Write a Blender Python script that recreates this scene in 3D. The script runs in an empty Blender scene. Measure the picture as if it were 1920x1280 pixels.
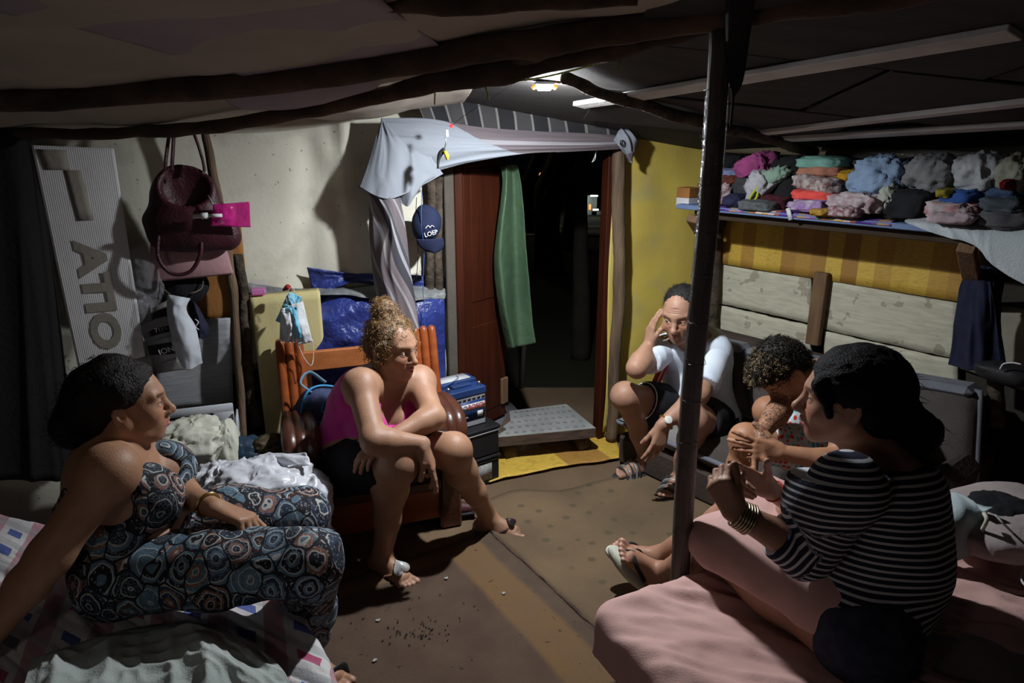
import bpy, bmesh, math, random
import numpy as np
from mathutils import Vector, Matrix, Euler
random.seed(7); np.random.seed(7)
SC = bpy.context.scene
COL = SC.collection
# ------------------------------------------------------------------ camera, world, light, exposure
CH = 1.55; PITCH = math.radians(16.4); FPX = 1280.0
cam = bpy.data.cameras.new('camera'); camo = bpy.data.objects.new('camera', cam); COL.objects.link(camo)
camo.location = (0, 0, CH); camo.rotation_euler = (math.radians(90) - PITCH, 0, 0)
cam.lens = 24.0; cam.sensor_width = 36.0; cam.clip_start = .02; cam.clip_end = 200
SC.camera = camo
world = bpy.data.worlds.new('night'); SC.world = world; world.use_nodes = True
world.node_tree.nodes['Background'].inputs[0].default_value = (.35, .45, .7, 1)
world.node_tree.nodes['Background'].inputs[1].default_value = .0016
SC.view_settings.view_transform = 'Standard'; SC.view_settings.look = 'None'
SC.view_settings.exposure = 0.0; SC.view_settings.gamma = 1.0; SC.view_settings.use_curve_mapping = False
LAMP = (.108, 2.42, 1.715)
def light(name, kind, loc, energy, color=(1, 1, 1), size=.05, rot=(0, 0, 0)):
    l = bpy.data.lights.new(name, kind); l.energy = energy; l.color = color
    if kind == 'AREA': l.shape = 'DISK'; l.size = size
    elif kind in ('POINT', 'SPOT'): l.shadow_soft_size = size
    o = bpy.data.objects.new(name, l); o.location = loc; o.rotation_euler = rot; COL.objects.link(o); return o
light('lamp_light', 'AREA', (LAMP[0], LAMP[1], LAMP[2] - .012), 29.0, (.93, .97, 1.0), .05)
light('lamp_glow', 'POINT', (LAMP[0], LAMP[1], LAMP[2] - .03), 13.5, (.93, .97, 1.0), .02)
light('fill_light', 'POINT', (-1.0, -.45, 1.50), 5.2, (1.0, .93, .84), .12)  # added fill behind the camera, no visible source; lifts near bed and left roof

# ------------------------------------------------------------------ pixel <-> world
def V3(*a): return np.array(a if len(a) > 1 else a[0], dtype=float)
CP, SP = math.cos(PITCH), math.sin(PITCH)
def ray(px, py):
    a = (px - 960) / FPX; b = (640 - py) / FPX
    return V3(a, CP + b * SP, -SP + b * CP)
def W(px, py, Y):                      # point of the view ray at depth y = Y
    r = ray(px, py); return V3(0, 0, CH) + r * (Y / r[1])
def Zp(px, py, z):                     # point of the view ray at height z
    r = ray(px, py); return V3(0, 0, CH) + r * ((z - CH) / r[2])
def PL(px, py, p, n):                  # on the plane p, n
    r = ray(px, py); o = V3(0, 0, CH); return o + r * (np.dot(np.array(p) - o, n) / np.dot(r, n))
def nrm(v): v = np.array(v, float); return v / (np.linalg.norm(v) + 1e-12)
def lerp(a, b, t): return np.array(a, float) * (1 - t) + np.array(b, float) * t
def catmull(pts, n=8):
    P = [np.array(p, float) for p in pts]
    if len(P) < 3: return [lerp(P[0], P[-1], i / n) for i in range(n + 1)]
    P = [2 * P[0] - P[1]] + P + [2 * P[-1] - P[-2]]; out = []
    for i in range(1, len(P) - 2):
        for k in range(n):
            t = k / n; a, b, c, d = P[i - 1], P[i], P[i + 1], P[i + 2]
            out.append(.5 * ((2 * b) + (c - a) * t + (2 * a - 5 * b + 4 * c - d) * t * t + (3 * b - a - 3 * c + d) * t ** 3))
    out.append(P[-2]); return out

# ------------------------------------------------------------------ noise
def _h(i, j, k, s):
    n = (i.astype(np.int64) * 374761393 + j.astype(np.int64) * 668265263 + k.astype(np.int64) * 2147483647 + s * 1274126177) & 0xffffffff
    n = ((n ^ (n >> 13)) * 1274126177) & 0xffffffff
    n = ((n ^ (n >> 16)) * 2654435761) & 0xffffffff
    return ((n ^ (n >> 15)) & 0xffffff) / float(0xffffff)
def noise(P, s=0):
    P = np.atleast_2d(np.array(P, float)); i = np.floor(P); f = P - i; i = i.astype(np.int64); f = f * f * (3 - 2 * f)
    r = 0
    for a in (0, 1):
        for b in (0, 1):
            for c in (0, 1):
                w = (f[:, 0] if a else 1 - f[:, 0]) * (f[:, 1] if b else 1 - f[:, 1]) * (f[:, 2] if c else 1 - f[:, 2])
                r = r + w * _h(i[:, 0] + a, i[:, 1] + b, i[:, 2] + c, s)
    return r * 2 - 1
def fbm(P, sc, oct=3, s=0):
    P = np.atleast_2d(np.array(P, float)) * sc; r = 0; a = 1; t = 0
    for o in range(oct): r = r + a * noise(P, s + o * 17); t += a; a *= .5; P = P * 2.03
    return r / t
def ridge(P, sc, oct=2, s=0):          # sharp folds, 0..1
    P = np.atleast_2d(np.array(P, float)) * sc; r = 0; a = 1; t = 0
    for o in range(oct): r = r + a * (1 - np.abs(noise(P, s + o * 31)) * 1.6); t += a; a *= .5; P = P * 2.1
    return r / t

# ------------------------------------------------------------------ materials
def mat(name, col, rough=.85, col2=None, vs=6, bump=.15, bs=60, metal=0, stretch=(1, 1, 1), spec=.3, attr=None, emit=None, es=0, var=None, alpha=None, trans=0, sheen=0, detail=4, coat=0):
    m = bpy.data.materials.new(name); m.use_nodes = True; nt = m.node_tree; N = nt.nodes; L = nt.links
    b = N['Principled BSDF']; b.inputs['Roughness'].default_value = rough; b.inputs['Metallic'].default_value = metal
    b.inputs['Specular IOR Level'].default_value = spec
    if sheen: b.inputs['Sheen Weight'].default_value = sheen
    if coat: b.inputs['Coat Weight'].default_value = coat; b.inputs['Coat Roughness'].default_value = .2
    tc = N.new('ShaderNodeTexCoord'); mp = N.new('ShaderNodeMapping'); mp.inputs['Scale'].default_value = stretch
    L.new(tc.outputs['Object'], mp.inputs[0])
    if col2 is None: col2 = tuple(c * .72 for c in col[:3])
    n1 = N.new('ShaderNodeTexNoise'); n1.inputs['Scale'].default_value = vs; n1.inputs['Detail'].default_value = detail; L.new(mp.outputs[0], n1.inputs['Vector'])
    rp = N.new('ShaderNodeValToRGB'); rp.color_ramp.elements[0].position = .35; rp.color_ramp.elements[1].position = .68
    rp.color_ramp.elements[0].color = (*col2[:3], 1); rp.color_ramp.elements[1].color = (*col[:3], 1); L.new(n1.outputs[0], rp.inputs[0])
    src = rp.outputs[0]
    if attr:
        at = N.new('ShaderNodeAttribute'); at.attribute_name = attr
        mx = N.new('ShaderNodeMix'); mx.data_type = 'RGBA'; mx.blend_type = 'MULTIPLY'; mx.inputs[0].default_value = 1
        L.new(at.outputs['Color'], mx.inputs[6]); L.new(rp.outputs[0], mx.inputs[7]); src = mx.outputs[2]
    L.new(src, b.inputs['Base Color'])
    if bump:
        n2 = N.new('ShaderNodeTexNoise'); n2.inputs['Scale'].default_value = bs; n2.inputs['Detail'].default_value = 3; L.new(mp.outputs[0], n2.inputs['Vector'])
        bp = N.new('ShaderNodeBump'); bp.inputs['Strength'].default_value = bump; bp.inputs['Distance'].default_value = .01
        L.new(n2.outputs[0], bp.inputs['Height']); L.new(bp.outputs[0], b.inputs['Normal'])
    if emit: b.inputs['Emission Color'].default_value = (*emit, 1); b.inputs['Emission Strength'].default_value = es
    if alpha is not None: b.inputs['Alpha'].default_value = alpha
    if trans: b.inputs['Transmission Weight'].default_value = trans
    m['_src'] = 0
    return m
def basecol(m):                        # helper to rewire a base colour
    nt = m.node_tree; return nt, nt.nodes, nt.links, nt.nodes['Principled BSDF']
class NB:
    """tiny node builder"""
    def __init__(s, m): s.nt = m.node_tree; s.N = s.nt.nodes; s.L = s.nt.links; s.b = s.N['Principled BSDF']
    def tex(s, kind='Object'):
        t = s.N.new('ShaderNodeTexCoord'); return t.outputs[kind]
    def attr(s, n, out='Vector'):
        t = s.N.new('ShaderNodeAttribute'); t.attribute_name = n; return t.outputs[out]
    def mp(s, v, sc=(1, 1, 1), loc=(0, 0, 0), rot=(0, 0, 0)):
        t = s.N.new('ShaderNodeMapping'); t.inputs['Scale'].default_value = sc; t.inputs['Location'].default_value = loc; t.inputs['Rotation'].default_value = rot
        s.L.new(v, t.inputs[0]); return t.outputs[0]
    def math(s, op, a, b=None, c=None):
        t = s.N.new('ShaderNodeMath'); t.operation = op
        for i, x in enumerate((a, b, c)):
            if x is None: continue
            if isinstance(x, (int, float)): t.inputs[i].default_value = x
            else: s.L.new(x, t.inputs[i])
        return t.outputs[0]
    def noise(s, v, sc=5, d=3, out=0):
        t = s.N.new('ShaderNodeTexNoise'); t.inputs['Scale'].default_value = sc; t.inputs['Detail'].default_value = d; s.L.new(v, t.inputs['Vector']); return t.outputs[out]
    def vor(s, v, sc=5, feat='F1', out='Distance', rnd=1.0):
        t = s.N.new('ShaderNodeTexVoronoi'); t.feature = feat; t.inputs['Scale'].default_value = sc; t.inputs['Randomness'].default_value = rnd; s.L.new(v, t.inputs['Vector']); return t.outputs[out]
    def sep(s, v):
        t = s.N.new('ShaderNodeSeparateXYZ'); s.L.new(v, t.inputs[0]); return t.outputs
    def comb(s, x, y, z):
        t = s.N.new('ShaderNodeCombineXYZ')
        for i, q in enumerate((x, y, z)):
            if isinstance(q, (int, float)): t.inputs[i].default_value = q
            else: s.L.new(q, t.inputs[i])
        return t.outputs[0]
    def ramp(s, f, stops, interp='LINEAR'):
        t = s.N.new('ShaderNodeValToRGB'); cr = t.color_ramp; cr.interpolation = interp
        while len(cr.elements) < len(stops): cr.elements.new(.5)
        for e, (p, c) in zip(cr.elements, stops):
            e.position = p; e.color = (*c[:3], 1)
        s.L.new(f, t.inputs[0]); return t.outputs[0]
    def mix(s, f, a, b, mode='MIX'):
        t = s.N.new('ShaderNodeMix'); t.data_type = 'RGBA'; t.blend_type = mode
        for i, x in ((0, f), (6, a), (7, b)):
            if isinstance(x, (int, float)): t.inputs[i].default_value = x
            elif isinstance(x, tuple): t.inputs[i].default_value = (*x[:3], 1)
            else: s.L.new(x, t.inputs[i])
        return t.outputs[2]
    def base(s, c): s.L.new(c, s.b.inputs['Base Color'])

# ------------------------------------------------------------------ objects
ORG = {}
def _finish(o, label, cat, group, kind):
    if label: o['label'] = label
    if cat: o['category'] = cat
    if group: o['group'] = group
    if kind: o['kind'] = kind
def thing(name, label, cat, loc, group=None):
    o = bpy.data.objects.new(name, None); o.empty_display_size = .05; COL.objects.link(o)
    o.location = tuple(loc); ORG[o] = V3(*[float(x) for x in loc]); _finish(o, label, cat, group, None); return o
def mesh(name, V, F, m=None, parent=None, label=None, cat=None, group=None, kind=None, smooth=True, attrs=None, mats=None, mi=None, org=None):
    V = np.asarray(V, float); me = bpy.data.meshes.new(name)
    if org is None: org = ORG[parent] if parent is not None else (V3((V[:, 0].min() + V[:, 0].max()) / 2, (V[:, 1].min() + V[:, 1].max()) / 2, V[:, 2].min()))
    Vl = V - org
    if isinstance(F, np.ndarray):
        nf, w = F.shape
        me.vertices.add(len(Vl)); me.vertices.foreach_set('co', Vl.astype(np.float32).ravel())
        me.loops.add(nf * w); me.loops.foreach_set('vertex_index', F.astype(np.int32).ravel())
        me.polygons.add(nf); me.polygons.foreach_set('loop_start', (np.arange(nf) * w).astype(np.int32)); me.polygons.foreach_set('loop_total', np.full(nf, w, np.int32))
        me.update(calc_edges=True)
    else:
        me.from_pydata([tuple(v) for v in Vl], [], [tuple(int(i) for i in f) for f in F]); me.update()
    if smooth and len(me.polygons) < 60 and len(me.polygons) > 20 and len(V) == 24: smooth = False
    if smooth: me.polygons.foreach_set('use_smooth', np.ones(len(me.polygons), bool))
    if attrs:
        for k, a in attrs.items():
            a = np.asarray(a, np.float32)
            if a.ndim == 1: at = me.attributes.new(k, 'FLOAT', 'POINT'); at.data.foreach_set('value', a)
            elif a.shape[1] == 3: at = me.attributes.new(k, 'FLOAT_VECTOR', 'POINT'); at.data.foreach_set('vector', a.ravel())
            else: at = me.attributes.new(k, 'FLOAT_COLOR', 'POINT'); at.data.foreach_set('color', a.ravel())
    for mm in (mats or ([m] if m else [])): me.materials.append(mm)
    if mi is not None: me.polygons.foreach_set('material_index', np.asarray(mi, np.int32))
    o = bpy.data.objects.new(name, me); COL.objects.link(o)
    if parent is not None: o.parent = parent; ORG[o] = ORG[parent]
    else: o.location = tuple(org); ORG[o] = V3(*[float(x) for x in org])
    _finish(o, label, cat, group, kind); return o
class MB:
    """collects shapes of one mesh"""
    def __init__(s): s.V = []; s.F = []; s.n = 0; s.A = []
    def add(s, V, F):
        V = np.asarray(V, float); s.V.append(V); s.F += [tuple(i + s.n for i in f) for f in F]; s.n += len(V); return s
    def box(s, c, size, R=None, bev=0):
        R = np.eye(3) if R is None else R; h = np.array(size, float) / 2
        if bev <= 0:
            P = np.array([[x, y, z] for x in (-1, 1) for y in (-1, 1) for z in (-1, 1)]) * h
            F = [(0, 1, 3, 2), (4, 6, 7, 5), (0, 4, 5, 1), (2, 3, 7, 6), (0, 2, 6, 4), (1, 5, 7, 3)]
        else:
            bev = min(bev, h.min() * .95); P = []; idx = {}
            for sx in (-1, 1):
                for sy in (-1, 1):
                    for sz in (-1, 1):
                        for ax in range(3):
                            sg = np.array([sx, sy, sz]); q = sg * (h - bev); q[ax] = sg[ax] * h[ax]
                            idx[(sx, sy, sz, ax)] = len(P); P.append(q)
            g = idx; F = []
            for sx in (-1, 1): F.append([g[(sx, -1, -1, 0)], g[(sx, -1, 1, 0)], g[(sx, 1, 1, 0)], g[(sx, 1, -1, 0)]])
            for sy in (-1, 1): F.append([g[(-1, sy, -1, 1)], g[(-1, sy, 1, 1)], g[(1, sy, 1, 1)], g[(1, sy, -1, 1)]])
            for sz in (-1, 1): F.append([g[(-1, -1, sz, 2)], g[(-1, 1, sz, 2)], g[(1, 1, sz, 2)], g[(1, -1, sz, 2)]])
            for a in (-1, 1):
                for b in (-1, 1):
                    F.append([g[(a, b, -1, 0)], g[(a, b, 1, 0)], g[(a, b, 1, 1)], g[(a, b, -1, 1)]])
                    F.append([g[(a, -1, b, 0)], g[(a, 1, b, 0)], g[(a, 1, b, 2)], g[(a, -1, b, 2)]])
                    F.append([g[(-1, a, b, 1)], g[(1, a, b, 1)], g[(1, a, b, 2)], g[(-1, a, b, 2)]])
                    for e_ in (-1, 1): F.append([g[(a, b, e_, 0)], g[(a, b, e_, 1)], g[(a, b, e_, 2)]])
            P = np.array(P); F2 = []
            for f in F:
                q = P[f]; nn = np.cross(q[1] - q[0], q[2] - q[0])
                F2.append(tuple(f) if np.dot(nn, q.mean(0)) > 0 else tuple(f[::-1]))
            F = F2
        return s.add(P @ np.asarray(R).T + np.array(c, float), F)
    def tube(s, pts, r, n=8, caps=True, flat=1.0, up=None, wob=0, ws=9, seed=0):
        P = np.array([np.array(p, float) for p in pts]); m = len(P)
        r = np.full(m, r, float) if np.isscalar(r) else np.interp(np.linspace(0, 1, m), np.linspace(0, 1, len(r)), r)
        T = np.gradient(P, axis=0); T /= np.linalg.norm(T, axis=1)[:, None] + 1e-12
        ref = np.array(up, float) if up is not None else (np.array([0, 0, 1.]) if abs(T[0][2]) < .9 else np.array([1., 0, 0]))
        V = []; a = nrm(np.cross(T[0], ref))
        for i in range(m):
            a = nrm(a - T[i] * np.dot(a, T[i])); b = np.cross(T[i], a)
            for k in range(n):
                t = 2 * math.pi * k / n; V.append(P[i] + r[i] * (a * math.cos(t) + b * flat * math.sin(t)))
        V = np.array(V)
        if wob: 
            C = np.repeat(P, n, axis=0); d = V - C; V = C + d * (1 + wob * fbm(V, ws, 3, seed))[:, None]
        F = [(i * n + k, i * n + (k + 1) % n, (i + 1) * n + (k + 1) % n, (i + 1) * n + k) for i in range(m - 1) for k in range(n)]
        if caps: F += [tuple(range(n))[::-1], tuple(range((m - 1) * n, m * n))]
        return s.add(V, F)
    def lathe(s, prof, c=(0, 0, 0), R=None, n=16):
        R = np.eye(3) if R is None else R; V = []; m = len(prof)
        for (r, z) in prof:
            for k in range(n): V.append((r * math.cos(2 * math.pi * k / n), r * math.sin(2 * math.pi * k / n), z))
        F = [(i * n + k, i * n + (k + 1) % n, (i + 1) * n + (k + 1) % n, (i + 1) * n + k) for i in range(m - 1) for k in range(n)]
        F += [tuple(range(n))[::-1], tuple(range((m - 1) * n, m * n))]
        return s.add(np.array(V) @ np.asarray(R).T + np.array(c, float), F)
    def prism(s, outline, h, c=(0, 0, 0), R=None):      # outline (x,y), extruded +-h/2 along local z
        R = np.eye(3) if R is None else R; n = len(outline)
        V = np.array([(x, y, -h / 2) for x, y in outline] + [(x, y, h / 2) for x, y in outline])
        F = [tuple(range(n))[::-1], tuple(range(n, 2 * n))] + [(k, (k + 1) % n, n + (k + 1) % n, n + k) for k in range(n)]
        return s.add(V @ np.asarray(R).T + np.array(c, float), F)
    def build(s, name, m=None, parent=None, **k): return mesh(name, np.vstack(s.V), s.F, m, parent, **k)
def Rz(a): c, s_ = math.cos(a), math.sin(a); return np.array([[c, -s_, 0], [s_, c, 0], [0, 0, 1.]])
def frame(x, z=None, y=None):           # columns x, y, z
    x = nrm(x)
    if z is not None: y = nrm(np.cross(z, x)); z = np.cross(x, y)
    else: z = nrm(np.cross(x, y)); y = np.cross(z, x)
    return np.array([x, y, z]).T
def grid(fn, nu, nv):                   # fn(u, v arrays) -> Nx3
    u, v = np.meshgrid(np.linspace(0, 1, nu), np.linspace(0, 1, nv), indexing='ij')
    V = fn(u.ravel(), v.ravel()); i = np.arange(nu - 1)[:, None] * nv + np.arange(nv - 1)[None, :]; i = i.ravel()
    return V, np.stack([i, i + nv, i + nv + 1, i + 1], 1), u.ravel(), v.ravel()
def gnormals(V, nu, nv):
    G = V.reshape(nu, nv, 3); a = np.gradient(G, axis=0); b = np.gradient(G, axis=1); n = np.cross(a, b); n /= np.linalg.norm(n, axis=2)[:, :, None] + 1e-12
    return n.reshape(-1, 3)
def sheet(name, fn, nu, nv, m, th=.004, parent=None, attrs=None, **k):
    """a cloth/board surface with real thickness: two layers joined round the rim"""
    V, F, u, v = grid(fn, nu, nv); n = gnormals(V, nu, nv); V2 = V - n * th; N = len(V)
    F2 = F[:, ::-1] + N
    rim = [i * nv for i in range(nu)] + [(nu - 1) * nv + j for j in range(1, nv)] + [i * nv + nv - 1 for i in range(nu - 2, -1, -1)] + [j for j in range(nv - 2, 0, -1)]
    R = np.array([(rim[(q + 1) % len(rim)], rim[q], rim[q] + N, rim[(q + 1) % len(rim)] + N) for q in range(len(rim))])
    uv = np.stack([np.r_[u, u], np.r_[v, v], np.zeros(2 * N)], 1); A = {'uvw': uv}
    if attrs: A.update({kk: np.concatenate([a, a]) for kk, a in attrs(u, v, V).items()})
    return mesh(name, np.vstack([V, V2]), np.vstack([F, F2, R]), m, parent, attrs=A, **k)
def bilin(c00, c10, c11, c01, u, v):
    c = [np.array(q, float) for q in (c00, c10, c11, c01)]; u = u[:, None]; v = v[:, None]
    return c[0] * (1 - u) * (1 - v) + c[1] * u * (1 - v) + c[2] * u * v + c[3] * (1 - u) * v
def interp_grid(G, u, v):               # G: list of rows of 3D points, smooth (catmull) interpolation
    G = np.array(G, float); a, b = G.shape[:2]
    def w(t, n):
        x = np.clip(t, 0, 1) * (n - 1); i = np.minimum(np.floor(x).astype(int), n - 2); f = x - i
        W4 = [-.5 * f + f * f - .5 * f ** 3, 1 - 2.5 * f * f + 1.5 * f ** 3, .5 * f + 2 * f * f - 1.5 * f ** 3, -.5 * f * f + .5 * f ** 3]
        return [np.clip(i + k - 1, 0, n - 1) for k in range(4)], W4
    iu, wu = w(u, a); iv, wv = w(v, b); r = 0
    for p in range(4):
        for q in range(4): r = r + G[iu[p], iv[q]] * (wu[p] * wv[q])[:, None]
    return r
def log(name, pts, r, m, parent=None, n=12, seed=0, wob=.12, sub=10, **k):
    P = catmull(pts, sub); P = [p + .006 * V3(*(noise([[i * .31, seed, q]])[0] for q in (1.5, 7.5, 13.5))) for i, p in enumerate(P)]
    return MB().tube(P, r, n, wob=wob * 2, ws=14, seed=seed).build(name, m, parent, **k)
def text_mesh(body, size, M4, m, parent, name='lettering', ext=.0006, label=None, bold=0.0):
    cu = bpy.data.curves.new('t', 'FONT'); cu.body = body; cu.size = size; cu.extrude = ext; cu.align_x = 'CENTER'; cu.align_y = 'CENTER'; cu.resolution_u = 3; cu.offset = size * bold
    to = bpy.data.objects.new('t', cu); COL.objects.link(to); bpy.context.view_layer.update()
    dg = bpy.context.evaluated_depsgraph_get(); me = bpy.data.meshes.new_from_object(to.evaluated_get(dg))
    V = np.array([v.co[:] for v in me.vertices]); F = [tuple(p.vertices) for p in me.polygons]
    bpy.data.objects.remove(to); bpy.data.curves.remove(cu); bpy.data.meshes.remove(me)
    R, t = M4; V = V @ np.asarray(R).T + np.array(t)
    return mesh(name, V, F, m, parent, smooth=False, label=label)

# ------------------------------------------------------------------ signed distance modelling (bodies, clothes, soft things)
def surfnets(D, org, h):
    S = D < 0
    c = np.zeros(tuple(n - 1 for n in D.shape), np.int8)
    sl = lambda a, d: slice(a, d - 1 + a)
    nx, ny, nz = D.shape
    for a in (0, 1):
        for b in (0, 1):
            for e in (0, 1): c += S[sl(a, nx), sl(b, ny), sl(e, nz)]
    act = (c > 0) & (c < 8); I = np.argwhere(act)
    if len(I) == 0: return np.zeros((0, 3)), np.zeros((0, 4), int)
    idx = np.full(c.shape, -1, np.int64); idx[act] = np.arange(len(I))
    acc = np.zeros((len(I), 3)); cnt = np.zeros(len(I))
    cor = [(a, b, e) for a in (0, 1) for b in (0, 1) for e in (0, 1)]
    val = {q: D[I[:, 0] + q[0], I[:, 1] + q[1], I[:, 2] + q[2]].astype(float) for q in cor}
    for q in cor:
        for ax in range(3):
            if q[ax] == 0:
                q2 = list(q); q2[ax] = 1; q2 = tuple(q2); d0, d1 = val[q], val[q2]; mk = (d0 < 0) != (d1 < 0)
                t = np.where(mk, d0 / np.where(d0 == d1, 1, d0 - d1), 0)
                P = np.tile(np.array(q, float), (len(I), 1)); P[:, ax] = t
                acc += P * mk[:, None]; cnt += mk
    V = (I + acc / cnt[:, None]) * h + org
    Q = []
    for ax in range(3):
        o = [1, 1, 1]; o[ax] = 0
        s0 = tuple(slice(o[k], D.shape[k] - 1) for k in range(3)); s1 = tuple(slice(o[k] + (1 if k == ax else 0), D.shape[k] - 1 + (1 if k == ax else 0)) for k in range(3))
        a0, a1 = S[s0], S[s1]; E = np.argwhere(a0 != a1) + np.array(o)
        if len(E) == 0: continue
        sg = S[E[:, 0], E[:, 1], E[:, 2]]
        p, q = [k for k in range(3) if k != ax]
        def at(dp, dq):
            e = E.copy(); e[:, p] -= dp; e[:, q] -= dq; return idx[e[:, 0], e[:, 1], e[:, 2]]
        f = np.stack([at(1, 1), at(0, 1), at(0, 0), at(1, 0)], 1)
        flip = sg if ax != 1 else ~sg
        f[~flip] = f[~flip][:, ::-1]
        Q.append(f)
    Q = np.vstack(Q); Q = Q[(Q >= 0).all(1)]
    return V, Q
class SDF:
    def __init__(s, base=None):
        s.P = list(base.P) if base else []; s.clips = []
    def cone(s, a, b, ra, rb, k=.02, sub=False, n=None, fl=1.0, tag=None):
        s.P.append(dict(t='c', a=V3(*a), b=V3(*b), ra=ra, rb=rb, k=k, sub=sub, n=None if n is None else nrm(n), fl=fl, tag=tag)); return s
    def ell(s, c, r, R=None, k=.02, sub=False, tag=None):
        s.P.append(dict(t='e', a=V3(*c), r=np.array(r, float), R=np.eye(3) if R is None else np.asarray(R), k=k, sub=sub, tag=tag)); return s
    def sph(s, c, r, k=.02, sub=False, tag=None): return s.cone(c, c, r, r, k, sub, tag=tag)
    def clip(s, p, n, k=.004): s.clips.append((V3(*p), nrm(n), k)); return s
    def bbox(s):
        lo = np.full(3, 1e9); hi = -lo
        for p in s.P:
            if p['sub']: continue
            if p['t'] == 'c':
                r = max(p['ra'], p['rb']); lo = np.minimum(lo, np.minimum(p['a'], p['b']) - r); hi = np.maximum(hi, np.maximum(p['a'], p['b']) + r)
            else:
                r = np.sqrt(((p['R'] * p['r'][None, :]) ** 2).sum(1)); lo = np.minimum(lo, p['a'] - r); hi = np.maximum(hi, p['a'] + r)
        return lo, hi
    def field(s, lo, hi, h, infl=0.0):
        n = np.maximum(np.ceil((hi - lo) / h).astype(int) + 1, 3); D = np.full(tuple(n), .2, np.float32)
        ax = [lo[i] + np.arange(n[i]) * h for i in range(3)]
        for p in s.P:
            mg = p['k'] + 2 * h + infl + .004
            if p['t'] == 'c': r = max(p['ra'], p['rb']) + mg; l = np.minimum(p['a'], p['b']) - r; u = np.maximum(p['a'], p['b']) + r
            else: r = np.sqrt(((p['R'] * p['r'][None, :]) ** 2).sum(1)) + mg; l = p['a'] - r; u = p['a'] + r
            i0 = np.clip(np.floor((l - lo) / h).astype(int), 0, n); i1 = np.clip(np.ceil((u - lo) / h).astype(int) + 1, 0, n)
            if (i1 <= i0).any(): continue
            X, Y, Z = np.meshgrid(*[ax[i][i0[i]:i1[i]] for i in range(3)], indexing='ij')
            Q = np.stack([X, Y, Z], -1) - p['a']
            if p['t'] == 'c':
                ab = p['b'] - p['a']; L2 = np.dot(ab, ab)
                t = np.clip((Q @ ab) / L2, 0, 1) if L2 > 1e-10 else np.zeros(Q.shape[:-1])
                e = Q - t[..., None] * ab
                if p['n'] is not None:
                    w = (e @ p['n']); e = e + (w * (1 / p['fl'] - 1))[..., None] * p['n']
                    d = (np.sqrt((e ** 2).sum(-1)) - (p['ra'] + t * (p['rb'] - p['ra']))) * min(1, .5 + .5 * p['fl'])
                else: d = np.sqrt((e ** 2).sum(-1)) - (p['ra'] + t * (p['rb'] - p['ra']))
            else:
                q = (Q @ p['R']) ; k0 = np.sqrt(((q / p['r']) ** 2).sum(-1)); k1 = np.sqrt(((q / p['r'] ** 2) ** 2).sum(-1)); d = k0 * (k0 - 1) / np.maximum(k1, 1e-6)
            if not p['sub']: d = d - infl
            sl = tuple(slice(i0[i], i1[i]) for i in range(3)); A = D[sl]; k = max(p['k'], 1e-5)
            if p['sub']: d = -d; hh = np.clip(.5 - .5 * (d - A) / k, 0, 1) ; hh = 1 - hh; D[sl] = A + (d - A) * hh + k * hh * (1 - hh)
            else: hh = np.clip(.5 + .5 * (A - d) / k, 0, 1); D[sl] = A + (d - A) * hh - k * hh * (1 - hh)
        if s.clips:
            X, Y, Z = np.meshgrid(*ax, indexing='ij'); Q = np.stack([X, Y, Z], -1)
            for (c, nn, k) in s.clips:
                d = (Q - c) @ nn; hh = np.clip(.5 + .5 * (d - D) / k, 0, 1); D = D + (d - D) * hh + k * hh * (1 - hh)
        D[0] = D[-1] = .1; D[:, 0] = D[:, -1] = .1; D[:, :, 0] = D[:, :, -1] = .1
        return D
    def mesh(s, h=.006, infl=0.0, hires=(), post=None):
        lo, hi = s.bbox(); pad = infl + 3 * h; lo = lo - pad; hi = hi + pad
        V, F = surfnets(s.field(lo, hi, h, infl), lo, h)
        boxes = [(np.array(c, float) - w, np.array(c, float) + w, hh) for c, w, hh in hires]
        def inside(C, b, m=0): return ((C > b[0] + m) & (C < b[1] - m)).all(1)
        if boxes:
            C = V[F].mean(1); kill = np.zeros(len(F), bool)
            for b in boxes: kill |= inside(C, b, h * .5)
            F = F[~kill]; Vs = [V]; Fs = [F]; n = len(V)
            for i, b in enumerate(boxes):
                l = b[0] - 3 * b[2]; u = b[1] + 3 * b[2]
                v, f = surfnets(s.field(l, u, b[2], infl), l, b[2])
                if len(v) == 0: continue
                C = v[f].mean(1); keep = inside(C, b)
                for bb in boxes[:i]: keep &= ~inside(C, bb, b[2] * .5)
                f = f[keep]; Vs.append(v); Fs.append(f + n); n += len(v)
            V = np.vstack(Vs); F = np.vstack(Fs)
        used = np.zeros(len(V), bool); used[F.ravel()] = True; mp = np.cumsum(used) - 1; V = V[used]; F = mp[F]
        return V, F
def vnormals(V, F):
    n = np.cross(V[F[:, 2]] - V[F[:, 0]], V[F[:, 3]] - V[F[:, 1]]); N = np.zeros_like(V)
    for k in range(4): np.add.at(N, F[:, k], n)
    return N / (np.linalg.norm(N, axis=1)[:, None] + 1e-12)
def relax(V, F, it=2, lam=.5):
    E = np.sort(np.concatenate([F[:, [k, (k + 1) % 4]] for k in range(4)]), axis=1); key = E[:, 0] * (len(V) + 1) + E[:, 1]; uq, inv, ct = np.unique(key, return_inverse=True, return_counts=True); bd_ = np.zeros(len(V), bool); bd_[E[ct[inv] == 1].ravel()] = True
    for _ in range(it):
        A = np.zeros_like(V); c = np.zeros(len(V))
        for k in range(4):
            a, b = F[:, k], F[:, (k + 1) % 4]
            np.add.at(A, a, V[b]); np.add.at(A, b, V[a]); np.add.at(c, a, 1); np.add.at(c, b, 1)
        V = V + lam * (A / np.maximum(c, 1)[:, None] - V) * ((c > 0) & ~bd_)[:, None]
    return V
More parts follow.
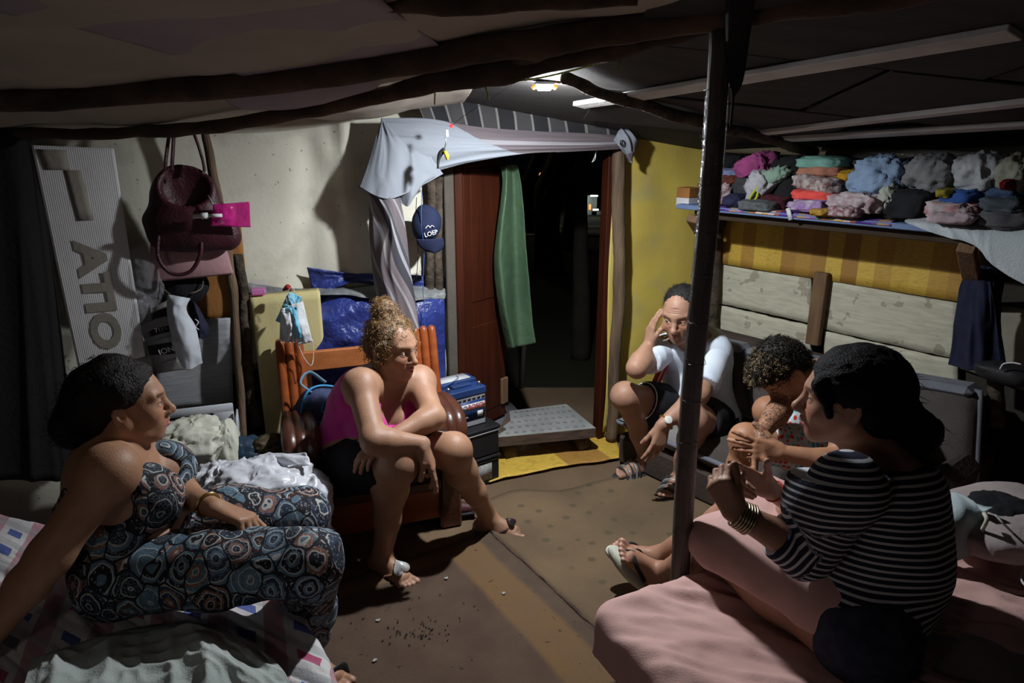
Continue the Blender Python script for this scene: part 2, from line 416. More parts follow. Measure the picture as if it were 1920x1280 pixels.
# ------------------------------------------------------------------ setting
p0 = V3(.55, 3.42, 0); bd = V3(.9397, .342, 0); bn = V3(.342, -.9397, 0)            # back wall
c0r = V3(1.07, 3.61, 0); rd = V3(.6198, -.7848, 0); rn = V3(-.7848, -.6198, 0)      # right wall
UP = V3(0, 0, 1)
BW = lambda px, py, off=0.0: PL(px, py, p0 + bn * off, bn)
RW = lambda px, py, off=0.0: PL(px, py, c0r + rn * off, rn)
RB = np.array([bd, -bn, UP]).T      # box frame of the back wall: x along it, y into it, z up
RR = np.array([rd, -rn, UP]).T
def bpt(s, z, off=0): return p0 + bd * s + bn * off + UP * z
def rpt(s, z, off=0): return c0r + rd * s + rn * off + UP * z
def bs(P): return float((V3(*P) - p0) @ bd)
def rs(P): return float((V3(*P) - c0r) @ rd)
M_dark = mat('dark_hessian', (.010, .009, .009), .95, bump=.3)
M_wood_dk = mat('dark_branch_wood', (.10, .062, .042), .9, (.04, .025, .018), vs=9, bump=.6, bs=40, stretch=(1, 1, 1))
M_wood_log = mat('weathered_log', (.17, .115, .07), .85, (.075, .05, .032), vs=5, bump=.5, bs=30, stretch=(6, 6, .7))
M_bark = mat('bark', (.10, .075, .055), .95, (.03, .022, .016), vs=22, bump=.9, bs=55)
M_plank = mat('pale_plank', (.58, .56, .44), .8, (.46, .44, .34), vs=5, bump=.25, bs=40, stretch=(2.5, 2.5, 16))
b = NB(M_plank); old = b.b.inputs['Base Color'].links[0].from_socket; st_ = b.noise(b.tex(), 11, 5); b.base(b.mix(b.math('MULTIPLY', b.math('GREATER_THAN', st_, .62), .45), old, (.16, .12, .08)))
M_batt = mat('brown_batten', (.20, .12, .065), .8, (.13, .075, .04), vs=8, bump=.3, bs=40, stretch=(3, 3, .6))
M_whitebatt = mat('grey_painted_batten', (.62, .62, .60), .8, (.48, .47, .46), vs=9, bump=.2)
# ground outside and floor inside
M_floor = mat('sandy_cement_floor', (.16, .105, .062), .95, (.115, .075, .045), vs=3.2, bump=.5, bs=120)
MB().box((0, 1.6, -.06), (5.4, 5.2, .12)).build('floor', M_floor, kind='structure', smooth=False)
# walls
M_canvas = mat('cream_canvas', (.68, .66, .56), .8, (.56, .54, .45), vs=2.2, bump=.1, bs=60)
b = NB(M_canvas); old = b.b.inputs['Base Color'].links[0].from_socket; st_ = b.noise(b.tex(), 5, 6); b.base(b.mix(b.math('MULTIPLY', b.math('GREATER_THAN', b.noise(b.tex(), 38, 2), .72), .6), b.mix(b.ramp(st_, [(.52, (0, 0, 0)), (.7, (.5, .5, .5))]), old, (.28, .24, .18)), (.10, .07, .05)))
sL = bs(BW(-400, 400)); sD0 = bs(BW(834, 500)); sD1 = bs(BW(1134, 500))
def canvas(u, v):
    s_ = sL + u * (sD0 - sL); z = v * 1.95; P = p0 + np.outer(s_, bd) + np.outer(z, UP)
    k = .022 * fbm(np.c_[s_ * 1.0, z * .7, z * 0], 3.0, 2, 5) + .045 * np.exp(-((s_ + 1.33) / .035) ** 2 * 1.0) * np.clip((z - .8) * 1.4, 0, 1) + .02 * np.exp(-((s_ + 1.2 + .5 * (z - 1.1)) / .05) ** 2) - .02 * np.exp(-((s_ + 1.62 - .1 * z) / .05) ** 2)
    k = k + .022 * np.exp(-((s_ + 1.12 - (z - 1.05) * .9) / .045) ** 2) * np.exp(-((z - 1.08) / .16) ** 2)
    return P + np.outer(k + .0, bn)
sheet('wall_back', canvas, 120, 60, M_canvas, th=.012, kind='structure')
M_yellow = mat('yellow_sheeting', (.60, .47, .09), .75, (.44, .33, .075), vs=2.6, bump=.1, bs=50)
b = NB(M_yellow); old = b.b.inputs['Base Color'].links[0].from_socket; b.base(b.mix(b.ramp(b.noise(b.tex(), 4.5, 5), [(.52, (0, 0, 0)), (.72, (.55, .55, .55))]), old, (.33, .31, .17)))
def ywall(u, v):
    s_ = sD1 + u * (.68 - sD1); z = v * 1.62 - .0; return p0 + np.outer(s_, bd) + np.outer(z, UP) + np.outer(.012 * fbm(np.c_[s_, z * .5, s_ * 0], 4, 2, 8), bn)
sheet('wall_back', ywall, 40, 60, M_yellow, th=.01, kind='structure')
MB().box(bpt((sD0 + sD1) / 2, 1.78, -.02), (sD1 - sD0 + .02, .02, .42), RB).build('wall_back', M_dark, kind='structure', smooth=False)
def lwall(u, v):
    a = bpt(sL, 0); bq = V3(-2.25, -.7, 0); return np.outer(1 - u, a) + np.outer(u, bq) + np.outer(v * 1.95, UP) + np.outer(.02 * fbm(np.c_[u * 3, v * .6, u * 0], 4, 2, 1), V3(1, 0, 0))
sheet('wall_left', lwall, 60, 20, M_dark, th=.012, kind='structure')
M_dkwall = mat('dark_grey_sheeting', (.05, .045, .035), .9, (.03, .026, .02), vs=3, bump=.2)
wr = MB().box(rpt(1.75, .9, -.045), (4.0, .02, 1.8), RR).build('wall_right', M_dkwall, kind='structure', smooth=False)
MB().box((0.2, -.75, .95), (5.6, .03, 1.9)).build('wall_front', M_dkwall, kind='structure', smooth=False)
# planks, batten and wood-print strip on the right wall
def rboard(pxa, pxb, ya, yb, name, m, off, th, parent, label=None):
    """board between two pixel columns; ya, yb = (top,bottom) pixel rows at a and b"""
    a1, a0 = RW(pxa, ya[0], off), RW(pxa, ya[1], off); b1, b0 = RW(pxb, yb[0], off), RW(pxb, yb[1], off)
    n = 24
    def fn(u, v):
        P = bilin(a0, b0, b1, a1, u, v); return P + np.outer(.0015 * fbm(P, 12, 2, int(pxa)), rn) + np.outer((np.abs(v - .5) > .49) * .003 * fbm(np.c_[u * 9, v * 0, u * 0], 2, 2, int(ya[0])), UP)
    return sheet(name, fn, n, 8, m, th=th, parent=parent, label=label)
rboard(1347, 1520, (490, 568), (520, 606), 'plank', M_plank, .0, .02, wr); rboard(1346, 1520, (572, 640), (611, 680), 'plank', M_plank, .002, .02, wr)
rboard(1545, 1795, (521, 617), (567, 674), 'plank', M_plank, .0, .02, wr); rboard(1545, 1795, (621, 700), (678, 760), 'plank', M_plank, .003, .02, wr)
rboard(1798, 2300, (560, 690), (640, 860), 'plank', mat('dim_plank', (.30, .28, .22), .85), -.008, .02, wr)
M_lino = mat('wood_print_lino', (.52, .34, .07), .45, bump=.05, bs=80, spec=.4)
def lino(m, v, sc):
    b = NB(m); x, y, z = b.sep(v)[:3]; k = b.math('FLOOR', b.math('MULTIPLY', x, sc)); rnd = b.N.new('ShaderNodeTexWhiteNoise'); rnd.noise_dimensions = '1D'; b.L.new(k, rnd.inputs['W'])
    g = b.noise(b.mp(v, (22, 22, 2.2)), 2.2, 3); g2 = b.math('FRACT', b.math('MULTIPLY', b.noise(b.mp(v, (7, 7, 1.6)), 1.6, 2), 7)); c1 = b.ramp(rnd.outputs['Value'], [(0, (.66, .44, .07)), (.3, (.56, .34, .06)), (.5, (.38, .20, .05)), (.62, (.72, .49, .085)), (.85, (.46, .26, .055))], 'CONSTANT')
    c1 = b.mix(b.math('MULTIPLY', b.math('LESS_THAN', g2, .22), .28), c1, (.22, .11, .03)); c1 = b.mix(b.math('MULTIPLY', g, .45), c1, (.26, .15, .03)); b.base(c1)
b = NB(M_lino); a_ = b.attr('uvw'); lino(M_lino, b.mp(a_, (1, 1, .3)), 17)
ls = bs
def linofn(u, v):
    s_ = .03 + u * 1.25; bow = .01 * np.sin(u * 9)
    return c0r + np.outer(s_, rd) + np.outer(.93 + .0 * u + v * .29, UP) + np.outer(.012 + bow * .4, rn)
o = sheet('lino_strip', linofn, 40, 8, M_lino, th=.004, parent=wr)
# wooden batten nailed over the planks
MB().box(lerp(RW(1533, 517, .03), RW(1533, 640, .03), .5), (.064, .035, .345), RR, .003).build('batten', M_batt, wr)
# corner post
log('corner_post', [RW(1338, 300, .06), RW(1340, 450, .05), RW(1333, 620, .05), RW(1330, 760, .06) - UP * .1], .036, M_bark, n=14, wob=.1, label='bark covered corner post behind the shelf and the sofa', cat='post')
# ------------------------------------------------------------------ roof
M_roofL = mat('brown_roof_canvas', (.44, .39, .32), .9, (.34, .30, .25), vs=2.2, bump=.15, bs=40)
M_roofL2 = mat('grey_roof_patch', (.36, .31, .335), .9, (.29, .25, .27), vs=3, bump=.15, bs=40)
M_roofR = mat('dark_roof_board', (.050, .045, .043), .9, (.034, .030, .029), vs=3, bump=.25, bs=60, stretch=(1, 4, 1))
A_, B_, C_ = W(1320, 45, 1.72), W(1345, 272, 3.3), W(1920, 262, 2.55); rfn = nrm(np.cross(B_ - A_, C_ - A_)); rfn = rfn if rfn[2] < 0 else -rfn
RF = lambda px, py, off=0.0: PL(px, py, A_ + rfn * off, rfn)          # points on the right roof slope
def roofz(x, y, off=0): return A_[2] - (rfn[0] * (x - A_[0]) + rfn[1] * (y - A_[1])) / rfn[2] + off
ridge_pts = [W(-260, 205, 2.3), W(-20, 188, 2.15), W(400, 160, 2.05), W(850, 98, 1.9), W(1100, 60, 1.78), W(1300, 28, 1.7), W(1560, -5, 1.52), W(1900, -70, 1.3), W(2300, -160, 1.1)]
beamB = [W(-120, 255, 2.4), W(80, 250, 2.35), W(280, 247, 2.3), W(500, 222, 2.2), W(660, 190, 2.12), W(800, 158, 2.05), W(930, 135, 2.0), W(1090, 103, 1.95), W(1190, 82, 1.85), W(1320, 50, 1.75)]
def cvx(pts, u): P = np.array(catmull(pts, 10)); t = np.linspace(0, 1, len(P)); return np.stack([np.interp(u, t, P[:, k]) for k in range(3)], 1)
def roof_left(u, v):
    A = cvx(ridge_pts[:7], u) + V3(0, 0, .02); Bm = cvx(beamB, np.clip(u * 1.0, 0, 1)) + V3(0, 0, .025); F0 = A + np.outer(np.ones(len(u)), V3(0, -1.1, .04)); Mid = A + np.outer(np.ones(len(u)), V3(0, -.45, .035))
    xs = Bm[:, 0]; wy = 3.22 + .364 * xs; cl = np.clip((u - .56) / .1, 0, 1)[:, None]; Bk = np.stack([xs, wy + .03, np.minimum(1.60 + .05 * (xs + 1.2), 1.7) + .03], 1); Bk = Bk * (1 - cl) + (Bm + V3(0, .03, .01)) * cl
    w = v * 4; r = np.zeros((len(u), 3)); S = [F0, Mid, A, Bm, Bk]
    for i in range(4):
        mk = (w >= i) & (w <= i + 1); t = (w - i)[:, None]; r[mk] = ((S[i] * (1 - t) + S[i + 1] * t) - V3(0, 0, 1) * (.030 * np.sin(np.pi * t) if i >= 2 else .02 * np.sin(np.pi * t)) * (.7 + .6 * np.sin(u * 19)[:, None]))[mk]
    return r + np.outer(.012 * fbm(r, 4, 3, 9) + .012 * ridge(r * V3(1, .5, .5), 3.5, 2, 4), UP)
sheet('ceiling', roof_left, 130, 90, M_roofL, th=-.006, kind='structure')
cr = MB()
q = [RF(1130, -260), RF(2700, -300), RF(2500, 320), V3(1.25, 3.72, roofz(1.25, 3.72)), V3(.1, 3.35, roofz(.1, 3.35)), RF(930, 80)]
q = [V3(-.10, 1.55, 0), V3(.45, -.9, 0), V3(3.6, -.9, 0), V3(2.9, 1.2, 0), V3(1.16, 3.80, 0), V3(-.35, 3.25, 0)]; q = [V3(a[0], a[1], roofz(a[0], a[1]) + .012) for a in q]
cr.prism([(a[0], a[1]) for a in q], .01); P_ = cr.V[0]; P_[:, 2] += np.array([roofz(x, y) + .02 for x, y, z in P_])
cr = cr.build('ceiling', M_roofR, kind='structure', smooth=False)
# sheets of the dark right roof: overlapping boards
for i in range(7):
    a = i / 7; y0 = 3.55 - i * .55
    for j in range(3):
        x0 = .05 + j * .95 + .25 * (i % 2); pts = [(x0, y0), (x0 + .93, y0), (x0 + .93, y0 - .53), (x0, y0 - .53)]
        if any((V3(x, y, 0) - c0r) @ rn < -.05 for x, y in pts) : continue
        if any((V3(x, y, 0) - p0) @ bn < -.02 for x, y in pts): continue
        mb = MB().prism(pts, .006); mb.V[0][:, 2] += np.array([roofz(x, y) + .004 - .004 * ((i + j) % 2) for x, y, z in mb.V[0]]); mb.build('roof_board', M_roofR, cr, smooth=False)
# grey patch on the left sheet
def patch(c, name='roof_patch', m=M_roofL2, d=-.012):
    G = c
    return sheet(name, lambda u, v: interp_grid(G, u, v) + np.outer(.004 * fbm(np.c_[u * 3, v * 3, u * 0], 2, 2, 3), UP), 16, 14, m, th=.004, parent=bpy.data.objects['ceiling'])
def rl(u, v): return roof_left(np.array([u]), np.array([v]))[0] + V3(0, 0, -.010)
patch([[rl(.335, .03), rl(.335, .25), rl(.36, .495)], [rl(.40, .03), rl(.405, .25), rl(.42, .495)], [rl(.47, .03), rl(.475, .25), rl(.49, .495)]])
patch([[rl(.33, .51), rl(.325, .62), rl(.325, .73)], [rl(.38, .51), rl(.375, .62), rl(.375, .73)], [rl(.46, .51), rl(.455, .62), rl(.45, .73)]])
# ------------------------------------------------------------------ roof timbers
log('roof_beam', [p - V3(0, 0, .005) for p in ridge_pts], [.030, .032, .034, .036, .034, .032, .036, .04], M_wood_dk, n=14, seed=3, wob=.10, label='thick dark log running across the whole roof above the room', cat='beam')
log('roof_beam', beamB, [.018, .018, .02, .022, .024, .034, .03, .028, .018], M_wood_dk, n=12, seed=5, wob=.16, label='thinner crooked branch beam below the thick log, behind it', cat='beam')
log('branch', [W(940, 118, 2.0), W(1020, 90, 1.92), W(1100, 60, 1.85), W(1210, 50, 1.78), W(1320, 30, 1.72)], [.022, .03, .034, .03, .02], M_bark, n=12, seed=8, wob=.2, label='knobbly barked branch lashed between the two beams near the lamp', cat='branch')
log('branch', [W(-60, 10, 1.7), W(500, 2, 1.55), W(900, 5, 1.45), W(1200, -8, 1.4)], .02, M_wood_dk, seed=12, label='dark branch along the very top of the picture', cat='branch')
def strip(px0, py0, px1, py1, wd, name, m, label, th=.016, off=.012, cat='batten', py0b=None):
    a, c = RF(px0, py0, off), RF(px1, py1, off); x = nrm(c - a); L_ = np.linalg.norm(c - a); R = frame(x, z=-rfn); MB().box((a + c) / 2, (L_, wd, th), R, .002).build(name, m, label=label, cat=cat, group='roof battens')
strip(1150, 187, 1905, 60, .075, 'roof_batten', M_whitebatt, 'pale wide batten running from the lamp to the upper right corner')
strip(1085, 197, 1165, 185, .06, 'roof_batten', M_whitebatt, 'short pale batten end just right of the lamp')
strip(1418, 250, 2060, 176, .045, 'roof_batten', M_whitebatt, 'narrow brightly lit batten above the shelf, upper of two')
strip(1452, 262, 2060, 226, .06, 'roof_batten', M_whitebatt, 'dim wide batten above the shelf, lower of two')
log('roof_pole', [RF(1060, 145, .03), RF(1150, 182, .03), RF(1330, 232, .03), RF(1440, 262, .03), RF(1530, 285, .03)], [.018, .02, .022, .02, .018], M_bark, n=10, seed=21, wob=.2, label='rough branch rafter running from the lamp down to the shelf corner', cat='rafter')
log('wall_plate', [rpt(-.1, 1.515, .06), rpt(.8, 1.50, .06), rpt(2.2, 1.47, .06)], .022, mat('yellowish_pole', (.16, .13, .08), .9), n=10, seed=23, label='pale pole along the top of the right wall above the clothes', cat='pole')
# timber pole in the middle of the room, wrapped in clear film
M_pole = mat('dark_pole_wood', (.055, .042, .034), .7, (.10, .08, .065), vs=5, bump=.5, bs=30, stretch=(8, 8, .8), spec=.4)
pc = V3(.472, 1.675, 0)
pole = thing('timber_pole', 'dark round timber pole standing in the room before the man in white', 'pole', pc)
P = catmull([pc + V3(.008, 0, 0), pc + V3(.004, 0, .45), pc + V3(-.002, .005, .9), pc + V3(.004, 0, 1.4), pc + V3(0, 0, 1.79)], 8)
MB().tube(P, [.028, .027, .026, .0245, .024], 18, wob=.08, ws=9).build('pole', M_pole, pole)
M_film = mat('plastic_film', (.06, .06, .065), .18, (.04, .04, .045), bump=1.0, bs=70, stretch=(1, 1, 2), spec=1.0)
b = NB(M_film); b.b.inputs['Alpha'].default_value = .4
mb = MB()
for k_ in range(9):
    z = 1.66 - k_ * .11; a = random.uniform(0, 6.28); mb.tube([pc + V3((.0268 + .002 * random.random()) * math.cos(a + t_), (.0268 + .002 * random.random()) * math.sin(a + t_), z + random.uniform(-.004, .004) + .012 * t_ / 6) for t_ in np.linspace(0, 6.3, 15)], .0012, 5)
mb.build('film_edge', M_film, pole, kind='stuff')
MB().tube([q_ for q_ in P if .5 < q_[2] < 1.66], .0272, 18, caps=False, wob=.10, ws=26, seed=4).build('film_wrap', M_film, pole)
MB().tube(catmull([W(1392, -60, 1.45), W(1384, 60, 1.6), W(1380, 150, 1.66), W(1375, 180, 1.68)], 6), [.03, .026, .016, .004], 8, flat=.3).build('strap', M_dark, label='black strap hanging from the roof right of the pole', cat='strap')
MB().tube(catmull([W(1375, 150, 1.68), W(1374, 190, 1.68), W(1370, 236, 1.68)], 6), .003, 6).build('cord', M_dark, label='thin dark cord dangling right of the pole', cat='cord')
# door opening
door = thing('door_1', None, None, bpt(sD0, .15)); door['kind'] = 'structure'
M_jamb = mat('grey_brown_jamb', (.10, .085, .07), .85, bump=.2); M_redwood = mat('red_door_wood', (.048, .010, .003), .6, (.030, .006, .002), vs=4, bump=.15, bs=40, stretch=(7, 7, .6), spec=.15)
s0 = bs(BW(841, 500)); MB().box(bpt(s0, .78, .02), (.045, .05, 1.56), RB, .004).build('jamb', M_jamb, door)
s1 = bs(BW(861, 500)); MB().box(bpt(s1 - .005, .78, .0), (.04, .07, 1.56), RB, .004).build('jamb', M_redwood, door, label='red brown jamb')
hp = bpt(s1 + .015, 0, .0); fp = PL(943, 560, bpt(s1, 0, -.16), bn); fp = V3(fp[0], fp[1], 0); ld = nrm(fp - hp); Ld = np.linalg.norm(fp - hp); LR = frame(ld, z=UP)
MB().box(hp + ld * Ld / 2 + UP * .83, (Ld, .032, 1.34), LR, .003).build('door_leaf', M_redwood, door)
for zc_, hh in ((1.12, .62), (.46, .46)): MB().box(hp + ld * Ld / 2 + UP * zc_ - LR[:, 1] * .017, (Ld - .09, .006, hh), LR, .003).build('door_panel', M_redwood, door)
MB().box(hp + ld * (Ld - .02) + UP * .30 - LR[:, 1] * .02, (.05, .02, .14), LR, .003).build('wood_block', M_batt, door)
s2 = bs(BW(1131, 550)); MB().box(bpt(s2, .78, .0), (.03, .07, 1.56), RB, .004).build('jamb', M_redwood, door, label='red brown jamb')
s3 = bs(BW(1140, 550, .02)); 
def ystrip(u, v): return p0 + np.outer(s3 - .012 + u * .035 + .01 * np.sin(v * 5) * (1 - v), bd) + np.outer(.06 + v * 1.45, UP) + np.outer(.045 + .01 * np.sin(v * 9), bn)
sheet('door_covering', ystrip, 4, 30, M_yellow, th=.004, parent=door)
log('door_post', [BW(1158, 275, .07), BW(1160, 400, .07), BW(1162, 520, .07), BW(1154, 650, .07), BW(1150, 760, .07), BW(1146, 822, .07)], .031, M_wood_log, n=16, seed=31, wob=.08, label='smooth brown log post on the right side of the doorway', cat='post')
for i, (xa, xb, seed) in enumerate(((809, 806, 1), (822, 822, 2))):
    log('wall_post', [BW(xa, 300, .03), BW((xa + xb) / 2, 420, .03), BW(xb, 545, .03), BW(xb, 760, .03)], .020, M_bark, n=12, seed=40 + seed, wob=.12, label='barked pole behind the cap, %s of the pair beside the door' % ('left' if i == 0 else 'right'), cat='post')
# left wall: slender poles, boards
log('wall_pole', [BW(378, 215, .13), BW(400, 330, .13), BW(428, 470, .14), BW(441, 620, .15), BW(456, 835, .18)], [.016, .016, .018, .016, .016], M_wood_log, n=12, seed=51, wob=.14, label='slender peeled pole leaning at the wall beside the handbags', cat='pole')
log('wall_pole', [BW(447, 478, .09), BW(458, 560, .09), BW(462, 680, .10), BW(480, 800, .11)], [.020, .022, .024, .022], M_bark, n=12, seed=52, wob=.14, label='dark barked stump post just right of the slender peeled pole', cat='post')
M_orange = mat('orange_ply', (.36, .155, .04), .7, (.22, .09, .025), vs=4, bump=.2); M_greyb = mat('grey_wood_print', (.33, .34, .36), .7, (.25, .26, .28), vs=14, bump=.15, stretch=(1, 1, 9)); M_brnb = mat('brown_board', (.06, .03, .018), .8)
def bquad(name, px, m, off, th, label, cat='board'):
    c = [BW(*q, off) for q in px]; return sheet(name, lambda u, v: bilin(*c, u, v) + np.outer(.002 * fbm(np.c_[u * 4, v * 4, u * 0], 1, 2, 7), bn), 14, 14, m, th=th, label=label, cat=cat)
bquad('plywood_board', [(330, 600), (470, 600), (452, 425), (330, 425)], M_orange, .055, .012, 'orange brown board behind the leaning poles and handbags')
bquad('wood_print_board', [(290, 770), (438, 757), (432, 596), (290, 605)], M_greyb, .085, .012, 'light grey wood grain board above the laundry basket')
bquad('brown_board', [(250, 1010), (520, 960), (500, 690), (270, 740)], M_brnb, .045, .012, 'dark reddish brown board low behind the laundry basket')
M_card = mat('ridged_white_card', (.66, .65, .66), .8, (.56, .55, .56), vs=3, bump=0)
b = NB(M_card); a_ = b.attr('uvw'); x_, y_, z_ = b.sep(a_)[:3]; wv = b.math('SINE', b.math('MULTIPLY', x_, 230)); bp_ = b.N.new('ShaderNodeBump'); bp_.inputs['Strength'].default_value = .18; bp_.inputs['Distance'].default_value = .004; b.L.new(wv, bp_.inputs['Height']); b.L.new(bp_.outputs[0], b.b.inputs['Normal'])
cd = thing('corrugated_panel', 'tall ridged white cardboard panel with faded brown print, left of the handbags', 'panel', BW(150, 700, .20))
cq = [BW(148, 697, .22), BW(272, 668, .22), BW(213, 278, .20), BW(58, 272, .22)]
sheet('panel', lambda u, v: bilin(*cq, u, v) + np.outer(.003 * fbm(np.c_[u * 2, v * 4, u * 0], 1, 2, 7), bn), 30, 30, M_card, th=.01, parent=cd)
M_faded = mat('faded_brown_print', (.30, .265, .23), .85, (.24, .215, .185), vs=9)
def onc(u, v, o=.0015): return bilin(*cq, np.array([u]), np.array([v]))[0] + bn * (o + .001)
ux = nrm(cq[1] - cq[0]); uy = nrm(cq[3] - cq[0]); w_, h_ = np.linalg.norm(cq[1] - cq[0]), np.linalg.norm(cq[3] - cq[0])
sheet('print_strip', lambda u, v: bilin(onc(.38, .68), onc(.60, .68), onc(.55, .90), onc(.33, .90), u, v), 4, 6, M_faded, th=.001, parent=cd)
sheet('print_strip', lambda u, v: bilin(onc(.10, .90), onc(.42, .90), onc(.42, .985), onc(.05, .985), u, v), 4, 6, M_faded, th=.001, parent=cd)
text_mesh('ATIO', .125, (frame(-uy * 1.0, y=ux) @ np.diag([1.35, 1, 1]), onc(.47, .33, .003)), M_faded, cd, bold=.05)
cq2 = [BW(280, 1000, .25), BW(330, 985, .25), BW(296, 700, .22), BW(150, 702, .24)]
sheet('panel', lambda u, v: bilin(BW(190, 1010, .25), BW(325, 985, .25), BW(282, 690, .23), BW(150, 705, .23), u, v), 12, 12, M_card, th=.01, parent=cd)
# floor mats
Jn = Zp(920, 1003, .004); Jf = Zp(1150, 1215, .004); jd = nrm(Jf - Jn); jl = nrm(np.cross(UP, jd)); jl = jl if jl[0] < 0 else -jl
M_matL = mat('worn_brown_carpet', (.13, .085, .055), .98, bump=.6, bs=330)
b = NB(M_matL); a_ = b.attr('uvw'); x_, y_, z_ = b.sep(a_)[:3]; nz = b.noise(b.tex(), 7, 5); fld = (.085, .052, .038)
wob_ = b.math('MULTIPLY', b.math('SUBTRACT', b.noise(b.tex(), 5, 3), .5), .03)
dx = b.math('ADD', x_, wob_); dy = b.math('ADD', y_, wob_)
inner = b.math('MINIMUM', b.ramp(dx, [(.205, (0, 0, 0)), (.225, (1, 1, 1))]), b.ramp(dy, [(.085, (0, 0, 0)), (.105, (1, 1, 1))])); edge = b.ramp(dx, [(.055, (1, 1, 1)), (.075, (0, 0, 0))])
c_ = b.mix(inner, (.175, .100, .046), fld); c_ = b.mix(edge, c_, (.085, .058, .042)); c_ = b.mix(b.ramp(nz, [(.35, (0, 0, 0)), (.75, (.6, .6, .6))]), c_, (.14, .094, .06)); c_ = b.mix(b.math('MULTIPLY', b.math('GREATER_THAN', b.noise(b.tex(), 42, 3), .70), .7), c_, (.03, .022, .02)); b.base(c_)
def matfn(u, v):
    P = Jn + np.outer(-.02 + v * 2.3, jd) + np.outer(u * 2.0, jl); P[:, 2] = .012 + .0022 * fbm(P, 6, 2, 4) + .004 * np.exp(-(u * 2.0 / .03) ** 2); return P
o = sheet('carpet', matfn, 60, 60, M_matL, th=.008, label='worn dark brown carpet with an orange brown border on the left floor', cat='carpet', attrs=lambda u, v, V: {'uvw': np.stack([u * 2.0, v * 2.3, u * 0], 1)})
M_matR = mat('spotted_brown_carpet', (.185, .125, .072), .98, bump=.6, bs=330)
b = NB(M_matR); v_ = b.mp(b.tex(), (9.5, 9.5, 9.5), rot=(0, 0, .5)); d_ = b.vor(v_, 1.0, 'F1', rnd=.55); d_ = b.math('ADD', d_, b.math('MULTIPLY', b.noise(b.tex(), 16, 2), .12)); c_ = b.mix(b.ramp(b.noise(b.tex(), 3, 5), [(.35, (0, 0, 0)), (.7, (1, 1, 1))]), (.125, .085, .052), (.19, .128, .072)); c_ = b.mix(b.ramp(d_, [(.17, (.75, .75, .75)), (.24, (0, 0, 0))]), c_, (.085, .07, .042)); b.base(c_)
far = catmull([Jn - jd * .21 - jl * .006, Zp(960, 925, 0), Zp(1050, 925, 0), Zp(1130, 905, 0), Zp(1240, 880, 0), Zp(1420, 870, 0)], 12)
far = np.array(far)
def matR(u, v):
    t_ = np.linspace(0, 1, len(far)); A = np.stack([np.interp(u, t_, far[:, k]) for k in range(3)], 1); N0 = Jn - jd * .22 - jl * .006; B = np.outer(np.ones(len(u)), N0 + jd * 1.9) - np.outer(u * 1.3, jl)
    N1 = np.outer(1 - u, Zp(880, 912, 0)) ; P = A * (1 - v[:, None]) + B * v[:, None]; P[:, 2] = .010 + .002 * fbm(P, 6, 2, 9); return P
sheet('carpet', matR, 50, 50, M_matR, th=.007, label='lighter brown carpet with dark spots in front of the doorway', cat='carpet')
MB().tube([Jn + jd * t_ - jl * .004 + V3(0, 0, .012) + jl * .004 * noise([[t_ * 30, 0, 0]])[0] for t_ in np.linspace(-.02, 1.2, 60)], [.0035, .006, .003, .007, .003, .006, .004], 6, wob=.4, ws=60).build('carpet_seam', M_wood_dk, label='dark ragged seam between the two brown carpets', cat='seam')
lp = [Zp(*q, .006) for q in [(916, 838), (1150, 812), (1158, 842), (1168, 862), (1110, 862), (1060, 873), (1010, 888), (960, 893), (917, 908)]]
M_lino2 = mat('yellow_lino', (.5, .36, .06), .4, bump=.15, bs=60, spec=.45); b = NB(M_lino2); lino(M_lino2, b.mp(b.tex(), (.6, .8, .8), rot=(0, 0, -.35)), 7)
Lc = [lp[0], lp[1], lp[3], lp[8]]
sheet('lino_offcut', lambda u, v: bilin(*Lc, u, v) + np.outer(.022 * np.sin(np.pi * u) ** 1 * v + .012 * fbm(np.c_[u * 2.5, v * 1, u * 0], 2, 2, 5) * v, nrm(-bn)) + np.outer(.008 + .006 * ridge(np.c_[u, v * .5, u * 0], 4, 2, 3), UP), 40, 14, M_lino2, th=.003, label='yellow wood print linoleum offcut on the floor below the doorstep', cat='linoleum')
# doorstep
M_step = mat('embossed_grey_sheet', (.36, .37, .36), .55, (.26, .27, .265), vs=7, bump=.2, bs=90, metal=.25); M_stepw = mat('step_wood', (.105, .072, .055), .85, (.06, .04, .03), vs=9, stretch=(1, 6, 6))
st = thing('doorstep', 'raised doorstep board covered with grey embossed metal sheet', 'step', Zp(1020, 835, 0))
c4 = [Zp(924, 820, .155), Zp(1117, 802, .155), Zp(1062, 757, .155), Zp(955, 770, .155)]; c4[3] = c4[3] + (c4[3] - c4[0]) * .0
def prismq(cs, th, nm, m, par):
    V = np.array([q_ for q_ in cs] + [q_ - UP * th for q_ in cs]); F = [(0, 1, 2, 3), (7, 6, 5, 4)] + [(k, k + 4, (k + 1) % 4 + 4, (k + 1) % 4) for k in range(4)]; return mesh(nm, V, F, m, par, smooth=False)
prismq([q_ - UP * .003 for q_ in c4], .05, 'board', M_stepw, st)
irr = [c4[0], c4[1], c4[2], c4[3], lerp(c4[3], c4[0], .45) + bd * .045, lerp(c4[3], c4[0], .62) + bd * .02, lerp(c4[3], c4[0], .78) + bd * .05]
cen = np.mean(irr, 0); V = [q_ + UP * .0 for q_ in irr] + [q_ - UP * .0025 for q_ in irr]; n = len(irr); mesh('metal_sheet', V, [tuple(range(n)), tuple(range(n, 2 * n))[::-1]] + [(k, k + n, (k + 1) % n + n, (k + 1) % n) for k in range(n)], M_step, st, smooth=False)
mb = MB()
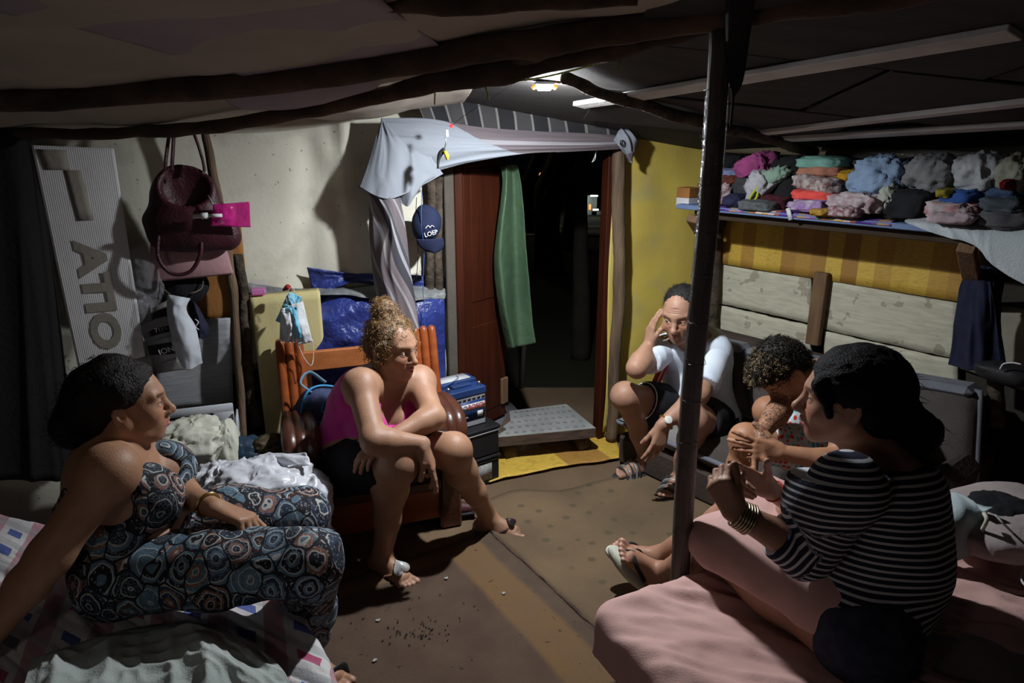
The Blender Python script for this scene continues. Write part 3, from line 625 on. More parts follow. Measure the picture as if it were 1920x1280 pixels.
for i in range(11):
    for j in range(5):
        u_, v_ = (i + .5 + .25 * (j % 2)) / 11.6, (j + .5) / 5; q_ = bilin(*c4, np.array([u_]), np.array([v_]))[0]
        if v_ > .3 and u_ < .12: continue
        mb.tube([q_ + V3(.0085 * math.cos(a_), .0085 * math.sin(a_), .0005) for a_ in np.linspace(0, 2 * math.pi, 11)], .0018, 4)
mb.build('embossed_ring', mat('ring_edge', (.16, .16, .155), .6), st, kind='stuff')
for q_ in (.08, .92): MB().box(bilin(*c4, np.array([q_]), np.array([.35]))[0] - UP * .102, (.06, .16, .094), RB).build('support_block', M_stepw, st)
MB().box(bpt(sD0 + .26, .135, -.20), (.36, .34, .02), RB).build('threshold', mat('dark_threshold', (.10, .10, .11), .8), kind='structure')
# ------------------------------------------------------------------ outdoors seen through the door
M_ground = mat('night_grass', (.030, .032, .014), 1, (.018, .018, .009), vs=.8, bump=.5, bs=8)
MB().box((2, 24, -.22), (60, 40, .2)).build('ground', M_ground, kind='structure', smooth=False)
M_trunk = mat('palm_trunk', (.035, .028, .02), .95, bump=.6, bs=14)
for i, (x0_, y0_, x1_, y1_, Y, r_, lb) in enumerate(((1030, 480, 1062, 300, 9, .13, 'nearest curved palm trunk outside, centre of the doorway'), (985, 437, 1010, 290, 13, .13, 'leftmost far palm trunk outside the doorway'), (1010, 440, 1040, 290, 13.5, .12, 'second far palm trunk from the left outside the doorway'), (1072, 445, 1052, 280, 11, .13, 'palm trunk leaning left in the right of the doorway'), (1092, 560, 1090, 280, 5.2, .05, 'thin straight post close outside the doorway'))):
    a = W(x0_, y0_, Y); c = W(x1_, y1_, Y); a = V3(a[0], a[1], -.12); log('palm_trunk' if i < 4 else 'garden_post', [a, lerp(a, c, .5) + V3((-.12 if i != 3 else .12) * (i < 4), 0, 0), c, c + (c - a) * .6], [r_ * 1.6, r_, r_ * .8], M_trunk, n=10, seed=60 + i, wob=.06, label=lb, cat='trunk' if i < 4 else 'post')
# sand path, lit by the far lamps
a = Zp(900, 432, -.115); MB().box((a[0] + 2.0, a[1], -.112), (9, 1.6, .02)).build('path', mat('pale_sand_path', (.34, .27, .18), .95), kind='structure', smooth=False)
hut = thing('lit_hut', 'distant white building with bright lamps seen through the doorway', 'building', (W(1110, 380, 16)[0], 16, -.12))
M_hw = mat('hut_wall', (.5, .52, .5), .8); a = W(1096, 382, 16); c = W(1128, 382, 16)
MB().box(V3(a[0] + .1, 16.3, .05), (.42, .2, .55)).build('wall', M_hw, hut, smooth=False); MB().box(V3(c[0], 16.3, -.1), (.40, .2, .12)).build('wall', M_hw, hut, smooth=False)
M_em = mat('lamp_white', (1, 1, 1), emit=(.85, 1, .92), es=9, bump=0); M_emo = mat('lamp_orange', (1, .4, .1), emit=(1, .32, .08), es=1.2, bump=0)
MB().lathe([(0, -.05), (.04, -.035), (.05, 0), (.04, .035), (0, .05)], W(1095, 374, 16)).build('lamp', M_em, hut); MB().box(W(1114, 367, 15.6), (.16, .03, .03)).build('lamp', M_em, hut)
MB().box(W(1106, 388, 15.6), (.05, .03, .12)).build('lamp', M_emo, hut); MB().box(W(1117, 393, 15.6), (.12, .03, .03)).build('lamp', M_em, hut)
light('hut_light', 'POINT', W(1098, 375, 15.3), 3.5, (.85, 1, .9), .1); light('street_light', 'POINT', (W(1000, 300, 14.0)[0] - 1.2, 13.6, 2.6), 16.0, (1, .85, .6), .15)
sg_ = thing('lit_sign', 'dim orange lit sign on posts far outside above the palms', 'sign', V3(W(1012, 326, 20)[0], 20, -.12)); MB().box(W(1012, 326, 20), (.42, .05, .07)).build('sign_panel', M_emo, sg_)
for q in (-.2, .2): MB().tube([V3(W(1012, 326, 20)[0] + q, 20.05, -.12), W(1012, 326, 20) + V3(q, .05, 0)], .02, 6).build('post', M_trunk, sg_)
rg = np.random.RandomState(3); mb = MB()
c = W(978, 322, 4.2)
for k_ in range(60):
    q_ = c + rg.randn(3) * V3(.05, .05, .07); d = nrm(rg.randn(3)); mb.tube([q_, q_ + d * .03, q_ + d * .06 - V3(0, 0, .01)], [.001, .006, .001], 5, flat=.3)
lv = thing('shrub', 'small leafy plant outside beside the green tarp', 'plant', V3(c[0], c[1], -.12)); mb.build('leaves', mat('dark_leaf', (.05, .10, .03), .7), lv, kind='stuff'); MB().tube(catmull([V3(c[0], c[1], -.12), V3(c[0] + .03, c[1], .6), c], 6), [.02, .012, .006], 8).build('stem', M_trunk, lv)
# ------------------------------------------------------------------ people
def skin_mat(name, col, tattoo=False):
    m = mat(name, (1, 1, 1), .5, (.86, .82, .80), vs=22, bump=.12, bs=240, attr='Col', spec=.35)
    m.node_tree.nodes['Principled BSDF'].inputs['Subsurface Weight'].default_value = .06
    m.node_tree.nodes['Principled BSDF'].inputs['Subsurface Radius'].default_value = (.02, .008, .004)
    if tattoo:
        b = NB(m); old = b.b.inputs['Base Color'].links[0].from_socket
        v = b.tex(); nz = b.noise(v, 14, 2, 1); w = b.vor(b.mix(.35, v, nz), 46, 'DISTANCE_TO_EDGE'); l1 = b.math('LESS_THAN', w, .055)
        wv = b.math('FRACT', b.math('MULTIPLY', b.noise(v, 26, 1), 7.0)); l2 = b.math('LESS_THAN', wv, .22)
        f = b.math('MULTIPLY', b.math('MAXIMUM', l1, l2), b.attr('tat', 'Fac')); f = b.math('MULTIPLY', f, .8)
        b.base(b.mix(f, old, (.02, .022, .025)))
    return m
EYE_W = mat('eye_white', (.78, .76, .74), .25, (.75, .7, .7), bump=0, spec=.6)
EYE_D = mat('eye_iris', (.035, .018, .01), .15, (.03, .015, .01), bump=0, spec=.8)
def hair_mat(name, col, col2, rough=.42, spec=.5): return mat(name, col, rough, col2, vs=70, bump=.5, bs=220, spec=spec)
class Person:
    def __init__(s, name_label, loc, skin, col, cat='person', build=1.0, group=None):
        s.root = thing('person', name_label, cat, loc, group); s.B = SDF(); s.skin = skin; s.col = V3(*col); s.paint = []; s.hires = []; s.tat = []
    def torso(s, P, N, SL, SR, HL, HR, g=1.0, belly=0.0, bust=0.0, hunch=.03, waist=1.0, depth=1.0):
        P, N, SL, SR, HL, HR = [V3(*q) for q in (P, N, SL, SR, HL, HR)]; s.P, s.N, s.SL, s.SR, s.HL, s.HR = P, N, SL, SR, HL, HR
        u = nrm(N - P); r = nrm(SR - SL); r = nrm(r - u * np.dot(r, u)); f = np.cross(u, r); s.u, s.r, s.f = u, r, f; R = np.array([r, f, u]).T; s.TR = R
        L = np.linalg.norm(N - P); B = s.B; k = .05; s.L = L
        rp = nrm(HR - HL)
        B.cone(HL, HR, .105 * g, .105 * g, k, tag='hip')
        B.ell(P + u * .02, (.165 * g, .115 * g * depth, .11), R, k, tag='hip')
        B.ell(lerp(P, N, .32) + f * (.01 + belly * .4) - f * hunch * .7, (.145 * g * waist, .105 * g * depth + belly, .14), R, k, tag='torso')
        B.ell(lerp(P, N, .62) - f * hunch, (.152 * g, .105 * g * depth, .15), R, k, tag='torso')
        B.ell(lerp(P, N, .84) - f * hunch * .6, (.14 * g, .085 * g * depth, .09), R, k, tag='torso')
        for S in (SL, SR):
            B.cone(lerp(N, S, .15) - u * .05, S, .052 * g, .052 * g, .05, tag='torso')
            B.cone(N + u * .02, lerp(N, S, .7) - u * .0, .035, .03, .05, tag='torso')
        if bust:
            for q in (-1, 1): B.ell(lerp(P, N, .62) + f * (.075 * g * depth + .02) + r * q * .075 * g, (.062 * bust, .058 * bust, .065 * bust), R, .03, tag='torso')
        return s
    def arm(s, S, E, Wr, ru=.05, rf=.042, rw=.026, tag='arm', k=.03):
        S, E, Wr = V3(*S), V3(*E), V3(*Wr); B = s.B
        B.sph(S, ru * 1.02, .045, tag=tag + 'u'); B.cone(S, E, ru, ru * .80, k, tag=tag + 'u')
        m = lerp(E, Wr, .28); B.cone(E, m, ru * .80, rf, k, tag=tag + 'f'); B.cone(m, Wr, rf, rw, .02, n=None, tag=tag + 'f')
    def leg(s, H, K, A, rt=.085, rk=.056, rc=.054, ra=.034, tag='leg', back=None):
        H, K, A = V3(*H), V3(*K), V3(*A); B = s.B
        B.cone(H, lerp(H, K, .55), rt, rt * .86, .05, tag=tag + 't'); B.cone(lerp(H, K, .5), K, rt * .88, rk, .04, tag=tag + 't')
        B.sph(K, rk * 1.04, .02, tag=tag + 'k')
        th = nrm(K - H); sh = nrm(A - K); bk = nrm(-th + sh * np.dot(th, sh) + 1e-6) if back is None else V3(*back)
        c = lerp(K, A, .3) + bk * .018; B.cone(K, c, rk * .92, rc, .03, tag=tag + 'c'); B.cone(c, lerp(K, A, .62) + bk * .006, rc, (rc + ra) * .48, .03, tag=tag + 'c'); B.cone(lerp(K, A, .6), A, (rc + ra) * .47, ra, .02, tag=tag + 'c')
    def hand(s, Wr, d, n, t, curls=(.3, .35, .4, .45, .5), sc=1.0, thumb=.6, spread=.12, tcurl=.25, pose=None):
        """d: fingers' direction, n: palm normal, t: thumb side"""
        Wr = V3(*Wr); d = nrm(d); n = nrm(V3(*n) - d * np.dot(n, d)); tt = np.cross(n, d); t = tt if np.dot(tt, V3(*t)) > 0 else -tt; B = s.B; out = {}
        off = [.027, .009, -.009, -.026]; kl = [.088, .092, .088, .08]; FL = [(.040, .025, .020), (.044, .029, .021), (.041, .027, .021), (.032, .021, .018)]
        for i in range(4):
            kn = Wr + sc * (d * kl[i] + t * off[i]); B.cone(Wr + sc * (t * off[i] * .6 + d * .008), kn, .0155 * sc, .0115 * sc, .012, tag='hand')
            dd = nrm(d + t * (1.5 - i) * spread); a = 0; p = kn; r0 = .0098 * sc * (1 if i < 3 else .88); cu = curls[i + 1] if not isinstance(curls[i + 1], (tuple, list)) else None
            cc = curls[i + 1] if cu is None else (cu, cu * 1.15, cu * .8)
            for j in range(3):
                a += cc[j]; v = dd * math.cos(a) + n * math.sin(a); q = p + v * FL[i][j] * sc
                B.cone(p, q, r0 * (1 - .09 * j), r0 * (1 - .09 * (j + 1)), .0035, tag='finger'); p = q
            out[i] = p
        p = Wr + sc * (d * .016 + t * .018 + n * .004); td = nrm(d * math.cos(thumb) + t * math.sin(thumb) + n * .25)
        q = p + td * .044 * sc; B.cone(p, q, .0165 * sc, .0125 * sc, .012, tag='hand')
        a = 0
        for j, l in enumerate((.033, .027)):
            a += tcurl; ax = nrm(n * .8 - t * .6); v = nrm(td * math.cos(a) + ax * math.sin(a)); q2 = q + v * l * sc; B.cone(q, q2, .0118 * sc, .0098 * sc, .004, tag='finger'); q = q2
        out['t'] = q; s.hires.append((Wr + d * .09 * sc, .115 * sc, .0026)); return out
    def foot(s, A, h, up=(0, 0, 1), side=1, sc=1.0, toes=True):
        """A ankle; h heading; side +1: big toe on the h x up side ... """
        A = V3(*A); h = nrm(h); up = nrm(V3(*up) - h * np.dot(up, h)); r = np.cross(h, up) * side; B = s.B
        heel = A - up * .045 * sc - h * .035 * sc; ball = A + h * .115 * sc - up * .055 * sc
        B.cone(heel, A, .030 * sc, .033 * sc, .02, tag='foot'); B.cone(A - up * .008, ball + up * .012, .032 * sc, .019 * sc, .02, tag='foot')
        B.cone(heel + h * .01, ball + r * .018 * sc, .025 * sc, .019 * sc, .02, tag='foot'); B.cone(heel, ball - r * .02 * sc, .024 * sc, .016 * sc, .02, tag='foot')
        T = [(.024, .042, .0125), (.006, .042, .0095), (-.008, .037, .009), (-.021, .029, .0085), (-.033, .020, .008)]
        tips = []
        for x, l, rr in T:
            p0 = ball + r * x * sc + h * .002; p1 = p0 + (h * l + r * x * .12) * sc - up * .002; B.cone(p0, p1 + up * .002, rr * 1.05 * sc, rr * sc, .004, tag='foot'); tips.append(p1)
            s.paint.append((p1 + h * .007 * sc + up * rr * .7 * sc, p1 + up * rr * .9 * sc, .0045 * sc, V3(.75, .45, .42), .5))
        s.hires.append((A + h * .07 * sc - up * .03, .13 * sc, .0032)); return dict(A=A, h=h, up=up, r=r, ball=ball, heel=heel, tips=tips)
    def head(s, C, f, u, sc=1.0, male=False, fat=1.0, brow=(.03, .018, .012), lip=(.42, .16, .15), nose=1.0, lids=.0048, gaze=None, mouth=0.0, wide=1.0, neck_r=.054, chin=1.0):
        C = V3(*C); f = nrm(f); u = nrm(V3(*u) - f * np.dot(u, f)); r = np.cross(f, u); R = np.array([r, f, u]).T; s.HR_ = R; s.HC = C; s.hs = sc
        L = lambda x, y, z: C + R @ (np.array([x * wide, y, z]) * sc); s.HL_ = L; B = s.B; E = lambda c, rr, k, **kw: B.ell(L(*c), np.array(rr) * sc, R, k * sc, tag='head', **kw); c = lambda a, b, ra, rb, k, **kw: B.cone(L(*a), L(*b), ra * sc, rb * sc, k * sc, tag='head', **kw)
        E((0, -.014, .037), (.073, .094, .079), .02); E((0, .022, .012), (.062, .064, .062), .03); E((0, .018, -.035), (.056 * fat, .058, .068), .03)
        for q in (-1, 1):
            c((q * .057 * fat, -.008, -.038), (q * .022, .056, -.088), .020 * fat, .017, .03); E((q * .034, .056, -.026), (.026 * fat, .026, .026), .025)
            c((q * .012, .080, .026), (q * .046, .066, .028), .009, .008, .018)
            E((q * .0315, .094, .004), (.017, .016, .0105), .014, sub=True)
            B.sph(L(q * .0315, .0715, .003), .0148 * sc, .005 * sc, tag='head'); B.ell(L(q * .0315, .0855, .0028), np.array((.0135, .010, lids)) * sc, R, .0015 * sc, sub=True, tag='head')
            c((q * .010, .098, -.034), (q * .0125, .092, -.034), .0085, .007, .008)
            # ear
            B.ell(L(q * .077, -.012, -.004), np.array((.008, .019, .031)) * sc, R @ np.array(Euler((.2, 0, q * .35)).to_matrix()), .006 * sc, tag='head'); B.ell(L(q * .085, -.008, 0), np.array((.006, .010, .018)) * sc, R @ np.array(Euler((.2, 0, q * .35)).to_matrix()), .004 * sc, sub=True, tag='head')
        c((0, .060, -.090), (0, .066, -.094), .021 * chin, .019 * chin, .025)
        c((0, .080, .022), (0, .092, -.006), .009, .0095, .014); c((0, .090, -.004), (0, .104 + .004 * nose, -.027), .0085, .0115 * nose, .010); c((0, .098, -.034), (0, .108, -.031), .009, .0098 * nose, .006)
        for q in (-1, 1): B.sph(L(q * .0065, .103, -.042), .0036 * sc, .002 * sc, sub=True, tag='head')
        E((0, .066, -.060), (.034, .026, .030), .02)
        o = mouth
        for q in (-1, 1):
            c((0, .0945, -.057), (q * .021, .083, -.0615), .0062, .0032, .006); c((0, .0935, -.0685 - o), (q * .018, .083, -.064 - o * .6), .0068, .0034, .006)
            c((0, .100, -.0625 - o * .5), (q * .021, .089, -.0625 - o * .4), .0022 + o * .4, .0012, .0025, sub=True)
            s.paint.append((L(0, .097, -.057), L(q * .019, .087, -.0615), .0060 * sc, V3(*lip), .9)); s.paint.append((L(0, .097, -.0695 - o), L(q * .017, .087, -.0655 - o), .0065 * sc, V3(*lip), .9))
            s.paint.append((L(q * .014, .088, .0255), L(q * .046, .077, .028), .0055 * sc, V3(*brow), .85)); s.paint.append((L(q * .019, .087, .0075), L(q * .044, .081, .0065), .0028 * sc, V3(.03, .02, .015), .8))
            s.paint.append((L(q * .035, .085, -.02), L(q * .04, .075, -.03), .022 * sc, s.col * V3(1.12, .85, .82), .45))
        s.paint.append((L(0, .11, -.03), L(0, .112, -.03), .013 * sc, s.col * V3(1.15, .85, .8), .5))
        if male: s.paint.append((L(-.03, .07, -.08), L(.03, .07, -.08), .035 * sc, s.col * V3(.72, .72, .74), .45)); s.paint.append((L(-.02, .09, -.05), L(.02, .09, -.05), .01 * sc, s.col * V3(.75, .74, .74), .5))
        B.cone(s.N - s.u * .02, L(0, -.025, -.055), neck_r * 1.1, neck_r, .03, tag='neck')
        s.hires.append((L(0, .01, -.01), .125 * sc, .0026))
        # eyes
        g = nrm(gaze) if gaze is not None else f
        for q in (-1, 1):
            c0 = L(q * .0315, .0722, .003); mb = MB(); Rg = frame(np.cross(g, u) if abs(np.dot(g, u)) < .9 else r, z=g) if True else None
            prof = [(.0126 * sc * math.sin(a), .0126 * sc * math.cos(a)) for a in np.linspace(3.1, .02, 14)]
            mb.lathe(prof, c0, Rg, 18); nf = len(mb.F); mi = []
            for F_ in mb.F: 
                z = np.mean([(mb.V[0][i] - c0) @ g for i in F_]) / (.0126 * sc); mi.append(1 if z > .86 else 0)
            mb.build('eye', None, s.root, mats=[EYE_W, EYE_D], mi=mi)
        return L
    def finish(s, h=.0065, name='body'):
        V, F = s.B.mesh(h, hires=s.hires); V = relax(V, F, 1, .5); C = np.tile(s.col, (len(V), 1)); tat = np.zeros(len(V))
        C = C * (1 + .07 * fbm(V, 9, 2, 3))[:, None]
        for a, b, r, col, st in s.paint:
            ab = b - a; t = np.clip(((V - a) @ ab) / (ab @ ab + 1e-9), 0, 1); d = np.linalg.norm(V - a - t[:, None] * ab, axis=1); w = np.clip((r - d) / (r * .5) + .5, 0, 1) * st; C = C * (1 - w[:, None]) + col * w[:, None]
        for a, b, r in s.tat:
            ab = b - a; t = np.clip(((V - a) @ ab) / (ab @ ab + 1e-9), 0, 1); d = np.linalg.norm(V - a - t[:, None] * ab, axis=1); tat = np.maximum(tat, np.clip((r - d) / .01, 0, 1))
        C4 = np.c_[np.clip(C, 0, 1), np.ones(len(V))]
        return mesh(name, V, F, s.skin, s.root, attrs={'Col': C4, 'tat': tat})
    def pick(s, *tags):
        q = SDF(); q.P = [p for p in s.B.P if p['tag'] in tags]; return q
    def cloth(s, name, pieces, m, amp=.004, ws=9, h=.007, seed=1, attrs=None, parent=None, label=None, stretch=(1, 1, 1), relax_it=1):
        Vs = []; Fs = []; n = 0
        for sd, infl in pieces:
            V, F = sd.mesh(h, infl)
            if len(V) == 0: continue
            V = relax(V, F, relax_it, .5); Vs.append(V); Fs.append(F + n); n += len(V)
        V = np.vstack(Vs); F = np.vstack(Fs); N = vnormals(V, F); Q = V * np.array(stretch)
        V = V + N * (amp * (ridge(Q, ws, 2, seed) - .1))[:, None]
        A = attrs(V) if attrs else None
        return mesh(name, V, F, m, parent or s.root, attrs=A, label=label)
def strands(name, m, parent, roots, dirs, length, r=.0012, curl=.006, turns=2.0, nseg=10, seed=0, grav=.3, n=4, kind='stuff', label=None):
    """locks of hair as thin curling tubes in one mesh"""
    rg = np.random.RandomState(seed); K = len(roots); T = np.linspace(0, 1, nseg); V = []; F = []
    for i in range(K):
        d = nrm(dirs[i]); a = nrm(np.cross(d, rg.randn(3))); b = np.cross(d, a); L = length * (.6 + .8 * rg.rand()); ph = rg.rand() * 6.28; tn = turns * (.7 + .6 * rg.rand()) * 6.28; c = curl * (.6 + .8 * rg.rand())
        P = roots[i] + np.outer(T * L, d) + np.outer(c * (np.cos(ph + tn * T) - math.cos(ph)), a) + np.outer(c * (np.sin(ph + tn * T) - math.sin(ph)), b) + np.outer(-grav * L * T * T, [0, 0, 1])
        tg = np.gradient(P, axis=0); tg /= np.linalg.norm(tg, axis=1)[:, None] + 1e-9; x = np.cross(tg, a + .01); x /= np.linalg.norm(x, axis=1)[:, None] + 1e-9; y = np.cross(tg, x); rr = r * (1 - .75 * T)
        base = len(V) * 0 + i * nseg * n
        for k in range(n): pass
        ang = np.arange(n) * 2 * math.pi / n
        V.append((P[:, None, :] + rr[:, None, None] * (x[:, None, :] * np.cos(ang)[None, :, None] + y[:, None, :] * np.sin(ang)[None, :, None])).reshape(-1, 3))
        q = np.arange(nseg - 1)[:, None] * n; k = np.arange(n)[None, :]; k2 = (k + 1) % n
        F.append((np.stack([q + k, q + k2, q + n + k2, q + n + k], -1).reshape(-1, 4)) + base)
    return mesh(name, np.vstack(V), np.vstack(F), m, parent, kind=kind, label=label)
def hair_blob(s, name, prims, m, h=.004, amp=.004, freq=60, flow=(0, 1, 0), seed=0, fine=.0015, parent=None, label=None):
    """hair mass: prims in head-local coordinates; strands as grooves along flow"""
    sd = SDF(); R = s.HR_; L = s.HL_
    for p in prims:
        if p[0] == 'e': sd.ell(L(*p[1]), np.array(p[2]) * s.hs, R @ np.array(Euler(p[4]).to_matrix()) if len(p) > 4 and p[4] is not None else R, p[3], sub=(len(p) > 5 and p[5]))
        else: sd.cone(L(*p[1]), L(*p[2]), p[3] * s.hs, p[4] * s.hs, p[5], sub=(len(p) > 6 and p[6]))
    V, F = sd.mesh(h); V = relax(V, F, 1, .4); N = vnormals(V, F); loc = (V - s.HC) @ R
    fl = nrm(flow); Q = loc - np.outer(loc @ fl, fl) * .88
    V = V + N * (amp * fbm(loc, 24, 3, seed) + fine * ridge(Q, freq, 2, seed + 5))[:, None]
    return mesh(name, V, F, m, parent or s.root, label=label), V, N
def surf_pts(V, N, k, cond=None, seed=0):
    rg = np.random.RandomState(seed); idx = np.arange(len(V)) if cond is None else np.where(cond)[0]; idx = rg.choice(idx, min(k, len(idx)), replace=False); return V[idx], N[idx]
def sole(ft, m, parent, name='flip_flop', th=.014, w=1.0, L0=-.075, L1=.175, off=.0, sc=1.0):
    """sandal sole under a foot"""
    out = []; base = ft['A'] - ft['up'] * (.078 * sc + off) ; 
    for t in np.linspace(0, 2 * math.pi, 28, endpoint=False):
        y = (L0 + L1) / 2 + (L1 - L0) / 2 * math.cos(t); wd = (.036 + .012 * math.cos(t) - .006 * math.cos(2 * t)) * w; out.append((y * sc, wd * math.sin(t) * sc))
    R = np.array([ft['h'], np.cross(ft['up'], ft['h']), ft['up']]).T
    return MB().prism(out, th, base, R).build(name, m, parent)
# ------------------------------------------------------------------ shared cloth materials
SK = {}
def skin(key, tat=False):
    if (key, tat) not in SK: SK[(key, tat)] = skin_mat('skin_' + key, None, tat)
    return SK[(key, tat)]
M_black_cloth = mat('black_cloth', (.012, .012, .016), .9, bump=.3, bs=300)
M_gold = mat('gold', (.7, .5, .18), .3, metal=1, bump=0)
M_silver = mat('silver', (.6, .6, .58), .3, metal=1, bump=0)
M_rubber = mat('black_rubber', (.018, .018, .02), .6, bump=.2)

# ================================================================== woman in the magenta vest
col = (.37, .205, .13)
p = Person('blonde curly haired woman in a magenta tank top leaning forward on the armchair', (-.45, 2.4, 0), skin('tan'), col)
N_ = W(722, 706, 2.43); SR = W(676, 724, 2.29); SL = W(786, 716, 2.50)
HR = V3(-.70, 2.42, .34); HL = V3(-.57, 2.56, .35)
p.torso((-.645, 2.50, .34), N_, SL, SR, HL, HR, g=1.08, belly=.025, bust=1.12, hunch=.02, depth=1.05)
ER = W(702, 826, 2.11); WR = W(792, 832, 2.16); EL = W(812, 782, 2.32); WL = W(738, 818, 2.20)
p.arm(SR, ER, WR, .053, .044, .028, 'armR'); p.arm(SL, EL, WL, .053, .042, .027, 'armL')
KR = V3(-.393, 2.15, .475); KL = V3(-.215, 2.30, .455); AR = W(716, 1040, 2.22); AL = W(915, 968, 2.50)
p.leg(HR, KR, AR, .10, .064, .060, .036, 'legR'); p.leg(HL, KL, AL, .098, .062, .060, .036, 'legL')
p.hand(WR, nrm(V3(.35, -.02, -.95)), nrm(V3(-.9, .0, -.2)), V3(0, -1, .1), curls=(.1, .08, .15, .25, .35), thumb=.35, spread=.05)
p.hand(WL, nrm(V3(-.75, -.45, -.35)), nrm(V3(.1, .2, -.9)), V3(-.3, .8, 0), curls=(.1, .3, .3, .35, .35), thumb=.3, spread=.03)
fR = p.foot(AR - V3(0, 0, .0), V3(.75, -.62, -.0), side=-1, sc=1.0); fL = p.foot(AL, V3(.95, -.28, -.0), side=1, sc=.98)
L = p.head(W(737, 652, 2.42), V3(.84, -.52, -.10), V3(.12, -.05, 1), sc=.98, fat=1.12, lip=(.55, .22, .22), brow=(.10, .05, .03), gaze=V3(.95, -.25, .05), mouth=.001)
p.finish()
M_mag = mat('magenta_jersey', (.60, .035, .30), .85, (.46, .022, .22), vs=12, bump=.25, bs=350, sheen=.2)
t = p.pick('torso', 'hip'); u, r_, f_ = p.u, p.r, p.f
t.clip(p.N - u * .045, u); 
for q, S in ((-1, SL), (1, SR)): t.cone(S + r_ * q * .045 - u * .07, S + r_ * q * .05 + u * .1, .058, .072, .004, sub=True)
t.ell(p.N + f_ * .10 - u * .03, (.062, .10, .115), p.TR, .004, sub=True); t.clip(p.P + u * .03, -u)
p.cloth('tank_top', [(t, .006)], M_mag, amp=.004, ws=14, seed=3)
mb = MB()
for q, S in ((-1, SL), (1, SR)):
    a = p.N + r_ * q * .085 - u * .15 + f_ * .105; mb.tube(catmull([a, a + u * .08 - f_ * .012 + r_ * q * .004, p.N + r_ * q * .075 + u * .012, p.N + r_ * q * .08 - f_ * .07 - u * .02, p.N + r_ * q * .075 - u * .14 - f_ * .10], 6), .006, 6, flat=.5)
mb.build('bra_strap', M_black_cloth, p.root, label='black strap')
sh = p.pick('hip'); sh.clip(p.P + u * .10, u)
pcs = [(sh, .012)]
for nm, H, K in (('R', HR, KR), ('L', HL, KL)):
    q = p.pick('leg' + nm + 't'); d = nrm(K - H); q.clip(lerp(H, K, .86 if nm == 'R' else .83), d); pcs.append((q, .011))
p.cloth('shorts', pcs, M_black_cloth, amp=.004, ws=12, seed=5)
M_fftan = mat('tan_sole', (.30, .15, .09), .6); M_ffbrown = mat('brown_flip_flop', (.09, .05, .045), .5)
M_heart = mat('silver_heart', (.80, .80, .80), .25, metal=.35, bump=0); M_dheart = mat('dark_heart', (.07, .05, .06), .25, metal=.5, bump=0)
def heart(sc):
    return [(sc * 16 * math.sin(t_) ** 3 / 16, sc * (13 * math.cos(t_) - 5 * math.cos(2 * t_) - 2 * math.cos(3 * t_) - math.cos(4 * t_)) / 16) for t_ in np.linspace(0, 2 * math.pi, 26, endpoint=False)]
for ft, mh, ms, w_ in ((fR, M_heart, M_fftan, 1), (fL, M_dheart, M_ffbrown, 1)):
    so = sole(ft, ms, p.root, 'flip_flop', .013)
    c0 = ft['ball'] + ft['up'] * .03 - ft['h'] * .012
    mb = MB(); side = np.cross(ft['h'], ft['up'])
    for q in (-1, 1): mb.tube(catmull([c0, c0 + side * q * .032 - ft['h'] * .02 - ft['up'] * .008, ft['A'] + side * q * .036 - ft['up'] * .062 + ft['h'] * .03], 5), .0055, 6, flat=.5)
    mb.tube([c0, ft['ball'] + ft['r'] * .015 + ft['h'] * .03 - ft['up'] * .012], .004, 6); mb.build('strap', ms, so)
    zz = nrm(ft['up'] * .75 + V3(0, -.6, 0) + ft['h'] * .2); MB().prism(heart(.034 if mh is M_heart else .024), .007, c0 + ft['up'] * .016, frame(nrm(np.cross(ft['h'], ft['up'])), z=zz)).build('heart_ornament', mh, so, label='silver heart' if mh is M_heart else 'dark heart')
M_blond = hair_mat('blonde_hair', (.40, .25, .09), (.13, .065, .022)); M_blondd = hair_mat('brown_blonde_hair', (.22, .12, .045), (.06, .03, .012))
hb, hv, hn = hair_blob(p, 'hair', [('e', (0, -.024, .047), (.082, .092, .080), .02), ('e', (0, -.062, .0), (.07, .06, .07), .03), ('e', (0, -.055, .135), (.046, .048, .040), .02), ('c', (-.075, .018, .03), (-.078, .005, -.045), .014, .011, .02), ('c', (.075, .018, .03), (.078, .0, -.05), .018, .013, .02), ('e', (0, .085, .0), (.07, .05, .072), .012, None, True)], M_blondd, amp=.007, flow=(0, .7, .6), fine=.003, freq=45)
P0, N0 = surf_pts(hv, hn, 900, seed=2); strands('curl', M_blond, hb, P0 - N0 * .004, N0 + V3(0, 0, .2) + .6 * np.random.randn(len(P0), 3), .026, .0011, .0065, 1.5, 9, 3, .5)

# ================================================================== teenage girl in the patterned jumpsuit
col = (.42, .225, .135)
p = Person('dark haired girl in a paisley patterned jumpsuit seated on the checked bed, in profile', (-1.0, 1.55, .4), skin('tan'), col)
N_ = W(218, 842, 1.56); SR = W(205, 884, 1.42); SL = W(282, 868, 1.70); P_ = V3(-1.0, 1.555, .525)
HR = P_ + V3(.03, -.095, 0); HL = P_ + V3(.03, .095, 0)
p.torso(P_, N_, SL, SR, HL, HR, g=.96, belly=.035, bust=1.05, hunch=.02)
ER = W(95, 1040, 1.33); WR = Zp(-55, 1235, .44); EL = W(325, 918, 1.66); WL = W(402, 952, 1.52)
p.arm(SR, ER, WR, .054, .043, .027, 'armR'); p.arm(SL, EL, WL, .046, .037, .024, 'armL')
KR = W(580, 1052, 1.46); KL = W(562, 968, 1.76)
AR = V3(-.62, 1.70, .085); AL = V3(-.80, 1.82, .085)
p.leg(HR, KR, AR, .088, .058, .050, .034, 'legR'); p.leg(HL, KL, AL, .088, .056, .05, .034, 'legL')
p.hand(WL, nrm(V3(.85, -.15, -.25)), nrm(V3(.15, -.25, -.95)), V3(.2, .9, 0), curls=(.2, .5, .6, .75, .8), thumb=.3, tcurl=.3)
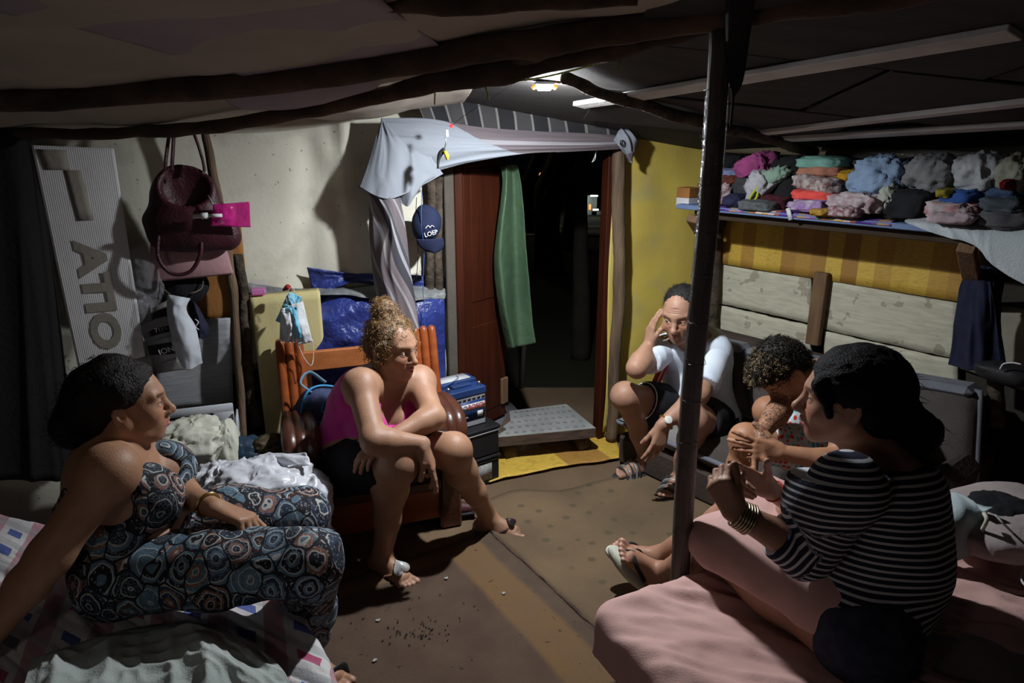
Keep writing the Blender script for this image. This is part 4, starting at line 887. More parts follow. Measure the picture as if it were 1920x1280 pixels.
p.hand(WR, V3(-.6, -.3, -.3), V3(0, 0, -1), V3(-.5, .6, 0), curls=(.1, .1, .1, .1, .1))
fR = p.foot(AR, V3(.85, -.5, 0), side=-1); fL = p.foot(AL, V3(.95, .1, 0), side=1)
L = p.head(W(236, 757, 1.57), V3(.88, .44, -.04), V3(.03, 0, 1), sc=.92, fat=1.08, lip=(.50, .20, .18), brow=(.03, .015, .01), gaze=V3(.9, .4, 0), chin=.9, nose=.95, lids=.003)
p.finish()
M_print = mat('paisley_print', (.1, .12, .18), .8, bump=.1, bs=300)
b = NB(M_print); v = b.mp(b.tex(), (24, 24, 19)); w = b.mix(.30, v, b.noise(v, 1.3, 1, 1))
d1 = b.vor(w, 1.0, 'F1'); e1 = b.vor(w, 1.0, 'DISTANCE_TO_EDGE'); cc = b.sep(b.vor(w, 1.0, 'F1', 'Color'))
rings = b.math('FRACT', b.math('MULTIPLY', d1, 3.6)); sm = b.vor(v, 5.2, 'F1'); sme = b.vor(v, 5.2, 'DISTANCE_TO_EDGE')
base = b.ramp(cc[0], [(0, (.012, .012, .02)), (.34, (.025, .038, .07)), (.56, (.08, .14, .19)), (.74, (.055, .020, .014)), (.8, (.012, .012, .018))], 'CONSTANT')
alt = b.ramp(cc[1], [(0, (.10, .17, .24)), (.45, (.014, .014, .022)), (.7, (.22, .10, .07))], 'CONSTANT')
c_ = b.mix(b.math('GREATER_THAN', rings, .58), base, alt)
dots = b.math('MULTIPLY', b.math('LESS_THAN', sm, .3), b.math('GREATER_THAN', cc[2], .35)); c_ = b.mix(b.math('MULTIPLY', dots, .55), c_, (.33, .38, .42))
net = b.math('MULTIPLY', b.math('LESS_THAN', sme, .05), b.math('LESS_THAN', cc[2], .5)); c_ = b.mix(b.math('MULTIPLY', net, .6), c_, (.20, .26, .32))
ln = b.math('LESS_THAN', b.math('ABSOLUTE', b.math('SUBTRACT', rings, .58)), .07); c_ = b.mix(b.math('MULTIPLY', ln, .85), c_, (.50, .50, .48))
c_ = b.mix(b.math('LESS_THAN', e1, .035), c_, (.01, .01, .015)); b.base(c_)
u, r_, f_ = p.u, p.r, p.f
t = p.pick('torso', 'hip'); t.clip(p.N - u * .03 + f_ * .02, nrm(u - f_ * .1)); t.ell(p.N + f_ * .12 - u * .02, (.05, .15, .085), p.TR, .004, sub=True)
t.ell(p.N - f_ * .13 - u * .02, (.12, .12, .12), p.TR, .01, sub=True)
for q, S in ((-1, SL), (1, SR)): t.cone(S + r_ * q * .02 - u * .10, S + r_ * q * .035 + u * .12, .058, .070, .004, sub=True)
t.ell(lerp(p.P, p.N, .40) + f_ * .15 + r_ * .03, (.05, .08, .028), p.TR, .004, sub=True)
pcs = [(t, .009)]
for nm in 'RL':
    q = SDF(); H, K, A = (HR, KR, AR) if nm == 'R' else (HL, KL, AL)
    q.cone(H, lerp(H, K, .5), .096, .088, .05); q.cone(lerp(H, K, .5), K, .088, .070, .04); q.cone(K, lerp(K, A, .5), .068, .062, .04); q.cone(lerp(K, A, .5), A + V3(0, 0, .05), .062, .066, .03); q.clip(A + V3(0, 0, .06), V3(0, 0, -1)); pcs.append((q, .004))
p.cloth('jumpsuit', pcs, M_print, amp=.012, ws=7, seed=8, stretch=(.7, 1.3, 1.3))
mb = MB()
for q in (-1, 1): mb.tube(catmull([p.N + f_ * .085 + r_ * q * .06 - u * .085, p.N + f_ * .05 + r_ * q * .075 - u * .01, p.N + r_ * q * .07 + u * .012, p.N - f_ * .06 + r_ * q * .05 - u * .02], 6), .010, 6, flat=.5)
mb.build('shoulder_strap', M_print, p.root)
MB().tube(catmull([p.N - f_ * .035 + u * .035, p.N + r_ * .052 + u * .022, p.N + r_ * .035 + f_ * .062 - u * .015, p.N + f_ * .085 - u * .055, p.N - r_ * .035 + f_ * .062 - u * .015], 6), .002, 6).build('necklace', M_gold, p.root)
bx = nrm(WL - EL)
MB().tube([lerp(EL, WL, .86) + .031 * (np.cross(bx, V3(0, 0, 1)) * math.cos(a_) + V3(0, 0, 1) * math.sin(a_)) for a_ in np.linspace(0, 2 * math.pi, 20)], .004, 6).build('bracelet', M_gold, p.root)
for ft in (fR, fL):
    so = sole(ft, M_rubber, p.root, 'sandal', .022, 1.1); side = np.cross(ft['h'], ft['up']); mb = MB()
    mb.tube(catmull([ft['ball'] + side * .045 - ft['up'] * .02, ft['ball'] + side * .03 + ft['up'] * .022, ft['ball'] - side * .03 + ft['up'] * .022, ft['ball'] - side * .045 - ft['up'] * .02], 5), .018, 8, flat=.25, up=ft['h']); mb.build('strap', M_rubber, so)
M_dkhair = hair_mat('dark_brown_hair', (.012, .008, .006), (.005, .003, .003), .55, .25)
hb, hv, hn = hair_blob(p, 'hair', [('e', (0, -.030, .050), (.088, .100, .080), .03), ('e', (0, -.085, .0), (.078, .062, .085), .04), ('e', (0, -.130, -.045), (.045, .05, .06), .03), ('c', (0, .045, .085), (0, -.03, .108), .022, .03, .02), ('e', (0, .108, -.02), (.085, .075, .110), .010, None, True), ('e', (.08, .02, -.03), (.03, .035, .045), .010, None, True), ('e', (-.08, .02, -.03), (.03, .035, .045), .010, None, True)], M_dkhair, amp=.005, flow=(0, 1, .3), fine=.0025, freq=50, seed=4)
P0, N0 = surf_pts(hv, hn, 260, seed=3); strands('curl', M_dkhair, hb, P0 - N0 * .003, -np.tile(L(0, 1, 0) - L(0, 0, 0), (len(P0), 1)) + .2 * N0 + .2 * np.random.randn(len(P0), 3), .02, .0009, .004, 1.2, 8, 5, .2)

# ================================================================== man in the white t-shirt
col = (.38, .215, .145)
p = Person('man in a white t-shirt and black shorts resting his cheek on his right hand', (.83, 3.0, .25), skin('tan'), col)
N_ = W(1297, 634, 3.02); SR = W(1246, 655, 3.04); SL = W(1345, 660, 2.98); P_ = W(1312, 772, 3.12)
HR = W(1285, 775, 3.08); HL = W(1340, 785, 3.04)
p.torso(P_, N_, SL, SR, HL, HR, g=1.02, belly=.05, hunch=.05, depth=1.05)
ER = W(1194, 690, 2.84); WR = W(1216, 648, 2.94); EL = W(1312, 738, 2.80); WL = W(1244, 795, 2.70)
p.arm(SR, ER, WR, .052, .044, .029, 'armR'); p.arm(SL, EL, WL, .050, .043, .029, 'armL')
KR = W(1172, 742, 2.90); AR = Zp(1213, 858, .085); KL = W(1300, 790, 2.72); AL = W(1272, 905, 2.86)
p.leg(HR, KR, AR, .092, .060, .054, .036, 'legR'); p.leg(HL, KL, AL, .092, .058, .054, .036, 'legL')
p.hand(WR, nrm(V3(.10, .12, 1)), nrm(V3(.95, .30, .0)), V3(.2, -1, 0), curls=(.1, .12, .18, .3, .45), thumb=.35, sc=.92)
p.hand(WL, nrm(V3(-.22, -.25, -.92)), nrm(V3(-.3, .9, -.1)), V3(-.9, -.2, 0), curls=(.2, .2, .25, .35, .5), thumb=.5, spread=.16)
fR = p.foot(AR, V3(-.93, -.38, 0), side=-1, sc=1.0); fL = p.foot(V3(AL[0], AL[1], .085), V3(-.55, -.83, 0), side=1, sc=1.0)
L = p.head(W(1277, 589, 2.93), V3(-.50, -.82, -.28), V3(-.12, -.12, 1), sc=1.0, male=True, fat=1.10, lip=(.40, .18, .16), brow=(.05, .03, .02), gaze=V3(-.75, -.6, -.2), nose=1.12, chin=1.05, lids=.004)
for z_ in (.048, .056, .064): p.B.cone(L(-.03, .088 - (z_ - .04) * .5, z_), L(.03, .088 - (z_ - .04) * .5, z_), .0022, .0022, .004, sub=True, tag='head')
p.finish()
M_tee = mat('white_tee', (.70, .78, .88), .85, (.62, .70, .82), vs=9, bump=.25, bs=280)
u, r_, f_ = p.u, p.r, p.f
t = p.pick('torso', 'hip'); t.clip(p.N + u * .012, u); t.ell(p.N + f_ * .05 + u * .02, (.065, .07, .055), p.TR, .003, sub=True); t.clip(p.P - u * .01, -u)
pcs = [(t, .014)]
for nm, S, E, fr in (('R', SR, ER, .62), ('L', SL, EL, .80)):
    q = SDF(); d = nrm(E - S); q.cone(S - d * .02, S + d * .22, .059, .064, .02); q.clip(lerp(S, E, fr), d); q.clip(S - d * .05, -d); pcs.append((q, .002))
p.cloth('t_shirt', pcs, M_tee, amp=.009, ws=8, seed=12, stretch=(1, 1, .6))
sh = p.pick('hip'); sh.clip(p.P + u * .05, u); pcs = [(sh, .014)]
for nm, H, K in (('R', HR, KR), ('L', HL, KL)):
    q = p.pick('leg' + nm + 't'); d = nrm(K - H); q.clip(lerp(H, K, .72), d); pcs.append((q, .016))
p.cloth('shorts', pcs, M_black_cloth, amp=.006, ws=10, seed=6)
M_whitetrim = mat('white_piping', (.75, .75, .75), .8, bump=0)
d = nrm(KR - HR); a0 = nrm(np.cross(d, V3(0, 0, 1))); b0 = np.cross(d, a0); c0 = lerp(HR, KR, .72)
MB().tube([c0 + (.088) * (a0 * math.cos(q) + b0 * math.sin(q)) for q in np.linspace(0, 2 * math.pi, 26)], .0028, 6).build('hem_piping', M_whitetrim, p.root)
d = nrm(WL - EL); a0 = nrm(np.cross(d, V3(0, 0, 1))); b0 = np.cross(d, a0); c0 = lerp(EL, WL, .93); wt = MB()
wt.tube([c0 + .033 * (a0 * math.cos(q) + b0 * math.sin(q)) for q in np.linspace(0, 2 * math.pi, 22)], .007, 8, flat=.4, up=d); ww = wt.build('watch', M_gold, p.root)
vd = nrm(V3(0, 0, CH) - c0); vd = nrm(vd - d * np.dot(vd, d)); MB().lathe([(.0, -.004), (.017, -.004), (.018, .002), (.015, .004), (0, .004)], c0 + vd * .035, frame(d, z=vd), 20).build('watch_face', mat('watch_dial', (.7, .7, .66), .2, bump=0), ww)
M_slide = mat('grey_slide_band', (.05, .05, .055), .5); M_slst = mat('slide_stripe', (.45, .45, .45), .4, metal=.5, bump=0)
for ft in (fR, fL):
    so = sole(ft, M_slide, p.root, 'slide_sandal', .026, 1.18, -.085, .185); side = np.cross(ft['h'], ft['up']); sb = None
    for j in range(5):
        o_ = ft['h'] * (-.05 + .017 * j); mb = MB(); hgt = .048 - j * .007
        mb.tube(catmull([ft['ball'] + o_ + side * .05 - ft['up'] * .02, ft['ball'] + o_ + side * .036 + ft['up'] * (hgt - .012), ft['ball'] + o_ + ft['up'] * hgt, ft['ball'] + o_ - side * .036 + ft['up'] * (hgt - .012), ft['ball'] + o_ - side * .05 - ft['up'] * .02], 5), .0088, 8, flat=.35, up=ft['h'])
        mb.build('strap_band', M_slst if j % 2 else M_slide, so)
M_mhair = hair_mat('short_black_hair', (.02, .017, .016), (.008, .007, .007), .6, .3)
hb, hv, hn = hair_blob(p, 'hair', [('e', (0, -.028, .046), (.080, .089, .080), .02), ('e', (0, -.05, .0), (.074, .06, .06), .03), ('e', (0, .108, .012), (.085, .062, .068), .008, None, True), ('e', (0, .05, -.06), (.1, .09, .09), .01, None, True)], M_mhair, amp=.002, fine=.002, freq=90, seed=9)
P0, N0 = surf_pts(hv, hn, 900, seed=4); strands('short_hair', M_mhair, hb, P0 - N0 * .002, N0 + .5 * np.random.randn(len(P0), 3), .012, .0008, .001, .3, 4, 5, .0, 3)

# ================================================================== curly haired youth, bare chested, head bowed
col = (.40, .20, .115)
p = Person('shirtless young man with curly highlighted hair and tattooed arm, head bowed, hands clasped', (1.1, 2.35, .3), skin('brown', True), col)
N_ = W(1540, 705, 2.42); SL = W(1585, 735, 2.26); SR = W(1513, 712, 2.60); P_ = V3(1.40, 2.52, .37)
HL = P_ + V3(-.06, -.10, 0); HR = P_ + V3(-.02, .10, 0)
p.torso(P_, N_, SL, SR, HL, HR, g=.88, hunch=.05)
ER = W(1463, 766, 2.31); WR = W(1427, 812, 2.19); EL = W(1572, 868, 2.10); WL = W(1466, 848, 2.13)
p.arm(SR, ER, WR, .046, .040, .028, 'armR'); p.arm(SL, EL, WL, .044, .038, .026, 'armL')
KL = W(1399, 824, 2.32); AL = Zp(1345, 990, .10); KR = W(1440, 770, 2.62); AR = Zp(1420, 900, .10)
p.leg(HL, KL, AL, .078, .056, .052, .034, 'legL'); p.leg(HR, KR, AR, .078, .054, .05, .034, 'legR')
p.hand(WR, nrm(V3(-.35, -.35, -.75)), nrm(V3(.5, -.3, -.5)), V3(-.6, -.5, .4), curls=(.2, .25, .3, .35, .4), thumb=.4, spread=.12)
p.hand(WL, nrm(V3(-.93, .05, .12)), nrm(V3(.05, .9, -.3)), V3(0, .1, 1), curls=(.1, .12, .3, .42, .5), thumb=.75, tcurl=.1, spread=.16)
fL = p.foot(AL, V3(-.85, -.45, 0), side=1); fR = p.foot(AR, V3(-.8, -.5, 0), side=-1)
L = p.head(W(1470, 697, 2.36), V3(-.50, -.16, -.84), V3(-.84, -.10, .50), sc=.97, male=True, lip=(.36, .16, .13), brow=(.02, .015, .01), gaze=V3(-.5, -.2, -.84), lids=.001)
p.tat = [(lerp(SR, ER, .4), ER, .07), (ER, lerp(ER, WR, .97), .06)]
p.finish()
M_swim = mat('drop_print', (.5, .6, .65), .8, bump=.1)
b = NB(M_swim); v = b.mp(b.tex(), (52, 52, 34)); d_ = b.vor(v, 1.0, 'F1', rnd=.25); cc = b.sep(b.vor(v, 1.0, 'F1', 'Color', rnd=.25))
b.base(b.mix(b.math('LESS_THAN', d_, .42), (.55, .60, .62), b.ramp(cc[0], [(0, (.60, .03, .02)), (.4, (.05, .33, .42)), (.75, (.12, .45, .50))], 'CONSTANT')))
sh = p.pick('hip'); sh.clip(p.P + p.u * .08, p.u); pcs = [(sh, .012)]
for nm, H, K in (('R', HR, KR), ('L', HL, KL)):
    q = p.pick('leg' + nm + 't'); d = nrm(K - H); q.clip(lerp(H, K, .80), d); pcs.append((q, .014))
p.cloth('swim_shorts', pcs, M_swim, amp=.005, ws=10, seed=16)
sl = sole(fL, M_rubber, p.root, 'flip_flop', .014); side = np.cross(fL['h'], fL['up']); mb = MB(); c0 = fL['ball'] + fL['up'] * .02
for q in (-1, 1): mb.tube(catmull([c0, c0 + side * q * .03 - fL['h'] * .02, fL['A'] + side * q * .036 - fL['up'] * .05 + fL['h'] * .03], 5), .007, 6, flat=.5)
mb.build('strap', M_rubber, sl); sole(fR, M_rubber, p.root, 'flip_flop', .014)
M_curl = hair_mat('black_curls', (.018, .013, .009), (.007, .005, .004), .45, .35); M_curl2 = hair_mat('blonde_curl_tips', (.34, .24, .10), (.12, .08, .03), .35, .6)
hb, hv, hn = hair_blob(p, 'hair', [('e', (0, -.018, .052), (.084, .094, .078), .02), ('e', (0, .045, .088), (.058, .045, .035), .03), ('e', (0, -.06, .0), (.074, .052, .055), .03), ('e', (0, .118, .0), (.085, .066, .075), .008, None, True), ('e', (0, .04, -.07), (.1, .08, .08), .01, None, True)], M_curl, amp=.006, fine=.003, freq=60, seed=19)
top = ((hv - p.HC) @ p.HR_)[:, 2] > .055
P0, N0 = surf_pts(hv, hn, 1500, seed=6); strands('curl', M_curl, hb, P0 - N0 * .003, N0 + .5 * np.random.randn(len(P0), 3), .017, .0016, .0055, 1.6, 9, 6, .1)
P0, N0 = surf_pts(hv, hn, 120, top & (((hv - p.HC) @ p.HR_)[:, 1] > -.02), seed=7); strands('blonde_curl', M_curl2, hb, P0 + N0 * .002, N0 + .5 * np.random.randn(len(P0), 3), .016, .0015, .0055, 1.6, 9, 9, .1, label='blonde highlighted curls')

# ================================================================== woman in the striped top
col = (.36, .19, .125)
p = Person('black haired woman in a navy and white striped top seated on the pink bed', (.88, 1.4, .4), skin('brown2'), col)
N_ = W(1645, 872, 1.46); SL = W(1583, 912, 1.32); SR = W(1668, 892, 1.60); P_ = V3(.865, 1.39, .485)
HL = P_ + V3(-.07, -.10, 0); HR = P_ + V3(.03, .12, 0)
p.torso(P_, N_, SL, SR, HL, HR, g=.94, belly=.045, bust=1.15, hunch=.04, depth=1.0)
EL = W(1510, 1030, 1.34); WL = W(1378, 960, 1.36); ER = W(1560, 990, 1.72); WR = W(1442, 915, 1.62)
p.arm(SL, EL, WL, .054, .040, .025, 'armL'); p.arm(SR, ER, WR, .052, .040, .025, 'armR')
KL = V3(.57, 1.66, .47); AL = W(1247, 1075, 1.93); KR = V3(.72, 1.86, .50); AR = W(1240, 1042, 2.06)
p.leg(HL, KL, AL, .10, .060, .054, .035, 'legL'); p.leg(HR, KR, AR, .10, .060, .052, .034, 'legR')
p.hand(WL, nrm(V3(-.42, .10, .70)), nrm(V3(.35, .6, .1)), V3(.8, .0, .4), curls=(.5, (1.1, 1.5, .9), (1.2, 1.6, .9), (1.2, 1.6, .9), (1.2, 1.6, .9)), thumb=.35, tcurl=.15, sc=.88)
p.hand(WR, nrm(V3(-.78, -.10, .35)), nrm(V3(-.25, -.85, .1)), V3(-.3, 0, 1), curls=(.2, .15, (.9, .9, .5), (1.0, 1.0, .5), (1.0, 1.1, .6)), thumb=.85, tcurl=.15, spread=.1, sc=.92)
fL = p.foot(AL, nrm(V3(-.52, .05, .55)), up=nrm(V3(.55, -.3, .5)), side=1, sc=1.0)
fR = p.foot(AR, nrm(V3(-.75, .10, .30)), up=nrm(V3(.3, -.35, .8)), side=-1, sc=1.0)
L = p.head(W(1588, 748, 1.52), V3(-.90, .40, -.05), V3(.02, 0, 1), sc=1.0, fat=1.10, lip=(.42, .17, .16), brow=(.02, .012, .01), gaze=V3(-.9, .4, -.1), lids=.0035, nose=1.1, mouth=.002)
p.finish()
M_stripe = mat('striped_jersey', (.5, .5, .5), .85, bump=.2, bs=300)
b = NB(M_stripe); s_ = b.math('FRACT', b.math('MULTIPLY', b.attr('st', 'Fac'), 1 / .0155)); b.base(b.mix(b.math('LESS_THAN', s_, .36), (.012, .014, .035), (.52, .53, .55)))
u, r_, f_ = p.u, p.r, p.f
def st_attr(V):
    d1 = (V - p.P) @ u + .035 * (V - p.P) @ r_ + .006 * fbm(V, 6, 2, 2); out = d1
    for S, E, Wq in ((SL, EL, WL), (SR, ER, WR)):
        for a, b_, off in ((S, E, 0), (E, Wq, np.linalg.norm(E - S))):
            ab = b_ - a; t_ = np.clip((V - a) @ ab / (ab @ ab), 0, 1); d = np.linalg.norm(V - a - t_[:, None] * ab, axis=1)
            mk = (d < .075) & (((V - a) @ ab / (ab @ ab)) > (.40 if off == 0 else 0)); out = np.where(mk, .2 + off + (V - a) @ nrm(ab), out)
    return {'st': out}
t = p.pick('torso', 'hip', 'armLu', 'armRu'); t.clip(p.N + u * .010, u); t.cone(SL + f_ * .03 + u * .005, lerp(SL, EL, .35) + f_ * .02, .072, .068, .03); t.ell(p.N + u * .03 + f_ * .02, (.072, .075, .05), p.TR, .004, sub=True); t.clip(p.P + u * .005 - f_ * .02, nrm(-u + .25 * f_))
pcs = [(t, .012)]
for S, E, Wq in ((SL, EL, WL), (SR, ER, WR)):
    q = SDF(); q.cone(S, E, .074, .062, .03); pcs.append((q, .002)); q = SDF(); q.cone(E, lerp(E, Wq, .5), .060, .046, .03); q.clip(lerp(E, Wq, .40), nrm(Wq - E)); pcs.append((q, .002))
p.cloth('striped_top', pcs, M_stripe, amp=.008, ws=7, seed=22, attrs=st_attr, h=.006, stretch=(1, 1, .8))
M_navy = mat('navy_shorts', (.014, .017, .035), .9, (.03, .035, .06), vs=40, bump=.2)
sh = p.pick('hip'); sh.clip(p.P + u * .05 + f_ * .05, nrm(u + f_ * .3)); pcs = [(sh, .017)]
for nm, H, K in (('R', HR, KR),):
    q = p.pick('leg' + nm + 't'); d = nrm(K - H); q.clip(lerp(H, K, .32), d); pcs.append((q, .008))
p.cloth('shorts', pcs, M_navy, amp=.006, ws=10, seed=26)
d = nrm(WL - EL); a0 = nrm(np.cross(d, V3(0, 0, 1))); b0 = np.cross(d, a0)
for j in range(6):
    c0 = lerp(EL, WL, .80) + d * .0065 * j; MB().tube([c0 + (.0345 - .0008 * j) * (a0 * math.cos(q) + b0 * math.sin(q)) for q in np.linspace(0, 2 * math.pi, 26)], .0026, 6).build('bangle', mat('bronze_bangle', (.55, .45, .30), .3, metal=1, bump=0) if j == 0 else bpy.data.materials['bronze_bangle'], p.root)
d = nrm(WR - ER); a0 = nrm(np.cross(d, V3(0, 0, 1))); b0 = np.cross(d, a0); c0 = lerp(ER, WR, .93)
MB().tube([c0 + .029 * (a0 * math.cos(q) + b0 * math.sin(q)) for q in np.linspace(0, 2 * math.pi, 22)], .002, 6).build('bracelet', mat('red_thread', (.5, .02, .02), .8, bump=0), p.root)
M_ffw = mat('cream_flip_flop', (.55, .55, .45), .7)
for ft in (fL, fR):
    so = sole(ft, M_ffw, p.root, 'flip_flop', .015, 1.05, off=.004 if ft is fR else .012); side = np.cross(ft['h'], ft['up']); mb = MB(); c0 = ft['ball'] + ft['up'] * .025 + ft['h'] * .01
    for q in (-1, 1): mb.tube(catmull([c0, c0 + side * q * .034 - ft['h'] * .03 - ft['up'] * .004, ft['A'] + side * q * .038 - ft['up'] * .055 + ft['h'] * .03], 5), .007, 6, flat=.5)
    mb.tube([c0, c0 + ft['h'] * .025 - ft['up'] * .03], .004, 6); mb.build('strap', M_rubber, so)
M_blackhair = hair_mat('long_black_hair', (.006, .005, .006), (.003, .003, .004), .62, .12)
hb, hv, hn = hair_blob(p, 'hair', [('e', (0, -.028, .050), (.092, .108, .086), .03), ('e', (0, -.07, .0), (.086, .072, .085), .04), ('c', (-.062, .062, .050), (-.082, .036, -.015), .016, .008, .02), ('c', (.062, .062, .050), (.082, .036, -.015), .016, .008, .02), ('c', (0, -.115, -.03), (.0, -.155, -.065), .045, .045, .02), ('c', (0, -.155, -.065), (.02, -.155, -.14), .042, .028, .02), ('e', (0, .112, -.02), (.070, .072, .100), .012, None, True)], M_blackhair, amp=.005, flow=(0, 1, -.3), fine=.003, freq=55, seed=24)
P0, N0 = surf_pts(hv, hn, 160, seed=8); strands('lock', M_blackhair, hb, P0 - N0 * .003, -np.tile(L(0, 1, 0) - L(0, 0, 0), (len(P0), 1)) + .05 * N0 + .12 * np.random.randn(len(P0), 3), .03, .001, .003, .8, 8, 5, .2)
# ------------------------------------------------------------------ lamp and things hanging from the roof
M_lens = mat('lamp_lens', (1, 1, 1), emit=(.93, .98, 1), es=60, bump=0); M_lred = mat('lamp_red_end', (.9, .15, .03), .4, emit=(1, .22, .03), es=2.2, bump=0); M_gplast = mat('grey_plastic', (.3, .3, .3), .5)
lx, ly, lz = LAMP; t = thing('hanging_lamp', 'small bright white lamp with orange red ends hanging under the roof', 'lamp', (lx, ly, lz))
MB().box((lx, ly, lz + .016), (.066, .034, .012), None, .004).build('housing', M_gplast, t); MB().box((lx, ly, lz + .002), (.052, .030, .014), None, .006).build('lens', M_lens, t)
for q in (-1, 1): MB().box((lx + q * .035, ly, lz + .005), (.018, .028, .014), None, .006).build('end_cap', M_lred, t)
MB().tube([(lx, ly, lz + .02), (lx + .002, ly, lz + .05)], .0015, 5).build('hook', M_silver, t)
M_rope = mat('yellow_green_rope', (.22, .27, .04), .8, bump=.5, bs=200)
mb = MB(); mb.tube(catmull([W(815, 145, 2.05), W(850, 156, 2.1), W(905, 155, 2.15), W(1000, 148, 2.2), W(1100, 125, 2.05), W(1165, 104, 1.95), W(1240, 70, 1.85), W(1320, 38, 1.72)], 6), .0028, 6)
mb.tube(catmull([W(820, 146, 2.04), W(816, 170, 2.04), W(815, 196, 2.04)], 4), .0022, 5); mb.tube(catmull([W(905, 155, 2.1), W(912, 168, 2.1), W(916, 186, 2.1)], 4), .003, 5); mb.tube(catmull([W(815, 145, 2.04), W(825, 142, 2.02), W(833, 148, 2.03), W(822, 152, 2.04)], 4), .003, 5)
mb.tube(catmull([W(1165, 104, 1.94), W(1160, 125, 1.94), W(1156, 135, 1.94)], 4), .0022, 5)
mb.build('rope', M_rope, label='yellow green rope tied between the roof beams beside the lamp', cat='rope')
# keyring with red light on the cloth
kc = W(838, 300, 2.72); t = thing('keyring', 'dark keyring with a yellow charm hanging before the draped cloth', 'keyring', kc)
MB().tube(catmull([W(835, 258, 2.72), W(836, 268, 2.72), W(833, 280, 2.72)], 5), .0022, 5).build('chain', M_silver, t); MB().box(W(838, 250, 2.72), (.012, .004, .026), None, .003).build('white_tag', M_whitetrim, t)
MB().tube(catmull([W(834, 280, 2.72), W(826, 288, 2.72), W(822, 300, 2.72), W(821, 316, 2.72)], 5), [.010, .010, .006, .004], 8).build('charm', M_rubber, t); MB().tube([W(834, 283, 2.71), W(838, 292, 2.71), W(839, 300, 2.71)], [.006, .009, .004], 8).build('charm', mat('yellow_charm', (.75, .5, .03), .5), t, label='yellow charm')
mb = MB(); mb.lathe([(0, -.008), (.007, -.004), (.007, .004), (0, .008)], W(846, 236, 2.74)).build('red_light', mat('red_led', (.6, .02, .02), emit=(1, .02, .03), es=3, bump=0), label='small glowing red light at the top of the draped cloth', cat='light')
MB().tube(catmull([W(846, 236, 2.74), W(880, 210, 2.6), W(960, 160, 2.42)], 5), .0009, 4).build('wire', M_dark, label='thin wire from the red light up to the roof', cat='wire')
# ------------------------------------------------------------------ cloth draped over the doorway
M_towel = mat('striped_drape', (.45, .46, .48), .85, bump=.15, bs=260)
b = NB(M_towel); a_ = b.attr('uvw'); x_, y_, z_ = b.sep(a_)[:3]; c_ = b.ramp(x_, [(0, (.22, .24, .275)), (.50, (.12, .10, .11)), (.60, (.24, .23, .25)), (.63, (.12, .10, .11)), (.74, (.32, .31, .33)), (.77, (.19, .16, .175)), (.84, (.045, .045, .055)), (.92, (.28, .27, .29)), (.95, (.06, .06, .07))], 'CONSTANT'); b.base(c_)
dr = thing('draped_cloth', 'grey striped fabric draped over the doorway and hanging down its left side', 'fabric', BW(760, 600, .12))
def rows(R, nm, m, par, nu=60, nv=30, th=.003, amp=.006, seed=1, um=lambda u, v: u, st=(6, 3), label=None):
    G = [[q_ if len(q_) == 3 and not isinstance(q_, tuple) else BW(*q_) for q_ in r_] for r_ in R]
    def fn(u, v):
        P = interp_grid(G, u, v); return P + np.outer(amp * (ridge(np.c_[u * st[0], v * st[1], u * 0 + seed], 1, 2, seed) - .4), bn)
    return sheet(nm, fn, nu, nv, m, th=th, parent=par, attrs=lambda u, v, V: {'uvw': np.stack([um(u, v), v, u * 0], 1)}, label=label)
# valance: u from top to bottom, v from left to right
rows([[(716, 222, .15), (800, 222, .16), (900, 238, .15), (1010, 246, .14), (1110, 250, .13), (1186, 256, .13)],
      [(722, 235, .17), (800, 240, .18), (900, 256, .18), (1010, 262, .17), (1110, 264, .15), (1188, 264, .14)],
      [(730, 262, .19), (790, 280, .20), (890, 278, .20), (1000, 276, .18), (1100, 275, .16), (1190, 270, .14)],
      [(735, 300, .17), (790, 325, .17), (880, 305, .18), (985, 288, .17), (1090, 283, .15), (1192, 276, .13)]], 'valance', M_towel, dr, nu=60, nv=200, um=lambda u, v: np.where(v - (.26 + .34 * u) < 0, .1, .52 + .20 * u), seed=3, amp=.008)
rows([[(716, 222, .16), (716, 222, .16), (718, 222, .16)], [(700, 270, .17), (735, 285, .21), (790, 262, .19)], [(688, 310, .17), (735, 335, .22), (812, 300, .20)], [(673, 350, .17), (735, 372, .22), (832, 326, .18)]], 'drape', M_towel, dr, um=lambda u, v: .1 + 0 * u, seed=5, st=(1, 5), amp=.014)
rows([[(735, 300, .19), (770, 320, .21), (818, 330, .20)], [(742, 352, .17), (770, 360, .21), (795, 345, .20)], [(752, 380, .18), (765, 387, .20), (775, 372, .19)]], 'drape', M_towel, dr, um=lambda u, v: .1 + 0 * u, seed=6, st=(1, 3), amp=.006)
rows([[(672, 350, .17), (700, 348, .20), (722, 348, .22), (746, 352, .19)],
      [(692, 372, .17), (712, 380, .21), (735, 385, .22), (754, 392, .18)],
      [(693, 430, .16), (722, 430, .20), (740, 440, .22), (762, 440, .17)],
      [(699, 500, .15), (718, 495, .20), (742, 500, .22), (768, 500, .16)],
      [(716, 560, .15), (735, 560, .20), (758, 560, .20), (778, 560, .15)],
      [(733, 620, .15), (750, 625, .20), (770, 620, .19), (785, 615, .15)]], 'tail', M_towel, dr, nu=120, nv=60, um=lambda u, v: .50 + ((v * .42 - u * .50 + .85) % .49), seed=8, st=(1.2, 2.2), amp=.022)
rows([[(690, 352, .13), (705, 352, .14), (720, 352, .13)], [(694, 430, .13), (710, 430, .14), (726, 430, .13)], [(700, 520, .13), (712, 520, .14), (735, 520, .13)], [(716, 600, .12), (724, 600, .13), (735, 605, .12)]], 'tail', M_towel, dr, um=lambda u, v: .1 + 0 * u, seed=9, amp=.008, label='pale plain underside of the fabric')
